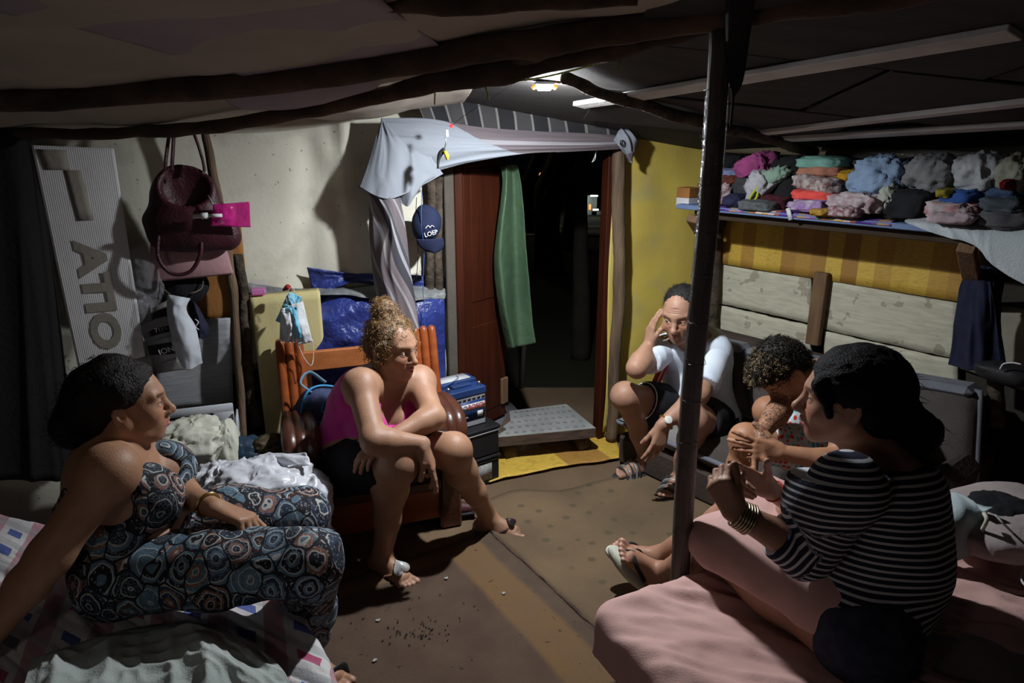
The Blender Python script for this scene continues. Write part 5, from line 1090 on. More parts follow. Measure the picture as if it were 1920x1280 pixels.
rows([[(1150, 262, .14), (1165, 240, .18), (1180, 245, .17)], [(1160, 275, .17), (1176, 262, .20), (1198, 262, .16)], [(1172, 292, .15), (1182, 290, .17), (1192, 278, .14)], [(1180, 302, .14), (1186, 304, .15), (1196, 262, .13)]], 'knot', M_towel, dr, um=lambda u, v: .25 + u * .4, seed=13, st=(2, 3), amp=.02)
MB().tube([BW(1167, 268, .20) + .011 * (bd * math.cos(a) + UP * math.sin(a)) for a in np.linspace(0, 6.28, 14)], .003, 6).build('eyelet', M_rubber, dr)
# dark striped cloth above it
M_dstripe = mat('dark_striped_cloth', (.03, .03, .035), .9, bump=.15)
b = NB(M_dstripe); a_ = b.attr('uvw'); x_, y_, z_ = b.sep(a_)[:3]; f_ = b.math('FRACT', b.math('MULTIPLY', y_, 12.5)); k_ = b.math('FRACT', b.math('MULTIPLY', y_, 6.25))
c_ = b.mix(b.math('LESS_THAN', k_, .5), (.022, .022, .026), (.055, .053, .056)); b.base(b.mix(b.math('LESS_THAN', f_, .13), c_, (.20, .195, .19)))
t = thing('striped_cloth', 'dark cloth with pale vertical stripes hung from the roof above the doorway', 'fabric', BW(960, 250, .1))
rows([[(765, 165, .16), (860, 160, .17), (960, 172, .16), (1060, 196, .15), (1180, 232, .13)], [(785, 200, .15), (870, 205, .15), (970, 212, .14), (1070, 226, .13), (1182, 246, .12)], [(800, 240, .12), (880, 245, .12), (975, 252, .11), (1075, 255, .10), (1184, 262, .09)]], 'cloth', M_dstripe, t, nu=30, nv=80, seed=15, st=(1, 8), amp=.012)
# white drawstring in the doorway
MB().tube(catmull([BW(1119, 282, .1), BW(1114, 296, .1), BW(1110, 304, .1)], 4) + catmull([BW(1110, 304, .1), BW(1116, 298, .1), BW(1117, 284, .1)], 4), .0015, 5).build('drawstring', M_whitetrim, label='short white string hanging at the top right of the doorway', cat='string')
# cap
M_cap = mat('navy_cap_cotton', (.012, .018, .055), .85, bump=.3, bs=300)
cc = BW(800, 425, .14); t = thing('cap', 'navy blue cap with a white logo hanging on the poles left of the door', 'cap', cc)
sd = SDF(); sd.ell(cc + UP * .01, (.062, .055, .075), RB @ np.array(Euler((0, .35, 0)).to_matrix()), .01); sd.ell(cc + UP * .055 + bd * -.01, (.025, .03, .035), RB, .03); V, F = sd.mesh(.0045); N_ = vnormals(V, F); V = V + N_ * (.004 * ridge(V, 16, 2, 3))[:, None]; mesh('crown', V, F, M_cap, t)
sheet('peak', lambda u, v: cc + np.outer((v - .5) * .115 * np.sqrt(np.clip(1.02 - u ** 2.4, 0, 1)), bd) - np.outer(.045 + u * .062, UP) + np.outer(.045 + .018 * np.cos((v - .5) * 2.6) - .012 * u, bn) + np.outer(.02 * u, bd), 14, 16, M_cap, th=.003, parent=t)
M_wtext = mat('white_print', (.75, .75, .75), .7, bump=0)
Rt = frame(nrm(bd + UP * .22 + bn * -.1), y=nrm(UP - bd * .22)); Rt = frame(Rt[:, 0], z=nrm(bn + UP * .05)); text_mesh('LOEP', .026, (Rt, cc + bn * .060 - UP * .022 + bd * .004), M_wtext, t)
MB().tube(catmull([cc + bn * .062 + bd * a_ + UP * (b_) for a_, b_ in ((-.02, .0), (-.008, .012), (0, .004), (.008, .012), (.018, .006))], 4), .0016, 5).build('logo', M_wtext, t)
M_cord = mat('blue_cord', (.05, .13, .42), .6)
MB().tube(catmull([BW(791, 360, .17), BW(790, 420, .19), BW(795, 470, .17), BW(793, 540, .16), BW(797, 580, .16), BW(795, 600, .16), BW(801, 640, .16), BW(804, 680, .16), BW(800, 715, .16)], 6), .0016, 5).build('cord', M_cord, label='thin blue cord hanging from the poles in front of the blue tarp', cat='cord')
MB().tube(catmull([BW(781, 370, .10), BW(779, 430, .10), BW(784, 470, .10), BW(781, 520, .1)], 6), .0016, 5).build('wire', M_wood_dk, label='thin dark wire hanging left of the navy cap', cat='wire')
# green tarp in the doorway
M_green = mat('green_tarp', (.062, .115, .062), .5, (.045, .085, .048), vs=6, bump=.35, bs=30, spec=.5)
GT = lambda px, py, o: PL(px, py, p0 + bn * o, bn)
G = [[GT(938, 312, -.06), GT(950, 310, -.03), GT(958, 308, -.06), GT(968, 308, -.05)], [GT(940, 350, -.06), GT(950, 360, -.02), GT(962, 350, -.08), GT(976, 345, -.05)], [GT(930, 430, -.06), GT(942, 440, -.01), GT(964, 440, -.10), GT(983, 430, -.05)], [GT(925, 500, -.06), GT(942, 500, -.00), GT(966, 500, -.11), GT(988, 500, -.05)], [GT(934, 580, -.06), GT(950, 580, .0), GT(968, 580, -.11), GT(996, 580, -.05)], [GT(950, 655, -.06), GT(964, 652, .0), GT(972, 650, -.09), GT(1004, 642, -.05)]]
sheet('green_tarp', lambda u, v: interp_grid(G, u, v) + np.outer(.008 * (ridge(np.c_[u * 2, v * 5, u * 0], 1, 2, 5)) + .006 * fbm(np.c_[u * 9, v * 5, u * 0], 1, 2, 3), bn), 60, 24, M_green, th=.002, label='long green tarp strip gathered and hanging at the left of the dark doorway', cat='tarp')
# ------------------------------------------------------------------ stack under blue tarp, yellow foam slab
M_blue = mat('blue_tarp_film', (.022, .038, .20), .38, (.014, .024, .13), vs=9, bump=.9, bs=38, spec=.5); M_gtarp = mat('grey_tarp_film', (.19, .20, .20), .5, (.11, .115, .12), vs=12, bump=.8, bs=30)
t = thing('tarp_covered_stack', 'tall stack wrapped in a shiny blue tarp behind the red armchair', 'tarp', BW(710, 700, 0.115))
rows([[(596, 552, 0.012), (640, 538, 0.015), (710, 548, 0.035), (760, 545, 0.035), (832, 552, 0.015)], [(584, 590, 0.075), (640, 575, 0.115), (710, 570, 0.125), (770, 575, 0.125), (833, 566, 0.075)], [(577, 650, 0.105), (640, 640, 0.135), (710, 640, 0.145), (770, 640, 0.145), (834, 640, 0.095)], [(575, 760, 0.105), (640, 760, 0.135), (710, 760, 0.145), (770, 760, 0.145), (836, 730, 0.095)], [(585, 880, 0.105), (640, 900, 0.135), (710, 890, 0.145), (770, 860, 0.145), (838, 830, 0.095)]], 'blue_tarp', M_blue, t, nu=80, nv=70, amp=.022, seed=17, st=(5, 3))
rows([[(575, 500, 0.012), (660, 512, 0.012), (740, 514, 0.012), (833, 520, 0.012)], [(590, 560, 0.015), (660, 530, 0.035), (740, 545, 0.035), (833, 555, 0.012)]], 'blue_tarp', M_blue, t, nu=20, nv=40, amp=.02, seed=19, st=(2, 5))
rows([[(462, 530, 0.012), (540, 540, 0.012), (640, 538, 0.012), (700, 534, 0.035), (770, 536, 0.045), (834, 540, 0.015)], [(466, 552, 0.035), (540, 552, 0.045), (640, 546, 0.065), (700, 545, 0.105), (770, 550, 0.105), (835, 548, 0.055)], [(468, 557, 0.055), (540, 554, 0.075), (640, 552, 0.095), (700, 560, 0.130), (770, 563, 0.130), (835, 560, 0.075)]], 'grey_tarp', M_gtarp, t, nu=16, nv=70, amp=.018, seed=21, st=(2, 9))
MB().tube(catmull([BW(690, 570, .26), BW(700, 578, .26), BW(708, 570, .26), BW(700, 590, .26), BW(694, 600, .25), BW(705, 592, .26), BW(699, 604, .26)], 5), .0015, 5).build('tie_string', M_cord, t)
M_foam = mat('yellow_foam', (.55, .48, .24), .95, (.46, .39, .19), vs=5, bump=.12, bs=120)
a, c = BW(470, 560, .12), BW(600, 548, .12); z0 = .0
sheet('foam_slab', lambda u, v: bilin(a - UP * .62, c - UP * .62, c, a, u, v) + np.outer(.003 * fbm(np.c_[u * 6, v * 6, u * 0], 1, 2, 7), bn), 20, 20, M_foam, th=.10, label='pale yellow foam slab standing at the wall left of the blue tarp', cat='foam')
pk = thing('plastic_tub', 'small clear tub with pink contents on the foam slab', 'tub', BW(484, 552, .08)); MB().box(BW(484, 546, .08), (.055, .05, .026), RB, .004).build('contents', mat('pink_contents', (.65, .12, .45), .7), pk)
M_clear = mat('clear_plastic', (.55, .55, .6), .12, bump=.6, bs=40, spec=.8); M_clear.node_tree.nodes['Principled BSDF'].inputs['Alpha'].default_value = .22
MB().box(BW(484, 538, .08), (.062, .056, .05), RB, .004).build('tub', M_clear, pk)
# face masks
M_mblue = mat('mask_blue', (.20, .52, .70), .85, bump=.2, bs=200); M_mwhite = mat('mask_white', (.68, .70, .72), .85, bump=.2, bs=200)
def mask(cx, cy, w, h, rot, m, label, seed, off, loop=True, fold=.0):
    c = BW(cx, cy, off); x = nrm(bd * math.cos(rot) + UP * math.sin(rot)); y = nrm(UP * math.cos(rot) - bd * math.sin(rot)); t = thing('face_mask', label, 'mask', c, 'face masks hanging above the armchair')
    def fn(u, v):
        pl = .006 * np.abs(((v * 4) % 1) - .5); return c + np.outer((u - .5) * w * (1 + .1 * (v - .5)), x) + np.outer((v - .5) * h, y) + np.outer(.025 * np.sin(u * 3.14) * np.sin(v * 3.14) + pl + fold * ridge(np.c_[u, v, u * 0 + seed], 3, 2, seed), bn)
    sheet('mask_body', fn, 22, 26, m, th=.002, parent=t)
    a_, b_ = c - x * w * .5 - y * h * .45, c + x * w * .5 - y * h * .45
    if loop: MB().tube(catmull([a_, a_ * .8 + b_ * .2 - y * .07, (a_ + b_) / 2 - y * .10 + bn * .02, b_ * .8 + a_ * .2 - y * .07, b_], 6), .0016, 5).build('ear_loop', M_mwhite, t)
    MB().tube(catmull([c + y * h * .5, c + y * h * .5 + UP * .03 - bd * .01, BW(538, 548, off)], 5), .0014, 5).build('ear_loop', M_mwhite, t)
mask(541, 578, .055, .13, -.5, M_mblue, 'blue crumpled surgical mask, highest of the three hanging masks', 1, .22, False, .02)
mask(541, 608, .065, .14, -.15, M_mwhite, 'white surgical mask in the middle of the hanging masks', 2, .24, False, .02)
mask(563, 606, .060, .17, .15, M_mwhite, 'white and blue mask hanging lowest with a long ear loop', 3, .25, True, .006)
mask(556, 605, .030, .13, .12, M_mblue, 'narrow blue mask edge between the two white hanging masks', 4, .26, False, .008)
MB().tube(catmull([BW(530, 545, .2), BW(540, 538, .2), BW(546, 545, .2)], 4), [.003, .014, .004], 6, wob=.4, ws=60).build('red_rag', mat('red_rag', (.35, .03, .02), .9), label='small red rag above the hanging masks', cat='rag')
# ------------------------------------------------------------------ handbags and things hanging on the left
M_mar = mat('maroon_leather', (.055, .008, .016), .5, (.03, .005, .009), vs=8, bump=.3, bs=120, spec=.4); M_rose = mat('dusty_pink_leather', (.45, .26, .27), .5, (.36, .20, .21), vs=5, bump=.15)
c = BW(355, 392, .22); t = thing('handbag', 'large maroon handbag with open top hanging from long straps', 'handbag', c)
sd = SDF(); R_ = RB @ np.array(Euler((0, .12, 0)).to_matrix()); sd.ell(c - UP * .05, (.155, .07, .095), R_, .03); sd.ell(c + UP * .03 + bd * -.01, (.115, .06, .13), R_, .03); sd.cone(c - UP * .10 - bd * .10, c - UP * .11 + bd * .12, .045, .045, .03); sd.ell(c + UP * .09 + bn * .03, (.085, .045, .10), R_, .01, sub=True)
V, F = sd.mesh(.006); N_ = vnormals(V, F); V = V + N_ * (.008 * ridge(V, 8, 2, 3))[:, None]; mesh('bag_body', V, F, M_mar, t)
for xa, xb, o in ((322, 333, .26), (310, 326, .22)): MB().tube(catmull([BW(xa, 322, o), BW(xa + 2, 290, o), BW(xb - 4, 232, o - .03), BW(xb + 12, 205, o - .05), BW(352, 225, o - .03), BW(368, 262, o), BW(380, 300, o), BW(384, 322, o)], 6), .009, 8, flat=.6).build('strap', M_mar, t)
MB().tube(catmull([BW(390, 366, .30), BW(397, 380, .31), BW(404, 388, .31)], 4), .003, 6).build('clasp', M_silver, t); MB().box(BW(383, 323, .29), (.014, .006, .012), RB, .002).build('clasp', M_silver, t)
c = BW(356, 480, .17); t = thing('handbag', 'dusty pink handbag with rounded maroon handle, under the large maroon bag', 'handbag', c)
sheet('bag_body', lambda u, v: c + np.outer((u - .5) * (.25 + .045 * (1 - v)), bd) + np.outer((v - .5) * .165 + .012 * (u - .5), UP) + np.outer(.04 * np.sin(np.clip(u, .02, .98) * 3.14) ** .5 * np.sin(np.clip(v * .9 + .08, 0, 1) * 3.14) ** .5, bn), 30, 22, M_rose, th=.06, parent=t)
MB().tube(catmull([BW(297, 440, .27), BW(296, 480, .28), BW(312, 506, .28), BW(335, 515, .28), BW(360, 506, .28), BW(376, 475, .28), BW(377, 440, .27)], 6), .0075, 8).build('handle', M_mar, t, label='maroon rolled handle')
M_mag2 = mat('magenta_film', (.62, .02, .25), .12, (.5, .015, .2), bump=.4, bs=20, spec=.9); M_mag2.node_tree.nodes['Principled BSDF'].inputs['Alpha'].default_value = .82
c = BW(425, 402, .33); t = thing('spray_pouch', 'bright magenta plastic spray pouch with a white nozzle, hanging on the maroon bag', 'pouch', c)
sheet('pouch', lambda u, v: bilin(BW(395, 424, .32), BW(470, 426, .30), BW(468, 378, .30), BW(400, 383, .32), u, v) + np.outer(.018 * np.sin(np.clip(u * 1.6, 0, 1) * 3.14) * np.sin(v * 3.14) + .003 * ridge(np.c_[u, v, u * 0], 5, 2, 2), bn), 26, 16, M_mag2, th=.006, parent=t)
ax = nrm(BW(366, 405, .34) - BW(396, 403, .34)); MB().lathe([(.0, 0), (.011, 0), (.011, .022), (.008, .024), (.008, .05), (.0, .052)], BW(390, 404, .335), frame(np.cross(ax, UP), z=ax), 14).build('nozzle', M_whitetrim, t); MB().box(BW(404, 404, .345), (.045, .003, .012), RB).build('label', M_whitetrim, t)
# printed bag, white folded bag, navy bag, clear bags
M_wbag = mat('white_paper_bag', (.52, .55, .60), .8, (.44, .47, .52), vs=6, bump=.15); M_prt = mat('black_white_print', (.4, .4, .4), .7, bump=.1)
b = NB(M_prt); a_ = b.attr('uvw'); x_, y_, z_ = b.sep(a_)[:3]; yy = b.math('ADD', y_, b.math('MULTIPLY', x_, .06)); b.base(b.ramp(yy, [(0, (.26, .24, .25)), (.17, (.30, .30, .31)), (.26, (.015, .015, .018)), (.40, (.28, .29, .31)), (.55, (.02, .02, .022)), (.66, (.26, .25, .26)), (.80, (.015, .015, .018)), (.92, (.24, .23, .22))], 'CONSTANT'))
pb = thing('printed_bag', 'crumpled bag printed with black and white bands, left of the white folded bag', 'bag', BW(300, 640, .2))
PG = [[(262, 590, .14), (290, 575, .20), (318, 560, .20)], [(266, 625, .15), (295, 610, .23), (325, 600, .22)], [(278, 655, .15), (305, 648, .23), (332, 640, .22)], [(292, 700, .12), (318, 697, .20), (358, 690, .18)]]
rows(PG, 'bag_body', M_prt, pb, nu=30, nv=20, amp=.014, seed=25, st=(3, 2))
for o_ in bpy.data.objects:
    if o_.name.startswith('bag_body') and o_.parent == pb:
        at_ = o_.data.attributes['uvw']; n_ = len(at_.data); ar = np.zeros(n_ * 3, np.float32); at_.data.foreach_get('vector', ar); ar = ar.reshape(-1, 3); at_.data.foreach_set('vector', np.stack([ar[:, 1], 1 - ar[:, 0], ar[:, 2]], 1).astype(np.float32).ravel())
xt = nrm(BW(325, 655, .24) - BW(295, 664, .24)); Rt = frame(xt, z=bn)
text_mesh('ION', .030, (Rt, BW(312, 657, .262)), M_wtext, pb); text_mesh('71ST', .022, (Rt, BW(302, 617, .262)), mat('grey_print', (.2, .2, .2), .7), pb); text_mesh('CORREIOS 025', .011, (Rt, BW(302, 634, .262)), bpy.data.materials['black_cloth'], pb)
text_mesh('EXPRESSION', .012, (Rt, BW(322, 674, .250)), bpy.data.materials['black_cloth'], pb)
rows([[(314, 552, .24), (335, 556, .26), (357, 560, .24)], [(312, 580, .26), (332, 582, .28), (350, 580, .25)], [(318, 620, .26), (342, 618, .29), (366, 612, .26)], [(326, 655, .26), (348, 652, .29), (374, 645, .26)], [(340, 688, .25), (356, 694, .28), (380, 680, .25)]], 'folded_bag', M_wbag, thing('white_bag', 'white folded cloth bag hanging beside the banded printed bag', 'bag', BW(345, 690, .24)), nu=40, nv=16, amp=.014, seed=27, st=(4, 2))
nb = thing('navy_bag', 'navy blue bag with white trim peeking out behind the white folded bag', 'bag', BW(375, 600, .18)); rows([[(352, 565, .15), (364, 566, .19), (372, 575, .16)], [(358, 600, .17), (374, 600, .21), (392, 615, .16)], [(364, 632, .16), (374, 634, .19), (382, 636, .15)]], 'bag_body', mat('navy_bag_cloth', (.02, .022, .05), .8), nb, nu=16, nv=16, amp=.01, seed=28)
MB().tube(catmull([BW(366, 598, .24), BW(372, 604, .24), BW(367, 612, .24), BW(373, 618, .23)], 4), .002, 5).build('trim', M_whitetrim, nb)
for i, (x_, y_, w_, h_, lb) in enumerate(((272, 520, .05, .11, 'crumpled clear plastic bag between the white panel and the pink handbag'), (262, 590, .045, .10, 'lower clear plastic bag beside the white panel edge'))):
    c = BW(x_, y_, .18); sd = SDF(); sd.ell(c, (w_, .035, h_), RB, .01); V, F = sd.mesh(.006); N_ = vnormals(V, F); V = V + N_ * (.016 * ridge(V, 16, 3, 3 + i))[:, None]; mesh('clear_bag', V, F, M_clear, label=lb, cat='plastic bag')
mb = MB(); mb.tube(catmull([BW(290, 440, .12), BW(300, 500, .14), BW(306, 552, .16)], 5), .006, 6, flat=.4); mb.tube(catmull([BW(300, 530, .2), BW(310, 545, .22), BW(320, 552, .22)], 5), .002, 5); mb.tube(catmull([BW(382, 520, .16), BW(378, 540, .18), BW(364, 548, .2), BW(356, 550, .2)], 5), .003, 6)
mb.build('hanging_strap', mat('khaki_strap', (.13, .12, .09), .8), label='khaki straps looping beneath the pink handbag', cat='strap')
c = BW(338, 535, .12); sd = SDF(); sd.ell(c, (.10, .04, .075), RB, .02); V, F = sd.mesh(.008); mesh('black_bag', V + vnormals(V, F) * (.01 * ridge(V, 9, 2, 3))[:, None], F, M_black_cloth, label='black bag hidden beneath the pink handbag', cat='bag')
# ------------------------------------------------------------------ laundry basket
M_wht = mat('white_plastic', (.50, .52, .56), .45, (.44, .46, .5), vs=3, bump=.05)
bc = V3(-1.235, 2.40, 0); t = thing('laundry_basket', 'white woven plastic laundry basket filled with cream cloth', 'basket', bc); Rb = RB; 
def rrect(z, wx, wy, n=40, e=4.0):
    a = np.linspace(0, 2 * math.pi, n, endpoint=False); return [bc + Rb @ np.array([wx * np.sign(math.cos(q)) * abs(math.cos(q)) ** (2 / e), wy * np.sign(math.sin(q)) * abs(math.sin(q)) ** (2 / e), z]) for q in a]
def loopt(mb, L_, r, n=6, flat=1): mb.tube(L_ + [L_[0], L_[1]], r, n, flat=flat, caps=False)
def wz(z): f = .105 + .045 * z / .52; return f * 1.18, f * .86
mb = MB()
for k in range(17): z = .03 + k * .0225; L_ = rrect(z, *wz(z), 64); L_ = [q_ + (q_ - bc - UP * z) / np.linalg.norm(q_ - bc - UP * z) * (.0035 if (i // 1 + k) % 2 else -.0035) for i, q_ in enumerate(L_)]; loopt(mb, L_, .0062, 5)
mb.build('woven_strand', M_wht, t, kind='stuff')
mb = MB()
for i in range(32):
    mb.tube([rrect(z, *wz(z), 64)[2 * i] for z in (.02, .2, .43)], .004, 5)
mb.build('upright_rib', M_wht, t, kind='stuff')
mb = MB(); mb.prism([tuple((Rb.T @ (q_ - bc))[:2]) for q_ in rrect(0, *wz(0), 40)], .012, bc + UP * .012, Rb); mb.build('basket_base', M_wht, t)
# rim with handle openings at the rear and front
wx, wy = wz(.49)
mb = MB(); loopt(mb, rrect(.435, wx, wy), .007); loopt(mb, rrect(.452, wx, wy), .004)
for sgn in (1,):
    L_ = []
    for (x0_, x1_, z0_, z1_) in ((-1, 1, .50, .535), (-1, -.52, .435, .505), (.52, 1, .435, .505), (-1, 1, .435, .462)):
        mb.box(bc + Rb @ np.array([(x0_ + x1_) / 2 * wx * .92, sgn * wy, (z0_ + z1_) / 2]), ((x1_ - x0_) * wx * .92, .008, z1_ - z0_), Rb, .003)
for sgn in (1, -1): mb.box(bc + Rb @ np.array([sgn * wx, wy * .45, .475]), (.008, wy * .9, .075), Rb, .003)
mb.build('rim', M_wht, t)
M_cream = mat('cream_cloth', (.60, .60, .51), .9, (.50, .50, .42), vs=5, bump=.2, bs=200)
def soft(name, c, rad, R, m, seed=0, amp=.2, ws=5, e=.55, nu=36, nv=22, parent=None, label=None, cat=None, group=None, layers=0, kind=None, low=.0, st=(1, 1, 1), attrs=None, org=None, fine=.12):
    """a lump of cloth: superellipsoid with sharp folds"""
    u, v = np.meshgrid(np.linspace(0, 2 * math.pi, nu, endpoint=False), np.linspace(-math.pi / 2, math.pi / 2, nv), indexing='ij'); u = u.ravel(); v = v.ravel()
    sg = lambda a, p: np.sign(a) * np.abs(a) ** p
    D = np.stack([sg(np.cos(v), e) * sg(np.cos(u), e), sg(np.cos(v), e) * sg(np.sin(u), e), sg(np.sin(v), e)], 1); rad = np.array(rad, float)
    Q = D * rad / rad.max() * np.array(st); f = amp * (ridge(Q + seed * 3.1, ws, 3, seed) - .45) + amp * fine * (ridge(Q + seed * 1.7, ws * 2.3, 2, seed + 8) - .4) + amp * .7 * fbm(Q + seed, ws * .5, 2, seed + 4)
    if layers: f = f + amp * .55 * np.abs(np.sin(D[:, 2] * layers * 1.57 + 1.5 * fbm(Q, 2, 1, seed)))
    P = D * (1 + f)[:, None] * rad; P[:, 2] = np.where(P[:, 2] < -rad[2] * (1 - low), -rad[2] * (1 - low), P[:, 2])
    V = P @ np.asarray(R).T + np.array(c, float)
    idx = lambda i, j: (i % nu) * nv + j
    F = [(idx(i, j), idx(i + 1, j), idx(i + 1, j + 1), idx(i, j + 1)) for i in range(nu) for j in range(nv - 1)]
    return mesh(name, V, np.array(F), m, parent, label=label, cat=cat, group=group, kind=kind)
lb = soft('linen_bundle', bc + V3(.035, -.03, .455), (.135, .125, .075), Rb, M_cream, 5, .30, 2.6, .8, 90, 50, label='cream bed linen stuffed into the white laundry basket', cat='linen')
soft('linen_overhang', bc + Rb @ np.array([.01, -.115, .41]), (.14, .032, .085), Rb, M_cream, 8, .28, 2.6, .8, 90, 40, parent=lb); soft('linen_overhang', bc + Rb @ np.array([.135, -.05, .42]), (.045, .10, .10), Rb, M_cream, 9, .25, 2.6, .8, 70, 40, parent=lb)
# plastic bags heap
M_pw = mat('white_plastic_bag', (.62, .63, .68), .35, (.54, .55, .6), vs=4, bump=.6, bs=24, spec=.5); M_pw.node_tree.nodes['Principled BSDF'].inputs['Subsurface Weight'].default_value = .15; M_pw.node_tree.nodes['Principled BSDF'].inputs['Subsurface Radius'].default_value = (.03, .03, .03)
h = soft('plastic_bag', (-.845, 2.06, .245), (.215, .165, .255), Rz(.3), M_pw, 11, .24, 2.4, .8, 130, 80, fine=.2, label='large heap of white plastic carrier bags behind the girl\'s knees', cat='plastic bag', low=.05)
soft('bag_top', (-.82, 2.04, .44), (.16, .12, .08), Rz(.5), M_pw, 13, .34, 2.6, .8, 110, 60, parent=h); soft('bag_top', (-.98, 2.08, .40), (.11, .10, .10), Rz(.1), M_pw, 14, .35, 3.0, .8, 90, 50, parent=h)
sheet('bag_handle', lambda u, v: interp_grid([[W(520, 880, 2.08), W(505, 862, 2.10), W(490, 858, 2.12)], [W(545, 872, 2.06), W(530, 858, 2.08), W(515, 850, 2.12)], [W(582, 876, 2.03), W(580, 862, 2.06), W(574, 852, 2.08)]], u, v) + np.outer(.008 * ridge(np.c_[u, v, u * 0], 4, 2, 3), UP), 20, 12, M_pw, th=.0015, parent=h)
soft('dark_bag', W(468, 860, 2.42), (.085, .08, .085), Rb, mat('dark_teal_bag', (.025, .05, .085), .4, bump=.5, bs=30), 15, .22, 3, .8, 50, 30, label='dark teal plastic bag beside the laundry basket', cat='plastic bag')
soft('patterned_bag', W(505, 838, 2.42), (.06, .05, .05), Rb, mat('leopard_cloth', (.13, .10, .05), .8, (.02, .015, .01), vs=50, bump=.2), 16, .2, 3, .8, 40, 26, label='small leopard patterned bag left of the armchair', cat='bag')
soft('clear_bag', W(345, 925, 2.1), (.06, .05, .055), Rb, M_clear, 17, .4, 4, .8, 50, 30, label='crumpled clear bag in front of the laundry basket foot', cat='plastic bag')
MB().box(W(402, 945, 1.95), (.07, .05, .03), Rz(.2), .004).build('pink_packet', mat('pink_packet', (.5, .18, .28), .6), label='small pink packet behind the girl\'s wrist', cat='packet')
# ------------------------------------------------------------------ armchair
M_cw = mat('red_varnished_wood', (.34, .085, .022), .32, (.24, .055, .015), vs=4, bump=.12, bs=40, stretch=(1, 1, 6), spec=.5, coat=.3); M_rail = mat('orange_wood_rail', (.42, .14, .04), .55, (.34, .11, .03), vs=5, bump=.2, bs=60, stretch=(1, 6, 6)); M_cwd = mat('dark_varnished_wood', (.10, .032, .018), .35, (.06, .02, .012), vs=5, bump=.15, spec=.5, coat=.2)
O_ = V3(-.905, 2.66, 0); cx = bd; cy = bn      # rear left corner, along the back, towards the front
t = thing('armchair', 'red varnished wooden armchair with round slats that the blonde woman sits on', 'armchair', O_)
def cp(x, y, z): return O_ + cx * x + cy * y + UP * z
for side, x0 in ((0, 0.0), (1, .565)):
    for j in range(3):
        xx = x0 + (j - 1) * .037 + (.0 if side == 0 else .0)
        MB().tube(catmull([cp(xx, -.055, .755 - .004 * abs(j - 1)), cp(xx, -.045, .735), cp(xx, 0, .56), cp(xx, .04, .40), cp(xx, .03, .2), cp(xx, -.02, .02)], 8), [.014, .019, .0195, .0195, .019, .018], 12).build('slat', M_cw, t)
        MB().tube(catmull([cp(xx, .03, .46), cp(xx, .15, .50), cp(xx, .28, .505), cp(xx, .355, .485), cp(xx, .385, .44), cp(xx, .37, .385)], 8), [.02, .024, .031, .034, .032, .022], 12).build('armrest_roll', M_cwd, t, label='dark rolled armrest slat')
    MB().box(cp(x0, .34, .20), (.09, .05, .40), RB, .01).build('leg', M_cwd, t)
MB().box(cp(.2825, -.035, .665), (.53, .026, .085), RB, .005).build('back_rail', M_rail, t, label='flat orange top rail'); MB().box(cp(.2825, -.005, .40), (.53, .022, .07), RB, .005).build('back_rail', M_cwd, t)
MB().box(cp(.2825, .18, .205), (.52, .36, .05), RB, .01).build('seat', M_cwd, t); MB().box(cp(.2825, .33, .12), (.50, .022, .15), RB, .004).build('apron', M_cw, t)
# backpack
M_bp = mat('navy_backpack', (.035, .05, .12), .7, (.025, .035, .085), vs=9, bump=.4, bs=120); M_cy = mat('cyan_piping', (.06, .36, .72), .6, bump=0)
bc2 = cp(.125, .125, .475); xb = nrm(cx * .92 - UP * .35 - cy * .1); Rk = frame(xb, z=nrm(cy + UP * .55 + cx * .1)); t = thing('backpack', 'navy backpack with bright cyan piping leaning in the armchair behind the blonde woman', 'backpack', bc2 - UP * .14)
def bk(x, y, z): return bc2 + Rk @ np.array([x, y, z])
sd = SDF(); 
for z in (-.03, .03): sd.ell(bk(0, 0, z), (.135, .115, .04), Rk, .03)
sd.cone(bk(-.07, -.05, 0), bk(-.07, .05, 0), .05, .05, .03); sd.cone(bk(.07, -.05, 0), bk(.07, .05, 0), .05, .05, .03)
V, F = sd.mesh(.006); mesh('bag_body', V + vnormals(V, F) * (.004 * ridge(V, 10, 2, 3))[:, None], F, M_bp, t)
el = lambda a, b, z, a0=0, a1=2 * math.pi, ox=0, oy=0, n=40: [bk(ox + a * math.copysign(abs(math.cos(q)) ** .7, math.cos(q)), oy + b * math.copysign(abs(math.sin(q)) ** .7, math.sin(q)), z) for q in np.linspace(a0, a1, n)]
MB().tube(el(.130, .110, .055), .0045, 6).build('piping', M_cy, t); MB().tube(el(.075, .062, .072, 0, 3.14, .02, .0), .006, 6, flat=.6).build('piping', M_cy, t); MB().tube([bk(-.055, -.002, .073), bk(.095, -.002, .072)], .005, 6).build('piping', M_cy, t)
for yy in (-.045, -.085): MB().tube([bk(-.09, yy, .066), bk(.09, yy * .9, .066)], .006, 6, flat=.5).build('strap', M_cy, t)
MB().tube(catmull([bk(-.10, .07, .05), bk(-.15, .10, .05), bk(-.12, .15, .04), bk(-.05, .12, .045)], 6), .009, 8, flat=.5).build('carry_handle', mat('grey_blue_strap', (.15, .25, .33), .8), t)
MB().box(cp(.50, .18, .548), (.09, .11, .004), RB).build('paper', M_whitetrim, label='white sheet of paper on the right armrest', cat='paper')
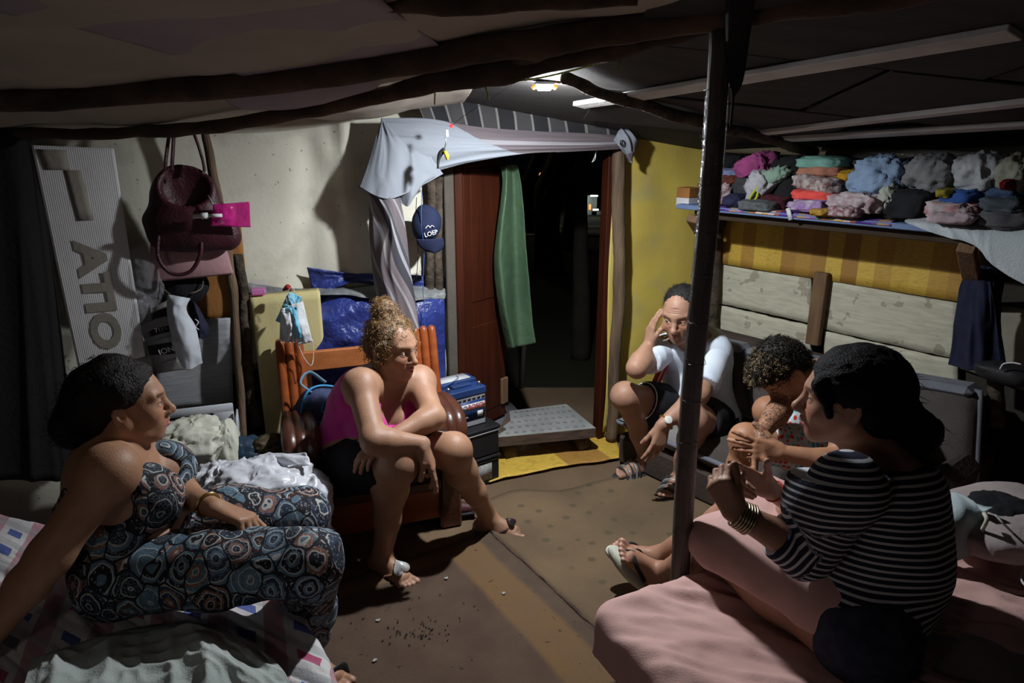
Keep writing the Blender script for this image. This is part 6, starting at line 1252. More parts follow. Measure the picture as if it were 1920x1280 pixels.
# batteries
M_bb = mat('battery_blue', (.02, .05, .17), .45, bump=.1); M_bg = mat('battery_grey', (.33, .34, .37), .5, bump=.1); M_bw = mat('label_white', (.65, .66, .68), .5, bump=0); M_red = mat('label_red', (.55, .02, .02), .5, bump=0); M_bk = mat('black_plastic', (.015, .015, .017), .4, bump=.1)
bx_ = nrm(V3(.80, .60, 0)); RBt = frame(bx_, z=UP); zb = .292; b0 = Zp(842, 812, zb); bc3 = b0 + bx_ * .10 + RBt[:, 1] * .085
t = thing('car_battery', 'blue and grey car battery standing on two black boxes by the door', 'battery', bc3)
def bq(x, y, z): return bc3 + RBt @ np.array([x, y, z])
MB().box(bq(0, 0, .075), (.205, .165, .15), RBt, .004).build('case', M_bg, t); MB().box(bq(0, 0, .166), (.212, .172, .034), RBt, .004).build('cover', M_bb, t); MB().box(bq(0, .035, .190), (.208, .085, .022), RBt, .005).build('lid', M_bb, t); MB().box(bq(-.005, .04, .2025), (.17, .07, .003), RBt).build('lid_label', M_bw, t); MB().box(bq(.0, -.03, .188), (.10, .035, .014), RBt, .004).build('vent_cover', M_bb, t)
for q in (-.08, .085): MB().lathe([(0, 0), (.009, 0), (.008, .018), (0, .018)], bq(q, -.055, .183), None, 12).build('terminal', M_silver, t)
mb = MB()
for k in range(8): mb.box(bq(-.09 + k * .0255, -.0835, .135), (.016, .003, .006), RBt)
mb.build('slot', M_bk, t); 
MB().box(bq(.015, -.0835, .078), (.165, .002, .095), RBt).build('label', M_bb, t); MB().box(bq(.015, -.085, .098), (.163, .002, .030), RBt).build('label_band', M_bw, t)
Rf = frame(bx_, z=-RBt[:, 1]); text_mesh('BOSCH', .030, (Rf, bq(.052, -.0865, .098)), M_red, t); text_mesh('S4', .016, (Rf, bq(-.055, -.0865, .098)), M_bk, t); MB().tube([bq(-.012 + .010 * math.cos(a), -.087, .098 + .010 * math.sin(a)) for a in np.linspace(0, 6.28, 16)], .001, 4).build('emblem', M_bk, t)
MB().box(bq(.07, -.085, .056), (.030, .002, .028), RBt).build('barcode_label', M_bw, t); text_mesh('12V 60Ah', .012, (Rf, bq(-.02, -.0855, .050)), M_bw, t)
MB().tube(catmull([bq(-.09, -.03, .2), bq(.0, .0, .212), bq(.03, .04, .208), bq(.02, .09, .19)], 5), .0016, 5).build('cord', M_cord, t)
for i, z in enumerate((0.004, .148)):
    t = thing('battery_box', ('black plastic box on the floor with a white label, under the stack' if i == 0 else 'black lidded plastic box between the lower box and the blue battery'), 'box', bc3 * V3(1, 1, 0) + V3(.03, -.02, z), 'black boxes below the battery')
    o_ = V3(.035, -.02, 0) + V3(0, 0, -zb)
    MB().box(bq(0, 0, z + .062) + o_, (.255, .19, .124), RBt, .006).build('case', M_bk, t); MB().box(bq(0, 0, z + .133) + o_, (.268, .20, .018), RBt, .005).build('lid', M_bk, t)
    if i == 0: MB().box(bq(.045, -.096, .07) + o_, (.075, .002, .085), RBt).build('label', mat('paper_label', (.38, .39, .38), .8, (.25, .25, .25), vs=90), t)
    MB().box(bq(0, -.097, z + .118) + o_, (.25, .006, .006), RBt).build('rib', M_bg if i else M_bk, t)
# spare shoes
def shoe(c, h, m, label, sc=1.0, group=None):
    h = nrm(h); R_ = frame(h, z=UP); t = thing('shoe', label, 'shoe', c, group); sd = SDF(); L2 = lambda x, y, z: V3(*c) + R_ @ (np.array([x, y, z]) * sc)
    sd.cone(L2(-.10, 0, .035), L2(.02, 0, .03), .034 * sc, .036 * sc, .02); sd.cone(L2(.02, 0, .028), L2(.10, 0, .022), .038 * sc, .026 * sc, .02); sd.cone(L2(-.09, 0, .06), L2(-.06, 0, .06), .028 * sc, .03 * sc, .02); sd.cone(L2(-.08, 0, .09), L2(-.02, 0, .08), .024 * sc, .022 * sc, .006, sub=True)
    V, F = sd.mesh(.005); mesh('upper', V, F, m, t); out = [(x * sc, (.034 + .012 * math.sin(min(max((x + .1) / .2, 0), 1) * 3.1)) * s_ * sc) for s_ in (1, -1) for x in (np.linspace(-.12, .13, 10) if s_ == 1 else np.linspace(.13, -.12, 10))]; MB().prism(out, .012 * sc, V3(*c) + UP * .006, R_).build('sole', M_rubber, t)
M_mshoe = mat('maroon_shoe', (.09, .03, .032), .5)
shoe(Zp(838, 962, .022), V3(.9, .1, 0), M_mshoe, 'dark maroon shoe on the floor behind the blonde woman\'s left ankle', .9)
shoe(Zp(836, 938, .022) + V3(0, .08, 0), V3(.9, .0, 0), mat('rose_shoe', (.22, .07, .07), .6), 'rose coloured shoe partly hidden behind the dark maroon one', .85)
# ------------------------------------------------------------------ small litter on the floor
M_litter = mat('pale_litter', (.5, .5, .48), .8); rg = np.random.RandomState(11)
for i, (x_, y_) in enumerate(((708, 1163), (702, 1238), (944, 1112), (836, 1084))):
    q_ = Zp(x_, y_, .016); mb = MB().box(q_ + V3(0, 0, .001), (.012, .009, .002), Rz(i)); mb.box(q_ + V3(.004, .003, .0015), (.008, .006, .002), Rz(i + 1)); mb.build('paper_scrap', M_litter, label=['heart shaped pale scrap on the carpet near the middle', 'pale crumb on the carpet near the bottom of the picture', 'white scrap on the orange border of the carpet', 'tiny pale crumb between the brown fields of carpet'][i], cat='scrap')
mb = MB()
for k in range(70):
    x_, y_ = rg.normal(775, 28), rg.normal(1190, 12); 
    if k > 40: x_, y_ = rg.normal(800, 60), rg.normal(1160, 22)
    q_ = Zp(x_, y_, .016); mb.box(q_, (rg.uniform(.003, .010), .003, .0014), Rz(rg.uniform(0, 3)))
mb.build('dirt_specks', M_rubber, label='scatter of dark dirt specks on the left carpet', cat='dirt', kind='stuff')
# ------------------------------------------------------------------ sofa along the right wall
M_sf = mat('brown_grey_upholstery', (.085, .072, .065), .95, (.06, .05, .046), vs=6, bump=.4, bs=260); M_sfb = mat('dark_brown_frame_cloth', (.055, .040, .033), .9, (.04, .03, .025), vs=6, bump=.3); M_sg = mat('blue_grey_upholstery', (.17, .18, .21), .95, (.13, .14, .165), vs=8, bump=.4, bs=260)
M_seat = mat('grey_seat_fabric', (.22, .21, .21), .95, (.16, .155, .155), vs=7, bump=.4, bs=200)
t = thing('sofa', 'long low brown and grey sofa against the right wall under the clothes shelf', 'sofa', rpt(.9, 0, .45))
MB().box(rpt(.70, .09, .44), (1.28, .62, .16), RR, .02).build('base', M_sfb, t)
MB().box(rpt(.72, .35, .10), (1.34, .12, .50), RR, .03).build('back_frame', M_sfb, t)
MB().box(rpt(1.40, .22, .44), (.10, .66, .44), RR, .04).build('arm', M_sfb, t)
def cushion(nm, c00, c10, c11, c01, th, m, seed, parent, nrm_v, edge=None, amp=.004, label=None):
    nu, nv = 26, 22
    def side(sg):
        def fn(u, v):
            P = bilin(c00, c10, c11, c01, u, v); bl = (np.clip(1 - (2 * u - 1) ** 6, 0, 1) * np.clip(1 - (2 * v - 1) ** 6, 0, 1)) ** .45
            return P + np.outer(sg * th / 2 * bl + amp * (ridge(P, 7, 2, seed) - .3) * bl, nrm_v)
        return fn
    V1, F1, u, v = grid(side(1), nu, nv); V2, F2, _, _ = grid(side(-1), nu, nv)
    o = mesh(nm, np.vstack([V1, V2]), np.vstack([F1, F2[:, ::-1] + len(V1)]), m, parent, label=label)
    if edge is not None:
        L_ = [lerp(a, b_, k / 10) for a, b_ in ((c00, c10), (c10, c11), (c11, c01), (c01, c00)) for k in range(10)]; L_ = L_ + L_[:2]
        MB().tube(L_, .012, 6, caps=False).build('piping', edge, o)
    return o
rnf = nrm(rn + UP * .22)
def RQ(px, py, o): return RW(px, py, o)
cushion('back_cushion', RQ(1605, 880, .34), RQ(1828, 925, .34), RQ(1838, 735, .22), RQ(1622, 700, .22), .12, M_sf, 3, t, rnf, M_sg)
cushion('back_cushion', RQ(1420, 790, .34), RQ(1600, 875, .34), RQ(1612, 695, .22), RQ(1402, 655, .22), .12, M_sf, 4, t, rnf, M_sg)
cushion('back_cushion', RQ(1330, 745, .34), RQ(1415, 785, .34), RQ(1395, 652, .22), RQ(1320, 640, .22), .12, M_sf, 5, t, rnf, M_sg)
for i, (a_, b_) in enumerate((((1335, 636), (1400, 650)), ((1408, 652), (1615, 690)), ((1626, 693), (1832, 728)))):
    A1, B1 = RW(*a_, .22), RW(*b_, .22); ax = nrm(B1 - A1); MB().box((A1 + B1) / 2 - UP * .012, (np.linalg.norm(B1 - A1), .12, .045), frame(ax, z=UP), .02).build('cushion_top', M_sg, t, label='blue grey top panel')
for i, (sa, sb) in enumerate(((.07, .49), (.50, .92), (.93, 1.34))):
    cushion('seat_cushion', rpt(sa, .235, .76), rpt(sb, .235, .76), rpt(sb, .235, .22), rpt(sa, .235, .22), .13, M_seat if i == 0 else M_sf, 7 + i, t, UP, M_sg)
# ------------------------------------------------------------------ shelf
M_shelf = mat('blue_painted_board', (.14, .20, .36), .6, (.11, .16, .30), vs=5, bump=.15); M_dkw = mat('dark_plank', (.045, .030, .018), .9, bump=.3)
sf = thing('wall_shelf', 'long blue edged wall shelf carrying the piled clothes', 'shelf', rpt(1.0, 1.2, .2))
fe0, fe1 = RW(1270, 386, .42), RW(1790, 440, .42); zs = 1.235
ra0, ra1 = rs(fe0), 2.3
MB().box(rpt((ra0 + ra1) / 2, 1.251, .225), (ra1 - ra0, .41, .022), RR, .003).build('shelf_board', M_shelf, sf)
MB().box(rpt((ra0 + ra1) / 2 + .03, 1.219, .20), (ra1 - ra0 - .08, .36, .035), RR, .003).build('support_plank', M_dkw, sf)
for (xa, ya, xb, yb, o1, o2) in ((1300, 405, 1335, 470, .38, .03), (1815, 455, 1830, 560, .40, .05)):
    A1, B1 = RW(xa, ya, o1), RW(xb, yb, o2); A1[2] = min(A1[2], 1.19); ax = nrm(B1 - A1); MB().box((A1 + B1) / 2, (np.linalg.norm(B1 - A1) + .03, .055, .035), frame(ax, z=nrm(np.cross(ax, rd))), .003).build('bracket', M_batt, sf)
MB().box(rpt(rs(RW(1352, 440, .05)), 1.15, .06), (.03, .04, .06), RR).build('bracket', M_dkw, sf)
log('wall_pole', [RW(1852, 470, .12), RW(1862, 600, .14), RW(1868, 800, .14)], .028, M_bark, seed=71, label='dark barked pole under the right end of the shelf', cat='post')
# shelf liner cloth, patterned
M_liner = mat('patterned_liner', (.5, .4, .4), .85)
b = NB(M_liner); a_ = b.attr('uvw'); x_, y_, z_ = b.sep(a_)[:3]; b.base(b.ramp(b.math('FRACT', b.math('MULTIPLY', x_, 2.4)), [(0, (.06, .02, .20)), (.18, (.13, .05, .22)), (.25, (.35, .22, .08)), (.33, (.32, .16, .22)), (.42, (.18, .08, .30)), (.5, (.08, .18, .08)), (.56, (.40, .14, .05)), (.66, (.55, .45, .30)), (.75, (.5, .30, .08)), (.85, (.5, .38, .36)), (.93, (.30, .08, .04))], 'CONSTANT'))
sheet('shelf_liner', lambda u, v: rpt(0, 1.264, 0) + np.outer(rs(RW(1342, 392, .42)) + u * (rs(RW(1672, 425, .42)) - rs(RW(1342, 392, .42))), rd) + np.outer(.12 + v * .315, rn) + np.outer(.002 * ridge(np.c_[u * 9, v * 2, u * 0], 1, 2, 3) - .014 * np.clip(v - .955, 0, 1) / .045 - .004 * np.clip(v - .9, 0, 1), UP), 80, 20, M_liner, th=.002, label='multicoloured cloth strip lining the shelf under the clothes', cat='cloth')
# clothes piled on the shelf
def cm(name, c, c2=None, vs=14, **k): return mat(name, c, .9, c2, vs=vs, bump=.3, bs=220, **k)
M_c = {}
def cmat(key, c, c2=None, vs=14):
    if key not in M_c: M_c[key] = cm(key, c, c2, vs)
    return M_c[key]
def garment(name, box, off, m, label, seed, amp=.22, ws=2.2, e=.6, depth=.15, layers=0, tilt=0, cat='clothing', nu=48, nv=26, low=.1, grp='clothes piled on the wall shelf'):
    off = off + .045; x0, y0, x1, y1 = box; xm, ym = (x0 + x1) / 2, (y0 + y1) / 2; c = RW(xm, ym, off); w = abs(rs(RW(x1, ym, off)) - rs(RW(x0, ym, off))) / 2; h = abs(RW(xm, y0, off)[2] - RW(xm, y1, off)[2]) / 2
    c[2] = max(c[2], 1.262 + h * .86)
    R_ = RR @ np.array(Euler((0, tilt, 0)).to_matrix())
    return soft(name, c, (w, depth / 2, h), R_, m, seed, amp, ws, e, nu, nv, label=label, cat=cat, group=grp, layers=layers, low=low, fine=.45)
GL = [
 ('folded_shirt', (1340, 315, 1393, 330), .22, ('lavender_blue', (.20, .25, .42)), 'lavender blue shirt on top of the leftmost pile right of the pole', dict(layers=2)),
 ('knitted_jumper', (1340, 326, 1393, 345), .24, ('rust_knit', (.16, .045, .025), (.07, .02, .012), 40), 'rust red ribbed knit under the lavender shirt', dict(layers=3)),
 ('floral_blouse', (1338, 342, 1378, 388), .28, ('floral_grey', (.40, .39, .42), (.25, .10, .10), 60), 'pale grey blouse with pink flowers bunched beside the pole', dict(amp=.35, ws=3)),
 ('magenta_blouse', (1392, 292, 1448, 334), .22, ('magenta_knit', (.36, .07, .22)), 'scrunched magenta top at the peak of the left pile', dict(amp=.38, ws=3, tilt=-.4)),
 ('hooded_jumper', (1376, 328, 1430, 366), .23, ('charcoal', (.045, .045, .05)), 'charcoal hooded top beneath the magenta one', dict(amp=.3)),
 ('white_blouse', (1398, 322, 1450, 374), .31, ('white_rag', (.42, .42, .45)), 'thin white top trailing diagonally down the left pile', dict(amp=.4, ws=3, tilt=-.85, e=.8, depth=.08)),
 ('mint_blouse', (1420, 318, 1478, 350), .30, ('mint_rag', (.26, .38, .30)), 'thin mint green top beside the trailing white one', dict(amp=.4, ws=3, tilt=-.45, e=.8, depth=.07)),
 ('burgundy_jumper', (1422, 364, 1484, 394), .26, ('burgundy_knit', (.075, .012, .02), (.03, .006, .01), 50), 'burgundy knitted jumper low in the left pile', dict(layers=2)),
 ('navy_roll', (1362, 366, 1400, 394), .32, ('navy_roll', (.02, .022, .06)), 'small navy roll of cloth at the front edge', dict(e=.9)),
 ('grey_leggings', (1397, 374, 1458, 395), .33, ('grey_marl', (.10, .11, .12), (.06, .065, .07), 60), 'folded grey marl garment at the front edge beside the navy roll', dict(layers=2, amp=.15)),
 ('black_jacket', (1450, 297, 1508, 396), .22, ('black_a', (.010, .010, .012)), 'tall black jacket heap between the left and middle piles', dict(amp=.25)),
 ('black_jacket', (1345, 290, 1400, 318), .13, ('black_b', (.010, .010, .012)), 'black heap at the back behind the lavender shirt', dict(amp=.25)),
 ('mint_towel', (1508, 293, 1586, 316), .24, ('mint', (.19, .40, .34)), 'mint green folded towel topping the middle pile', dict(amp=.22, layers=2, cat='towel')),
 ('salmon_towel', (1506, 310, 1584, 332), .25, ('salmon', (.42, .18, .12)), 'salmon folded towel under the mint one', dict(amp=.14, layers=2, cat='towel')),
 ('mustard_shirt', (1566, 320, 1612, 350), .24, ('mustard', (.45, .24, .015)), 'mustard yellow top poking out right of the salmon towel', dict(amp=.3)),
 ('olive_shirt', (1580, 298, 1625, 322), .16, ('dark_olive', (.035, .045, .03)), 'dark olive garment behind the mint towel', dict()),
 ('patterned_blouse', (1497, 328, 1582, 360), .29, ('floral_cream', (.45, .42, .40), (.16, .08, .08), 55), 'cream patterned blouse draped in the middle pile', dict(amp=.32, ws=3, tilt=.12)),
 ('black_shirt', (1500, 342, 1575, 358), .24, ('black_c', (.012, .012, .013)), 'black garment between the patterned blouse and the coral one', dict()),
 ('coral_shirt', (1496, 354, 1578, 377), .30, ('coral', (.80, .09, .075)), 'bright coral red shirt in the middle pile', dict(amp=.20, ws=2.5)),
 ('violet_blouse', (1486, 374, 1568, 396), .33, ('violet_print', (.42, .38, .45), (.17, .04, .26), 30), 'white and violet printed blouse under the coral shirt', dict(amp=.35, ws=3)),
 ('mustard_cloth', (1530, 388, 1568, 405), .36, ('mustard2', (.42, .24, .04)), 'small mustard cloth at the shelf edge', dict(amp=.3)),
 ('white_blouse', (1565, 362, 1658, 398), .32, ('white_floral', (.46, .42, .43), (.30, .20, .22), 50), 'crumpled white blouse in the centre of the shelf', dict(amp=.4, ws=3.2)),
 ('maroon_print_shirt', (1567, 384, 1625, 406), .35, ('maroon_print', (.16, .03, .05), (.45, .4, .4), 60), 'maroon printed top at the shelf edge', dict(amp=.3)),
 ('blue_shirt', (1598, 297, 1700, 374), .26, ('sky_blue', (.24, .33, .48), (.19, .27, .41)), 'light blue shirt heaped high in the centre of the shelf', dict(amp=.34, ws=2.4, e=.9, nu=70, nv=40)),
 ('pale_shirt', (1652, 350, 1686, 394), .34, ('pale_green', (.42, .45, .38)), 'pale greenish top standing up beside the big black garment', dict(amp=.4, ws=3, e=.9, depth=.07, tilt=-.5)),
 ('black_trousers', (1660, 355, 1752, 416), .30, ('black_d', (.012, .013, .017)), 'large black trousers heap right of the white blouse', dict(amp=.2, nu=60)),
 ('purse', (1676, 296, 1718, 344), .20, ('black_purse', (.02, .015, .014)), 'black purse with a metal clasp behind the blue shirt', dict(cat='purse', amp=.15)),
 ('grey_trousers', (1696, 290, 1798, 364), .25, ('grey_linen', (.20, .205, .21), (.15, .155, .16)), 'grey linen trousers heaped right of the black purse', dict(amp=.36, ws=2.4, e=.9, nu=70, nv=40)),
 ('white_hoodie', (1792, 288, 1890, 364), .27, ('pale_grey', (.36, .38, .40), (.28, .30, .32)), 'pale grey hooded top piled near the right of the shelf', dict(amp=.36, ws=2.2, e=.9, nu=70, nv=40, tilt=-.25)),
 ('beige_skirt', (1876, 292, 1945, 366), .28, ('beige_green', (.27, .28, .22)), 'beige ruffled skirt at the right edge of the picture', dict(amp=.36, ws=2.6, e=.9)),
 ('cobalt_shirt', (1768, 356, 1848, 386), .29, ('cobalt', (.03, .09, .32)), 'cobalt blue top under the pale grey hooded top', dict(amp=.3, tilt=-.15)),
 ('yellow_cap', (1768, 352, 1796, 370), .31, ('yellow_rag', (.35, .30, .04)), 'small yellow cloth beside the cobalt top', dict(amp=.3)),
 ('denim_shorts', (1842, 350, 1930, 372), .27, ('denim', (.05, .085, .17)), 'dark blue denim beneath the beige skirt', dict(amp=.3)),
 ('red_cloth', (1886, 336, 1906, 356), .35, ('dark_red', (.20, .01, .015)), 'small dark red cloth in front of the beige skirt', dict(amp=.3)),
 ('red_shirt', (1746, 376, 1843, 409), .33, ('red_white', (.30, .02, .03), (.45, .42, .43), 12), 'red and white shirt at the front of the right pile', dict(amp=.32, ws=3)),
 ('pink_cloth', (1740, 398, 1826, 420), .40, ('pale_pink', (.42, .33, .36)), 'pale pink cloth hanging over the shelf edge', dict(amp=.36, ws=3, depth=.08)),
 ('slate_trousers', (1842, 368, 1935, 398), .30, ('slate', (.07, .09, .11)), 'slate grey trousers folded in the right pile', dict(layers=2)),
 ('black_pullover', (1842, 394, 1940, 430), .32, ('black_grey', (.03, .03, .035), (.09, .09, .10), 8), 'black and grey folded pullover at the bottom right of the shelf', dict(layers=3, amp=.15)),
]
for i, (nm, bx, off, mk, lb, kw) in enumerate(GL): garment(nm, bx, off, cmat(*mk), lb, 100 + i, **kw)
for nm, bx, m_, lb in (('cardboard_box', (1279, 351, 1302, 370), M_orange, 'small orange brown box on the left end of the shelf'), ('white_box', (1276, 370, 1302, 386), M_bw, 'small white box under the orange one at the shelf end')):
    x0, y0, x1, y1 = bx; c = RW((x0 + x1) / 2, (y0 + y1) / 2, .34); MB().box(c, (.075, .08, abs(RW(x0, y0, .34)[2] - RW(x0, y1, .34)[2])), RR, .002).build(nm, m_, label=lb, cat='box')
MB().tube(catmull([RW(1420, 352, .40), RW(1410, 365, .40), RW(1406, 375, .40), RW(1416, 374, .40), RW(1421, 362, .40), RW(1420, 350, .40)], 5), .005, 6, wob=.2).build('cord_loop', mat('lime_cord', (.45, .50, .03), .7), label='lime yellow cord loop on the left pile', cat='cord')
MB().tube(catmull([RW(1705, 322, .30), RW(1700, 330, .31), RW(1706, 336, .31)], 5), .004, 6).build('metal_clasp', M_silver, bpy.data.objects['purse'])
MB().box(RW(1480, 401, .435), (.018, .003, .05), RR @ np.array(Euler((0, -.4, 0)).to_matrix())).build('garment_tag', M_bw, label='white garment tag hanging over the blue shelf edge', cat='tag')
soft('plastic_roll', RW(1700, 291, .08), (.24, .03, .022), RR, M_clear, 55, .3, 5, .8, 60, 20, label='roll of shiny clear plastic behind the clothes', cat='plastic')
# white sheet hanging over the shelf edge
M_ws = mat('white_sheet', (.48, .53, .56), .9, (.40, .45, .48), vs=3, bump=.25, bs=150)
G = [[RW(1697, 412, .42), RW(1740, 404, .36), RW(1800, 412, .36), RW(1860, 416, .36), RW(1960, 420, .36)],
     [RW(1697, 414, .435), RW(1745, 418, .435), RW(1808, 428, .435), RW(1865, 436, .435), RW(1965, 440, .435)],
     [RW(1700, 416, .44), RW(1755, 432, .45), RW(1820, 448, .45), RW(1864, 470, .46), RW(1970, 495, .46)],
     [RW(1702, 418, .44), RW(1760, 440, .45), RW(1826, 460, .45), RW(1872, 504, .45), RW(1975, 560, .45)]]
sheet('white_sheet', lambda u, v: interp_grid(G, u, v) + np.outer(.010 * ridge(np.c_[u * .8, v * 7, u * 0], 1, 2, 9) * u, rn), 30, 80, M_ws, th=.002, label='white sheet hanging over the right end of the shelf', cat='sheet')
# jeans hanging from the shelf
M_jean = mat('dark_denim', (.012, .016, .045), .85, (.008, .010, .028), vs=20, bump=.4, bs=260)
G = [[RW(1806, 520, .20), RW(1822, 500, .22), RW(1846, 498, .22), RW(1862, 505, .20)], [RW(1796, 560, .20), RW(1816, 560, .24), RW(1850, 560, .25), RW(1870, 560, .21)], [RW(1788, 620, .20), RW(1815, 625, .25), RW(1850, 625, .25), RW(1880, 625, .21)], [RW(1780, 682, .20), RW(1812, 692, .25), RW(1850, 690, .25), RW(1890, 688, .21)]]
sheet('jeans', lambda u, v: interp_grid(G, u, v) + np.outer(.022 * ridge(np.c_[u * 1.2, v * 4, u * 0], 1, 2, 11), rn), 40, 40, M_jean, th=.012, label='dark denim jeans hanging below the right end of the shelf', cat='jeans')
sh_ = Zp(1880, 690, .66); soft('black_shoe', RW(1885, 700, .30), (.10, .05, .035), RR, M_rubber, 61, .15, 2, .8, 30, 20, label='black object with white rim on the sofa arm under the jeans', cat='shoe')
MB().tube(catmull([RW(1875, 692, .36), RW(1882, 682, .36), RW(1900, 680, .36), RW(1915, 683, .36)], 5), .003, 6).build('white_cable', M_bw, label='short white cable under the hanging jeans', cat='cable')
# ------------------------------------------------------------------ beds
def bedsheet(name, corner, ea, eb, La, Lb, top, drop, m, nu, nv, fold, label, amp_side=.01, cat='bedsheet', th=.004, rad=.05):
    da, db = La + drop, Lb + drop
    def fn(u, v):
        a = -drop + u * da; b_ = -drop + v * db; oa = np.maximum(-a, 0); ob = np.maximum(-b_, 0); oo = np.hypot(oa, ob) + 1e-9; od = np.minimum(oo, drop); pa = np.maximum(a, 0); pb = np.maximum(b_, 0)
        f = lambda o: rad * np.sin(np.clip(o / (rad * 1.57), 0, 1) * 1.57); g = lambda o: np.where(o < rad * 1.57, rad * (1 - np.cos(np.clip(o / rad, 0, 1.57))), rad + (o - rad * 1.57))
        P = np.outer(np.ones(len(u)), corner) + np.outer(pa - f(od) * oa / oo + rad * .6, ea) + np.outer(pb - f(od) * ob / oo + rad * .6, eb); P[:, 2] = top - g(od)
        Q = np.c_[a, b_, a * 0]; k = fold(Q); top_w = np.exp(-(oa + ob) * 18)
        P[:, 2] += k * top_w; P += np.outer(amp_side * (ridge(np.c_[a * 5, b_ * 5, P[:, 2] * 1.5], 1, 2, 3)) * (oa > 0), -ea) + np.outer(amp_side * (ridge(np.c_[a * 5, b_ * 5, P[:, 2] * 1.5], 1, 2, 4)) * (ob > 0), -eb); return P
    return sheet(name, fn, nu, nv, m, th=-th, label=label, cat=cat, attrs=lambda u, v, V: {'uvw': np.stack([-drop + u * da, -drop + v * db, u * 0], 1)})
M_mat = mat('mattress_ticking', (.30, .27, .25), .9); M_pal = mat('pallet_wood', (.13, .095, .06), .9, (.08, .055, .035), vs=7, bump=.4, bs=30, stretch=(1, 7, 7))
def bed(corner, ea, eb, La, Lb, top, th, label, base_label):
    n = np.cross(ea, eb); t = thing('bed', label, 'bed', corner * V3(1, 1, 0)); R_ = np.array([ea, eb, np.cross(ea, eb)]).T
    pts = [(0, 0), (La, 0), (La, Lb), (0, Lb)]; P4 = [corner + ea * a + eb * b_ for a, b_ in pts]
    def slab(z0_, z1_, ins, nm, m):
        c = np.mean(P4, 0); Q = [q_ + nrm(c - q_) * ins for q_ in P4]; V = [V3(q_[0], q_[1], z) for z in (z0_, z1_) for q_ in Q]; mesh(nm, V, [(3, 2, 1, 0), (4, 5, 6, 7)] + [(k, (k + 1) % 4, 4 + (k + 1) % 4, 4 + k) for k in range(4)], m, t, smooth=False)
    slab(top - th, top - .012, .04, 'mattress', M_mat)
    def plank(a0, a1, b0, b1, z0_, z1_, nm):
        Q = [corner + ea * x + eb * y for x, y in ((a0, b0), (a1, b0), (a1, b1), (a0, b1))]; V = [V3(q_[0], q_[1], z) for z in (z0_, z1_) for q_ in Q]; mesh(nm, V, [(3, 2, 1, 0), (4, 5, 6, 7)] + [(k, (k + 1) % 4, 4 + (k + 1) % 4, 4 + k) for k in range(4)], M_pal, t, smooth=False)
    for k in range(3): plank(.04 + k * (La - .18) / 2, .14 + k * (La - .18) / 2, .02, Lb, .002, top - th - .022, 'bearer')
    for k in range(int(Lb / .16)): plank(-.03, La, .0 + k * .16, .12 + k * .16, top - th - .022, top - th - .001, 'pallet_board')
    return t
# right bed
A0 = Zp(1152, 1130, .40); ea = nrm(V3(.93, .37, 0)); eb = nrm(V3(.406, -.914, 0)); 
bed(A0, ea, eb, 1.72, 1.75, .385, .235, 'low bed on pallet boards with a pink sheet, right foreground', '')
M_pink = mat('pink_sheet_cotton', (.55, .34, .31), .9, (.48, .29, .265), vs=3, bump=.2, bs=300)
def foldR(Q):
    a, b_ = Q[:, 0], Q[:, 1]
    base = .010 * fbm(Q, 3, 2, 6) + .026 * (ridge(np.c_[a * 1.2 + b_ * .8, b_ * 6 - a * 5.0, a * 0], 1, 2, 8) - .4) + .028 * (ridge(np.c_[(a - b_) * 3, a + b_, a * 0], 2.8, 3, 9) - .5)
    base += .035 * np.exp(-((b_ - .0) / .05) ** 2) * (a > 0) * (.6 + .5 * fbm(Q, 9, 2, 2)) * np.exp(-((a - .32) / .22) ** 2)
    base -= .035 * np.exp(-(((a - .78) / .28) ** 2 + ((b_ - .42) / .3) ** 2)); return base
bedsheet('bed_sheet', A0 - eb * .02 - ea * .02, ea, eb, 1.72, 1.8, .40, .19, M_pink, 190, 180, foldR, 'pink fitted sheet on the low bed in the right foreground', .012)
# pillow at the far right, bags and cable on the bed
M_pil = mat('pale_pillowcase', (.42, .36, .34), .9, (.36, .30, .29), vs=4, bump=.2)
soft('pillow', Zp(1890, 975, .47), (.24, .17, .06), frame(ea, z=UP), M_pil, 71, .10, 1.6, .75, 70, 36, label='pale pillow at the right edge beyond the black bag', cat='pillow')
M_teal = mat('white_teal_bag', (.42, .50, .52), .6, (.35, .42, .44), vs=5, bump=.2)
t = thing('tote_bag', 'white bag with stitched edges on the bed behind the striped top', 'bag', Zp(1790, 1030, .41))
Gt = [[Zp(1758, 930, .52), Zp(1795, 922, .56), Zp(1845, 960, .55)], [Zp(1756, 975, .52), Zp(1795, 975, .54), Zp(1848, 985, .50)], [Zp(1762, 1050, .42), Zp(1790, 1052, .42), Zp(1822, 1040, .42)]]
sheet('bag_body', lambda u, v: interp_grid(Gt, u, v) + np.outer(.010 * ridge(np.c_[u * 2, v * 2, u * 0], 1, 2, 5), V3(0, -.6, .8)), 26, 22, M_teal, th=.03, parent=t)
MB().tube(catmull([Zp(1845, 962, .56), Zp(1850, 975, .55), Zp(1838, 1000, .50), Zp(1822, 1040, .43)], 6), .006, 6).build('edge_trim', M_cream, t); MB().box(Zp(1800, 1008, .475), (.05, .012, .05), frame(ea, z=nrm(V3(0, -.6, .8))), .003).build('patch', mat('brown_patch', (.12, .07, .06), .8), t)
soft('black_bag', Zp(1862, 975, .47), (.13, .10, .07), frame(ea, z=UP), M_black_cloth, 73, .2, 2, .8, 60, 36, label='black bag lying on the bed beside the white bag', cat='bag')
M_cab = mat('white_cable', (.55, .58, .58), .5, bump=0)
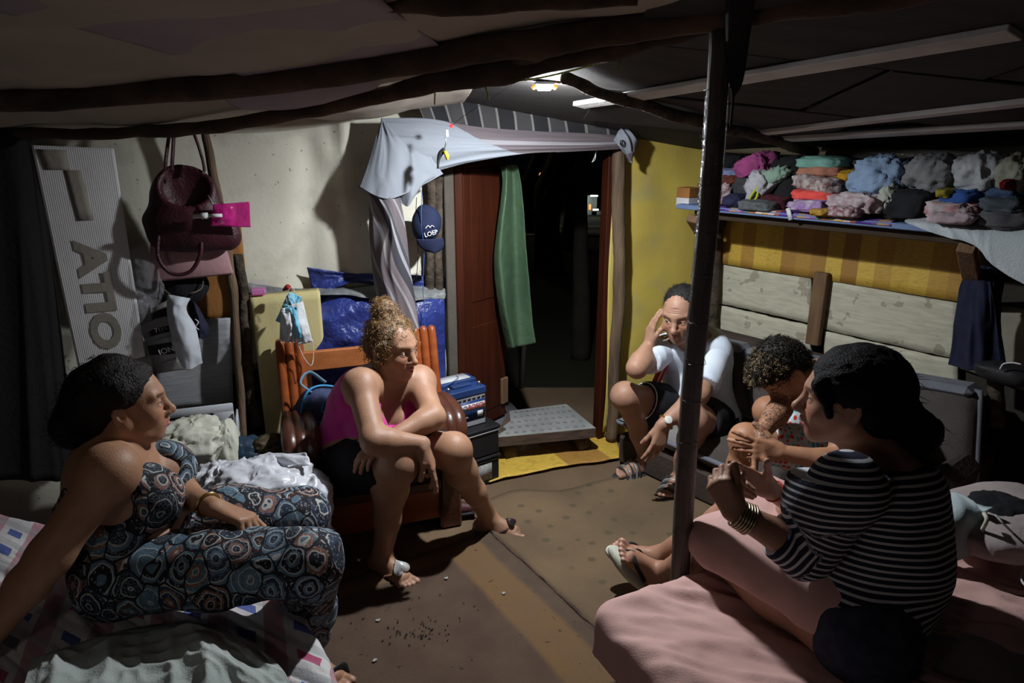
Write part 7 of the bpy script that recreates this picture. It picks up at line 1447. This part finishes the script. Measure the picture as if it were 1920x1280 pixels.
MB().tube(catmull([Zp(1866, 965, .57), Zp(1885, 985, .55), Zp(1905, 1005, .50), Zp(1925, 1030, .43), Zp(1900, 1048, .415), Zp(1875, 1040, .415), Zp(1880, 1022, .42), Zp(1905, 1018, .42), Zp(1930, 1040, .415), Zp(1915, 1085, .415), Zp(1940, 1110, .415)], 8), .003, 6).build('charging_cable', M_cab, label='white charging cable looping over the bed at the right edge', cat='cable')
# cloth over the striped woman's knees
q = SDF(); pL, pR = bpy.data.objects, None
Kl, Kr, Hl, Hr = V3(.57, 1.66, .47), V3(.72, 1.86, .50), V3(.83, 1.29, .485), V3(.93, 1.51, .485)
q.cone(lerp(Hl, Kl, .0), Kl, .132, .082, .05); q.cone(lerp(Hl, Kl, .35), lerp(Hl, Kl, .85), .116, .106, .04); q.cone(lerp(Hr, Kr, .3), Kr, .116, .082, .05); q.cone(lerp(Hl, Kl, .9), lerp(Hr, Kr, .9), .05, .05, .08); q.cone(lerp(Hl, Kl, .5), lerp(Hr, Kr, .5), .06, .06, .08)
q.clip(Kl + nrm(V3(-.3, -.21, -.93)) * .035, nrm(V3(-.27, -.21, -.93))); q.clip(lerp(Hl, Kl, .10), nrm(Hl - Kl)); q.clip(Kl + V3(-.05, .035, 0), nrm(V3(-.8, .6, -.25)))
V, F = q.mesh(.006); V = relax(V, F, 2); N_ = vnormals(V, F); V = V + N_ * (.014 * (ridge(V * V3(1, 1, .6), 7, 2, 41) - .2))[:, None]
mesh('lap_cloth', V, F, M_pink, label='pale pink cloth spread over the knees of the woman in stripes', cat='cloth')
# left bed
B0 = Zp(530, 1102, .385); eb2 = nrm(Zp(618, 1280, .385) - B0); ea2 = nrm(V3(-.95, .33, 0))
bed(B0, ea2, eb2, 1.5, 1.6, .37, .17, 'bed with a checked sheet, left foreground, the girl seated on it', '')
M_check = mat('checked_sheet_cotton', (.5, .5, .5), .9, bump=.2, bs=300)
b = NB(M_check); a_ = b.attr('uvw'); x_, y_, z_ = b.sep(b.mp(a_, (1, 1, 1), rot=(0, 0, .25)))[:3]
fx = b.math('FRACT', b.math('MULTIPLY', x_, 6.0)); fy = b.math('FRACT', b.math('MULTIPLY', y_, 7.6)); ix = b.math('FLOOR', b.math('MULTIPLY', x_, 6.0)); iy = b.math('FLOOR', b.math('MULTIPLY', y_, 7.6))
wn = b.N.new('ShaderNodeTexWhiteNoise'); b.L.new(b.comb(ix, iy, 0), wn.inputs['Vector'])
c_ = (.64, .62, .62); c_ = b.mix(b.math('MULTIPLY', b.math('LESS_THAN', fx, .36), .75), c_, (.42, .15, .20)); c_ = b.mix(b.math('MULTIPLY', b.math('LESS_THAN', fy, .30), .5), c_, (.33, .36, .37)); c_ = b.mix(b.math('MULTIPLY', b.math('GREATER_THAN', fx, .62), .25), c_, (.40, .34, .40))
sq = b.math('MULTIPLY', b.math('LESS_THAN', b.math('ABSOLUTE', b.math('SUBTRACT', fx, .66)), .17), b.math('LESS_THAN', b.math('ABSOLUTE', b.math('SUBTRACT', fy, .55)), .17)); sc_ = b.ramp(wn.outputs['Value'], [(0, (.05, .09, .33)), (.45, (.20, .23, .25)), (.68, (.06, .10, .36)), (.85, (.40, .05, .14))], 'CONSTANT'); c_ = b.mix(b.math('MULTIPLY', sq, .92), c_, sc_); b.base(c_)
def foldL(Q):
    a, b_ = Q[:, 0], Q[:, 1]; r_ = .012 * fbm(Q, 3.2, 2, 16) + .022 * (ridge(np.c_[a * 1.4 + .6 * b_, b_ * 3.2 + a * 1.2, a * 0], 2.0, 3, 18) - .45) * np.clip(b_ * 6 - .3, .3, 1); r_ -= .03 * np.exp(-(((a - .52) / .25) ** 2 + ((b_ - .12) / .2) ** 2)); return r_
bedsheet('bed_sheet', B0 - ea2 * .01 - eb2 * .01, ea2, eb2, 1.5, 1.7, .40, .20, M_check, 200, 190, foldL, 'checked pink, white and blue sheet on the left bed', .015, rad=.03)
M_bl = mat('grey_green_blanket', (.42, .46, .44), .9, (.34, .38, .36), vs=6, bump=.25, bs=200)
Gb = [[Zp(60, 1235, .43), Zp(220, 1185, .43), Zp(390, 1170, .43), Zp(500, 1225, .43)], [Zp(40, 1300, .45), Zp(220, 1240, .46), Zp(400, 1220, .46), Zp(535, 1262, .44)], [Zp(20, 1400, .45), Zp(220, 1330, .46), Zp(420, 1300, .46), Zp(560, 1330, .44)], [Zp(0, 1600, .43), Zp(220, 1500, .43), Zp(430, 1450, .43), Zp(600, 1450, .43)]]
sheet('blanket', lambda u, v: interp_grid(Gb, u, v) + np.outer(.040 * (ridge(np.c_[u * 2.6, v * 4.2, u * 0], 1, 3, 23) - .35) * np.clip(8 * np.minimum(np.minimum(u, 1 - u), np.minimum(v, 1 - v)), .0, 1) + .0, UP), 120, 120, M_bl, th=.004, label='crumpled grey green blanket at the bottom left of the bed', cat='blanket')
MB().box(W(1239, 697, 3.02), (.03, .04, .17), np.array(Euler((0, .35, 0)).to_matrix()), .004).build('red_box', mat('red_card', (.45, .01, .015), .5), label='narrow red box with a white stripe behind the man\'s elbow', cat='box')
MB().box(W(1241, 697, 2.996), (.005, .002, .15), np.array(Euler((0, .35, 0)).to_matrix())).build('white_stripe', M_whitetrim, bpy.data.objects['red_box'])
# added black sheet standing in for the darkness at the far left
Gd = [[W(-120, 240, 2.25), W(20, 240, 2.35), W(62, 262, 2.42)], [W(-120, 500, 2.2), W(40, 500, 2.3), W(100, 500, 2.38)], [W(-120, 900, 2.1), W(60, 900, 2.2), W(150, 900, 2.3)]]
sheet('dark_fill_sheet', lambda u, v: interp_grid(Gd, u, v) + np.outer(.02 * ridge(np.c_[u * .5, v * 5, u * 0], 1, 2, 9), V3(0, -1, 0)), 30, 40, M_dark, th=.004, label='added black sheet that keeps the far left dark beside the white panel', cat='blackout')
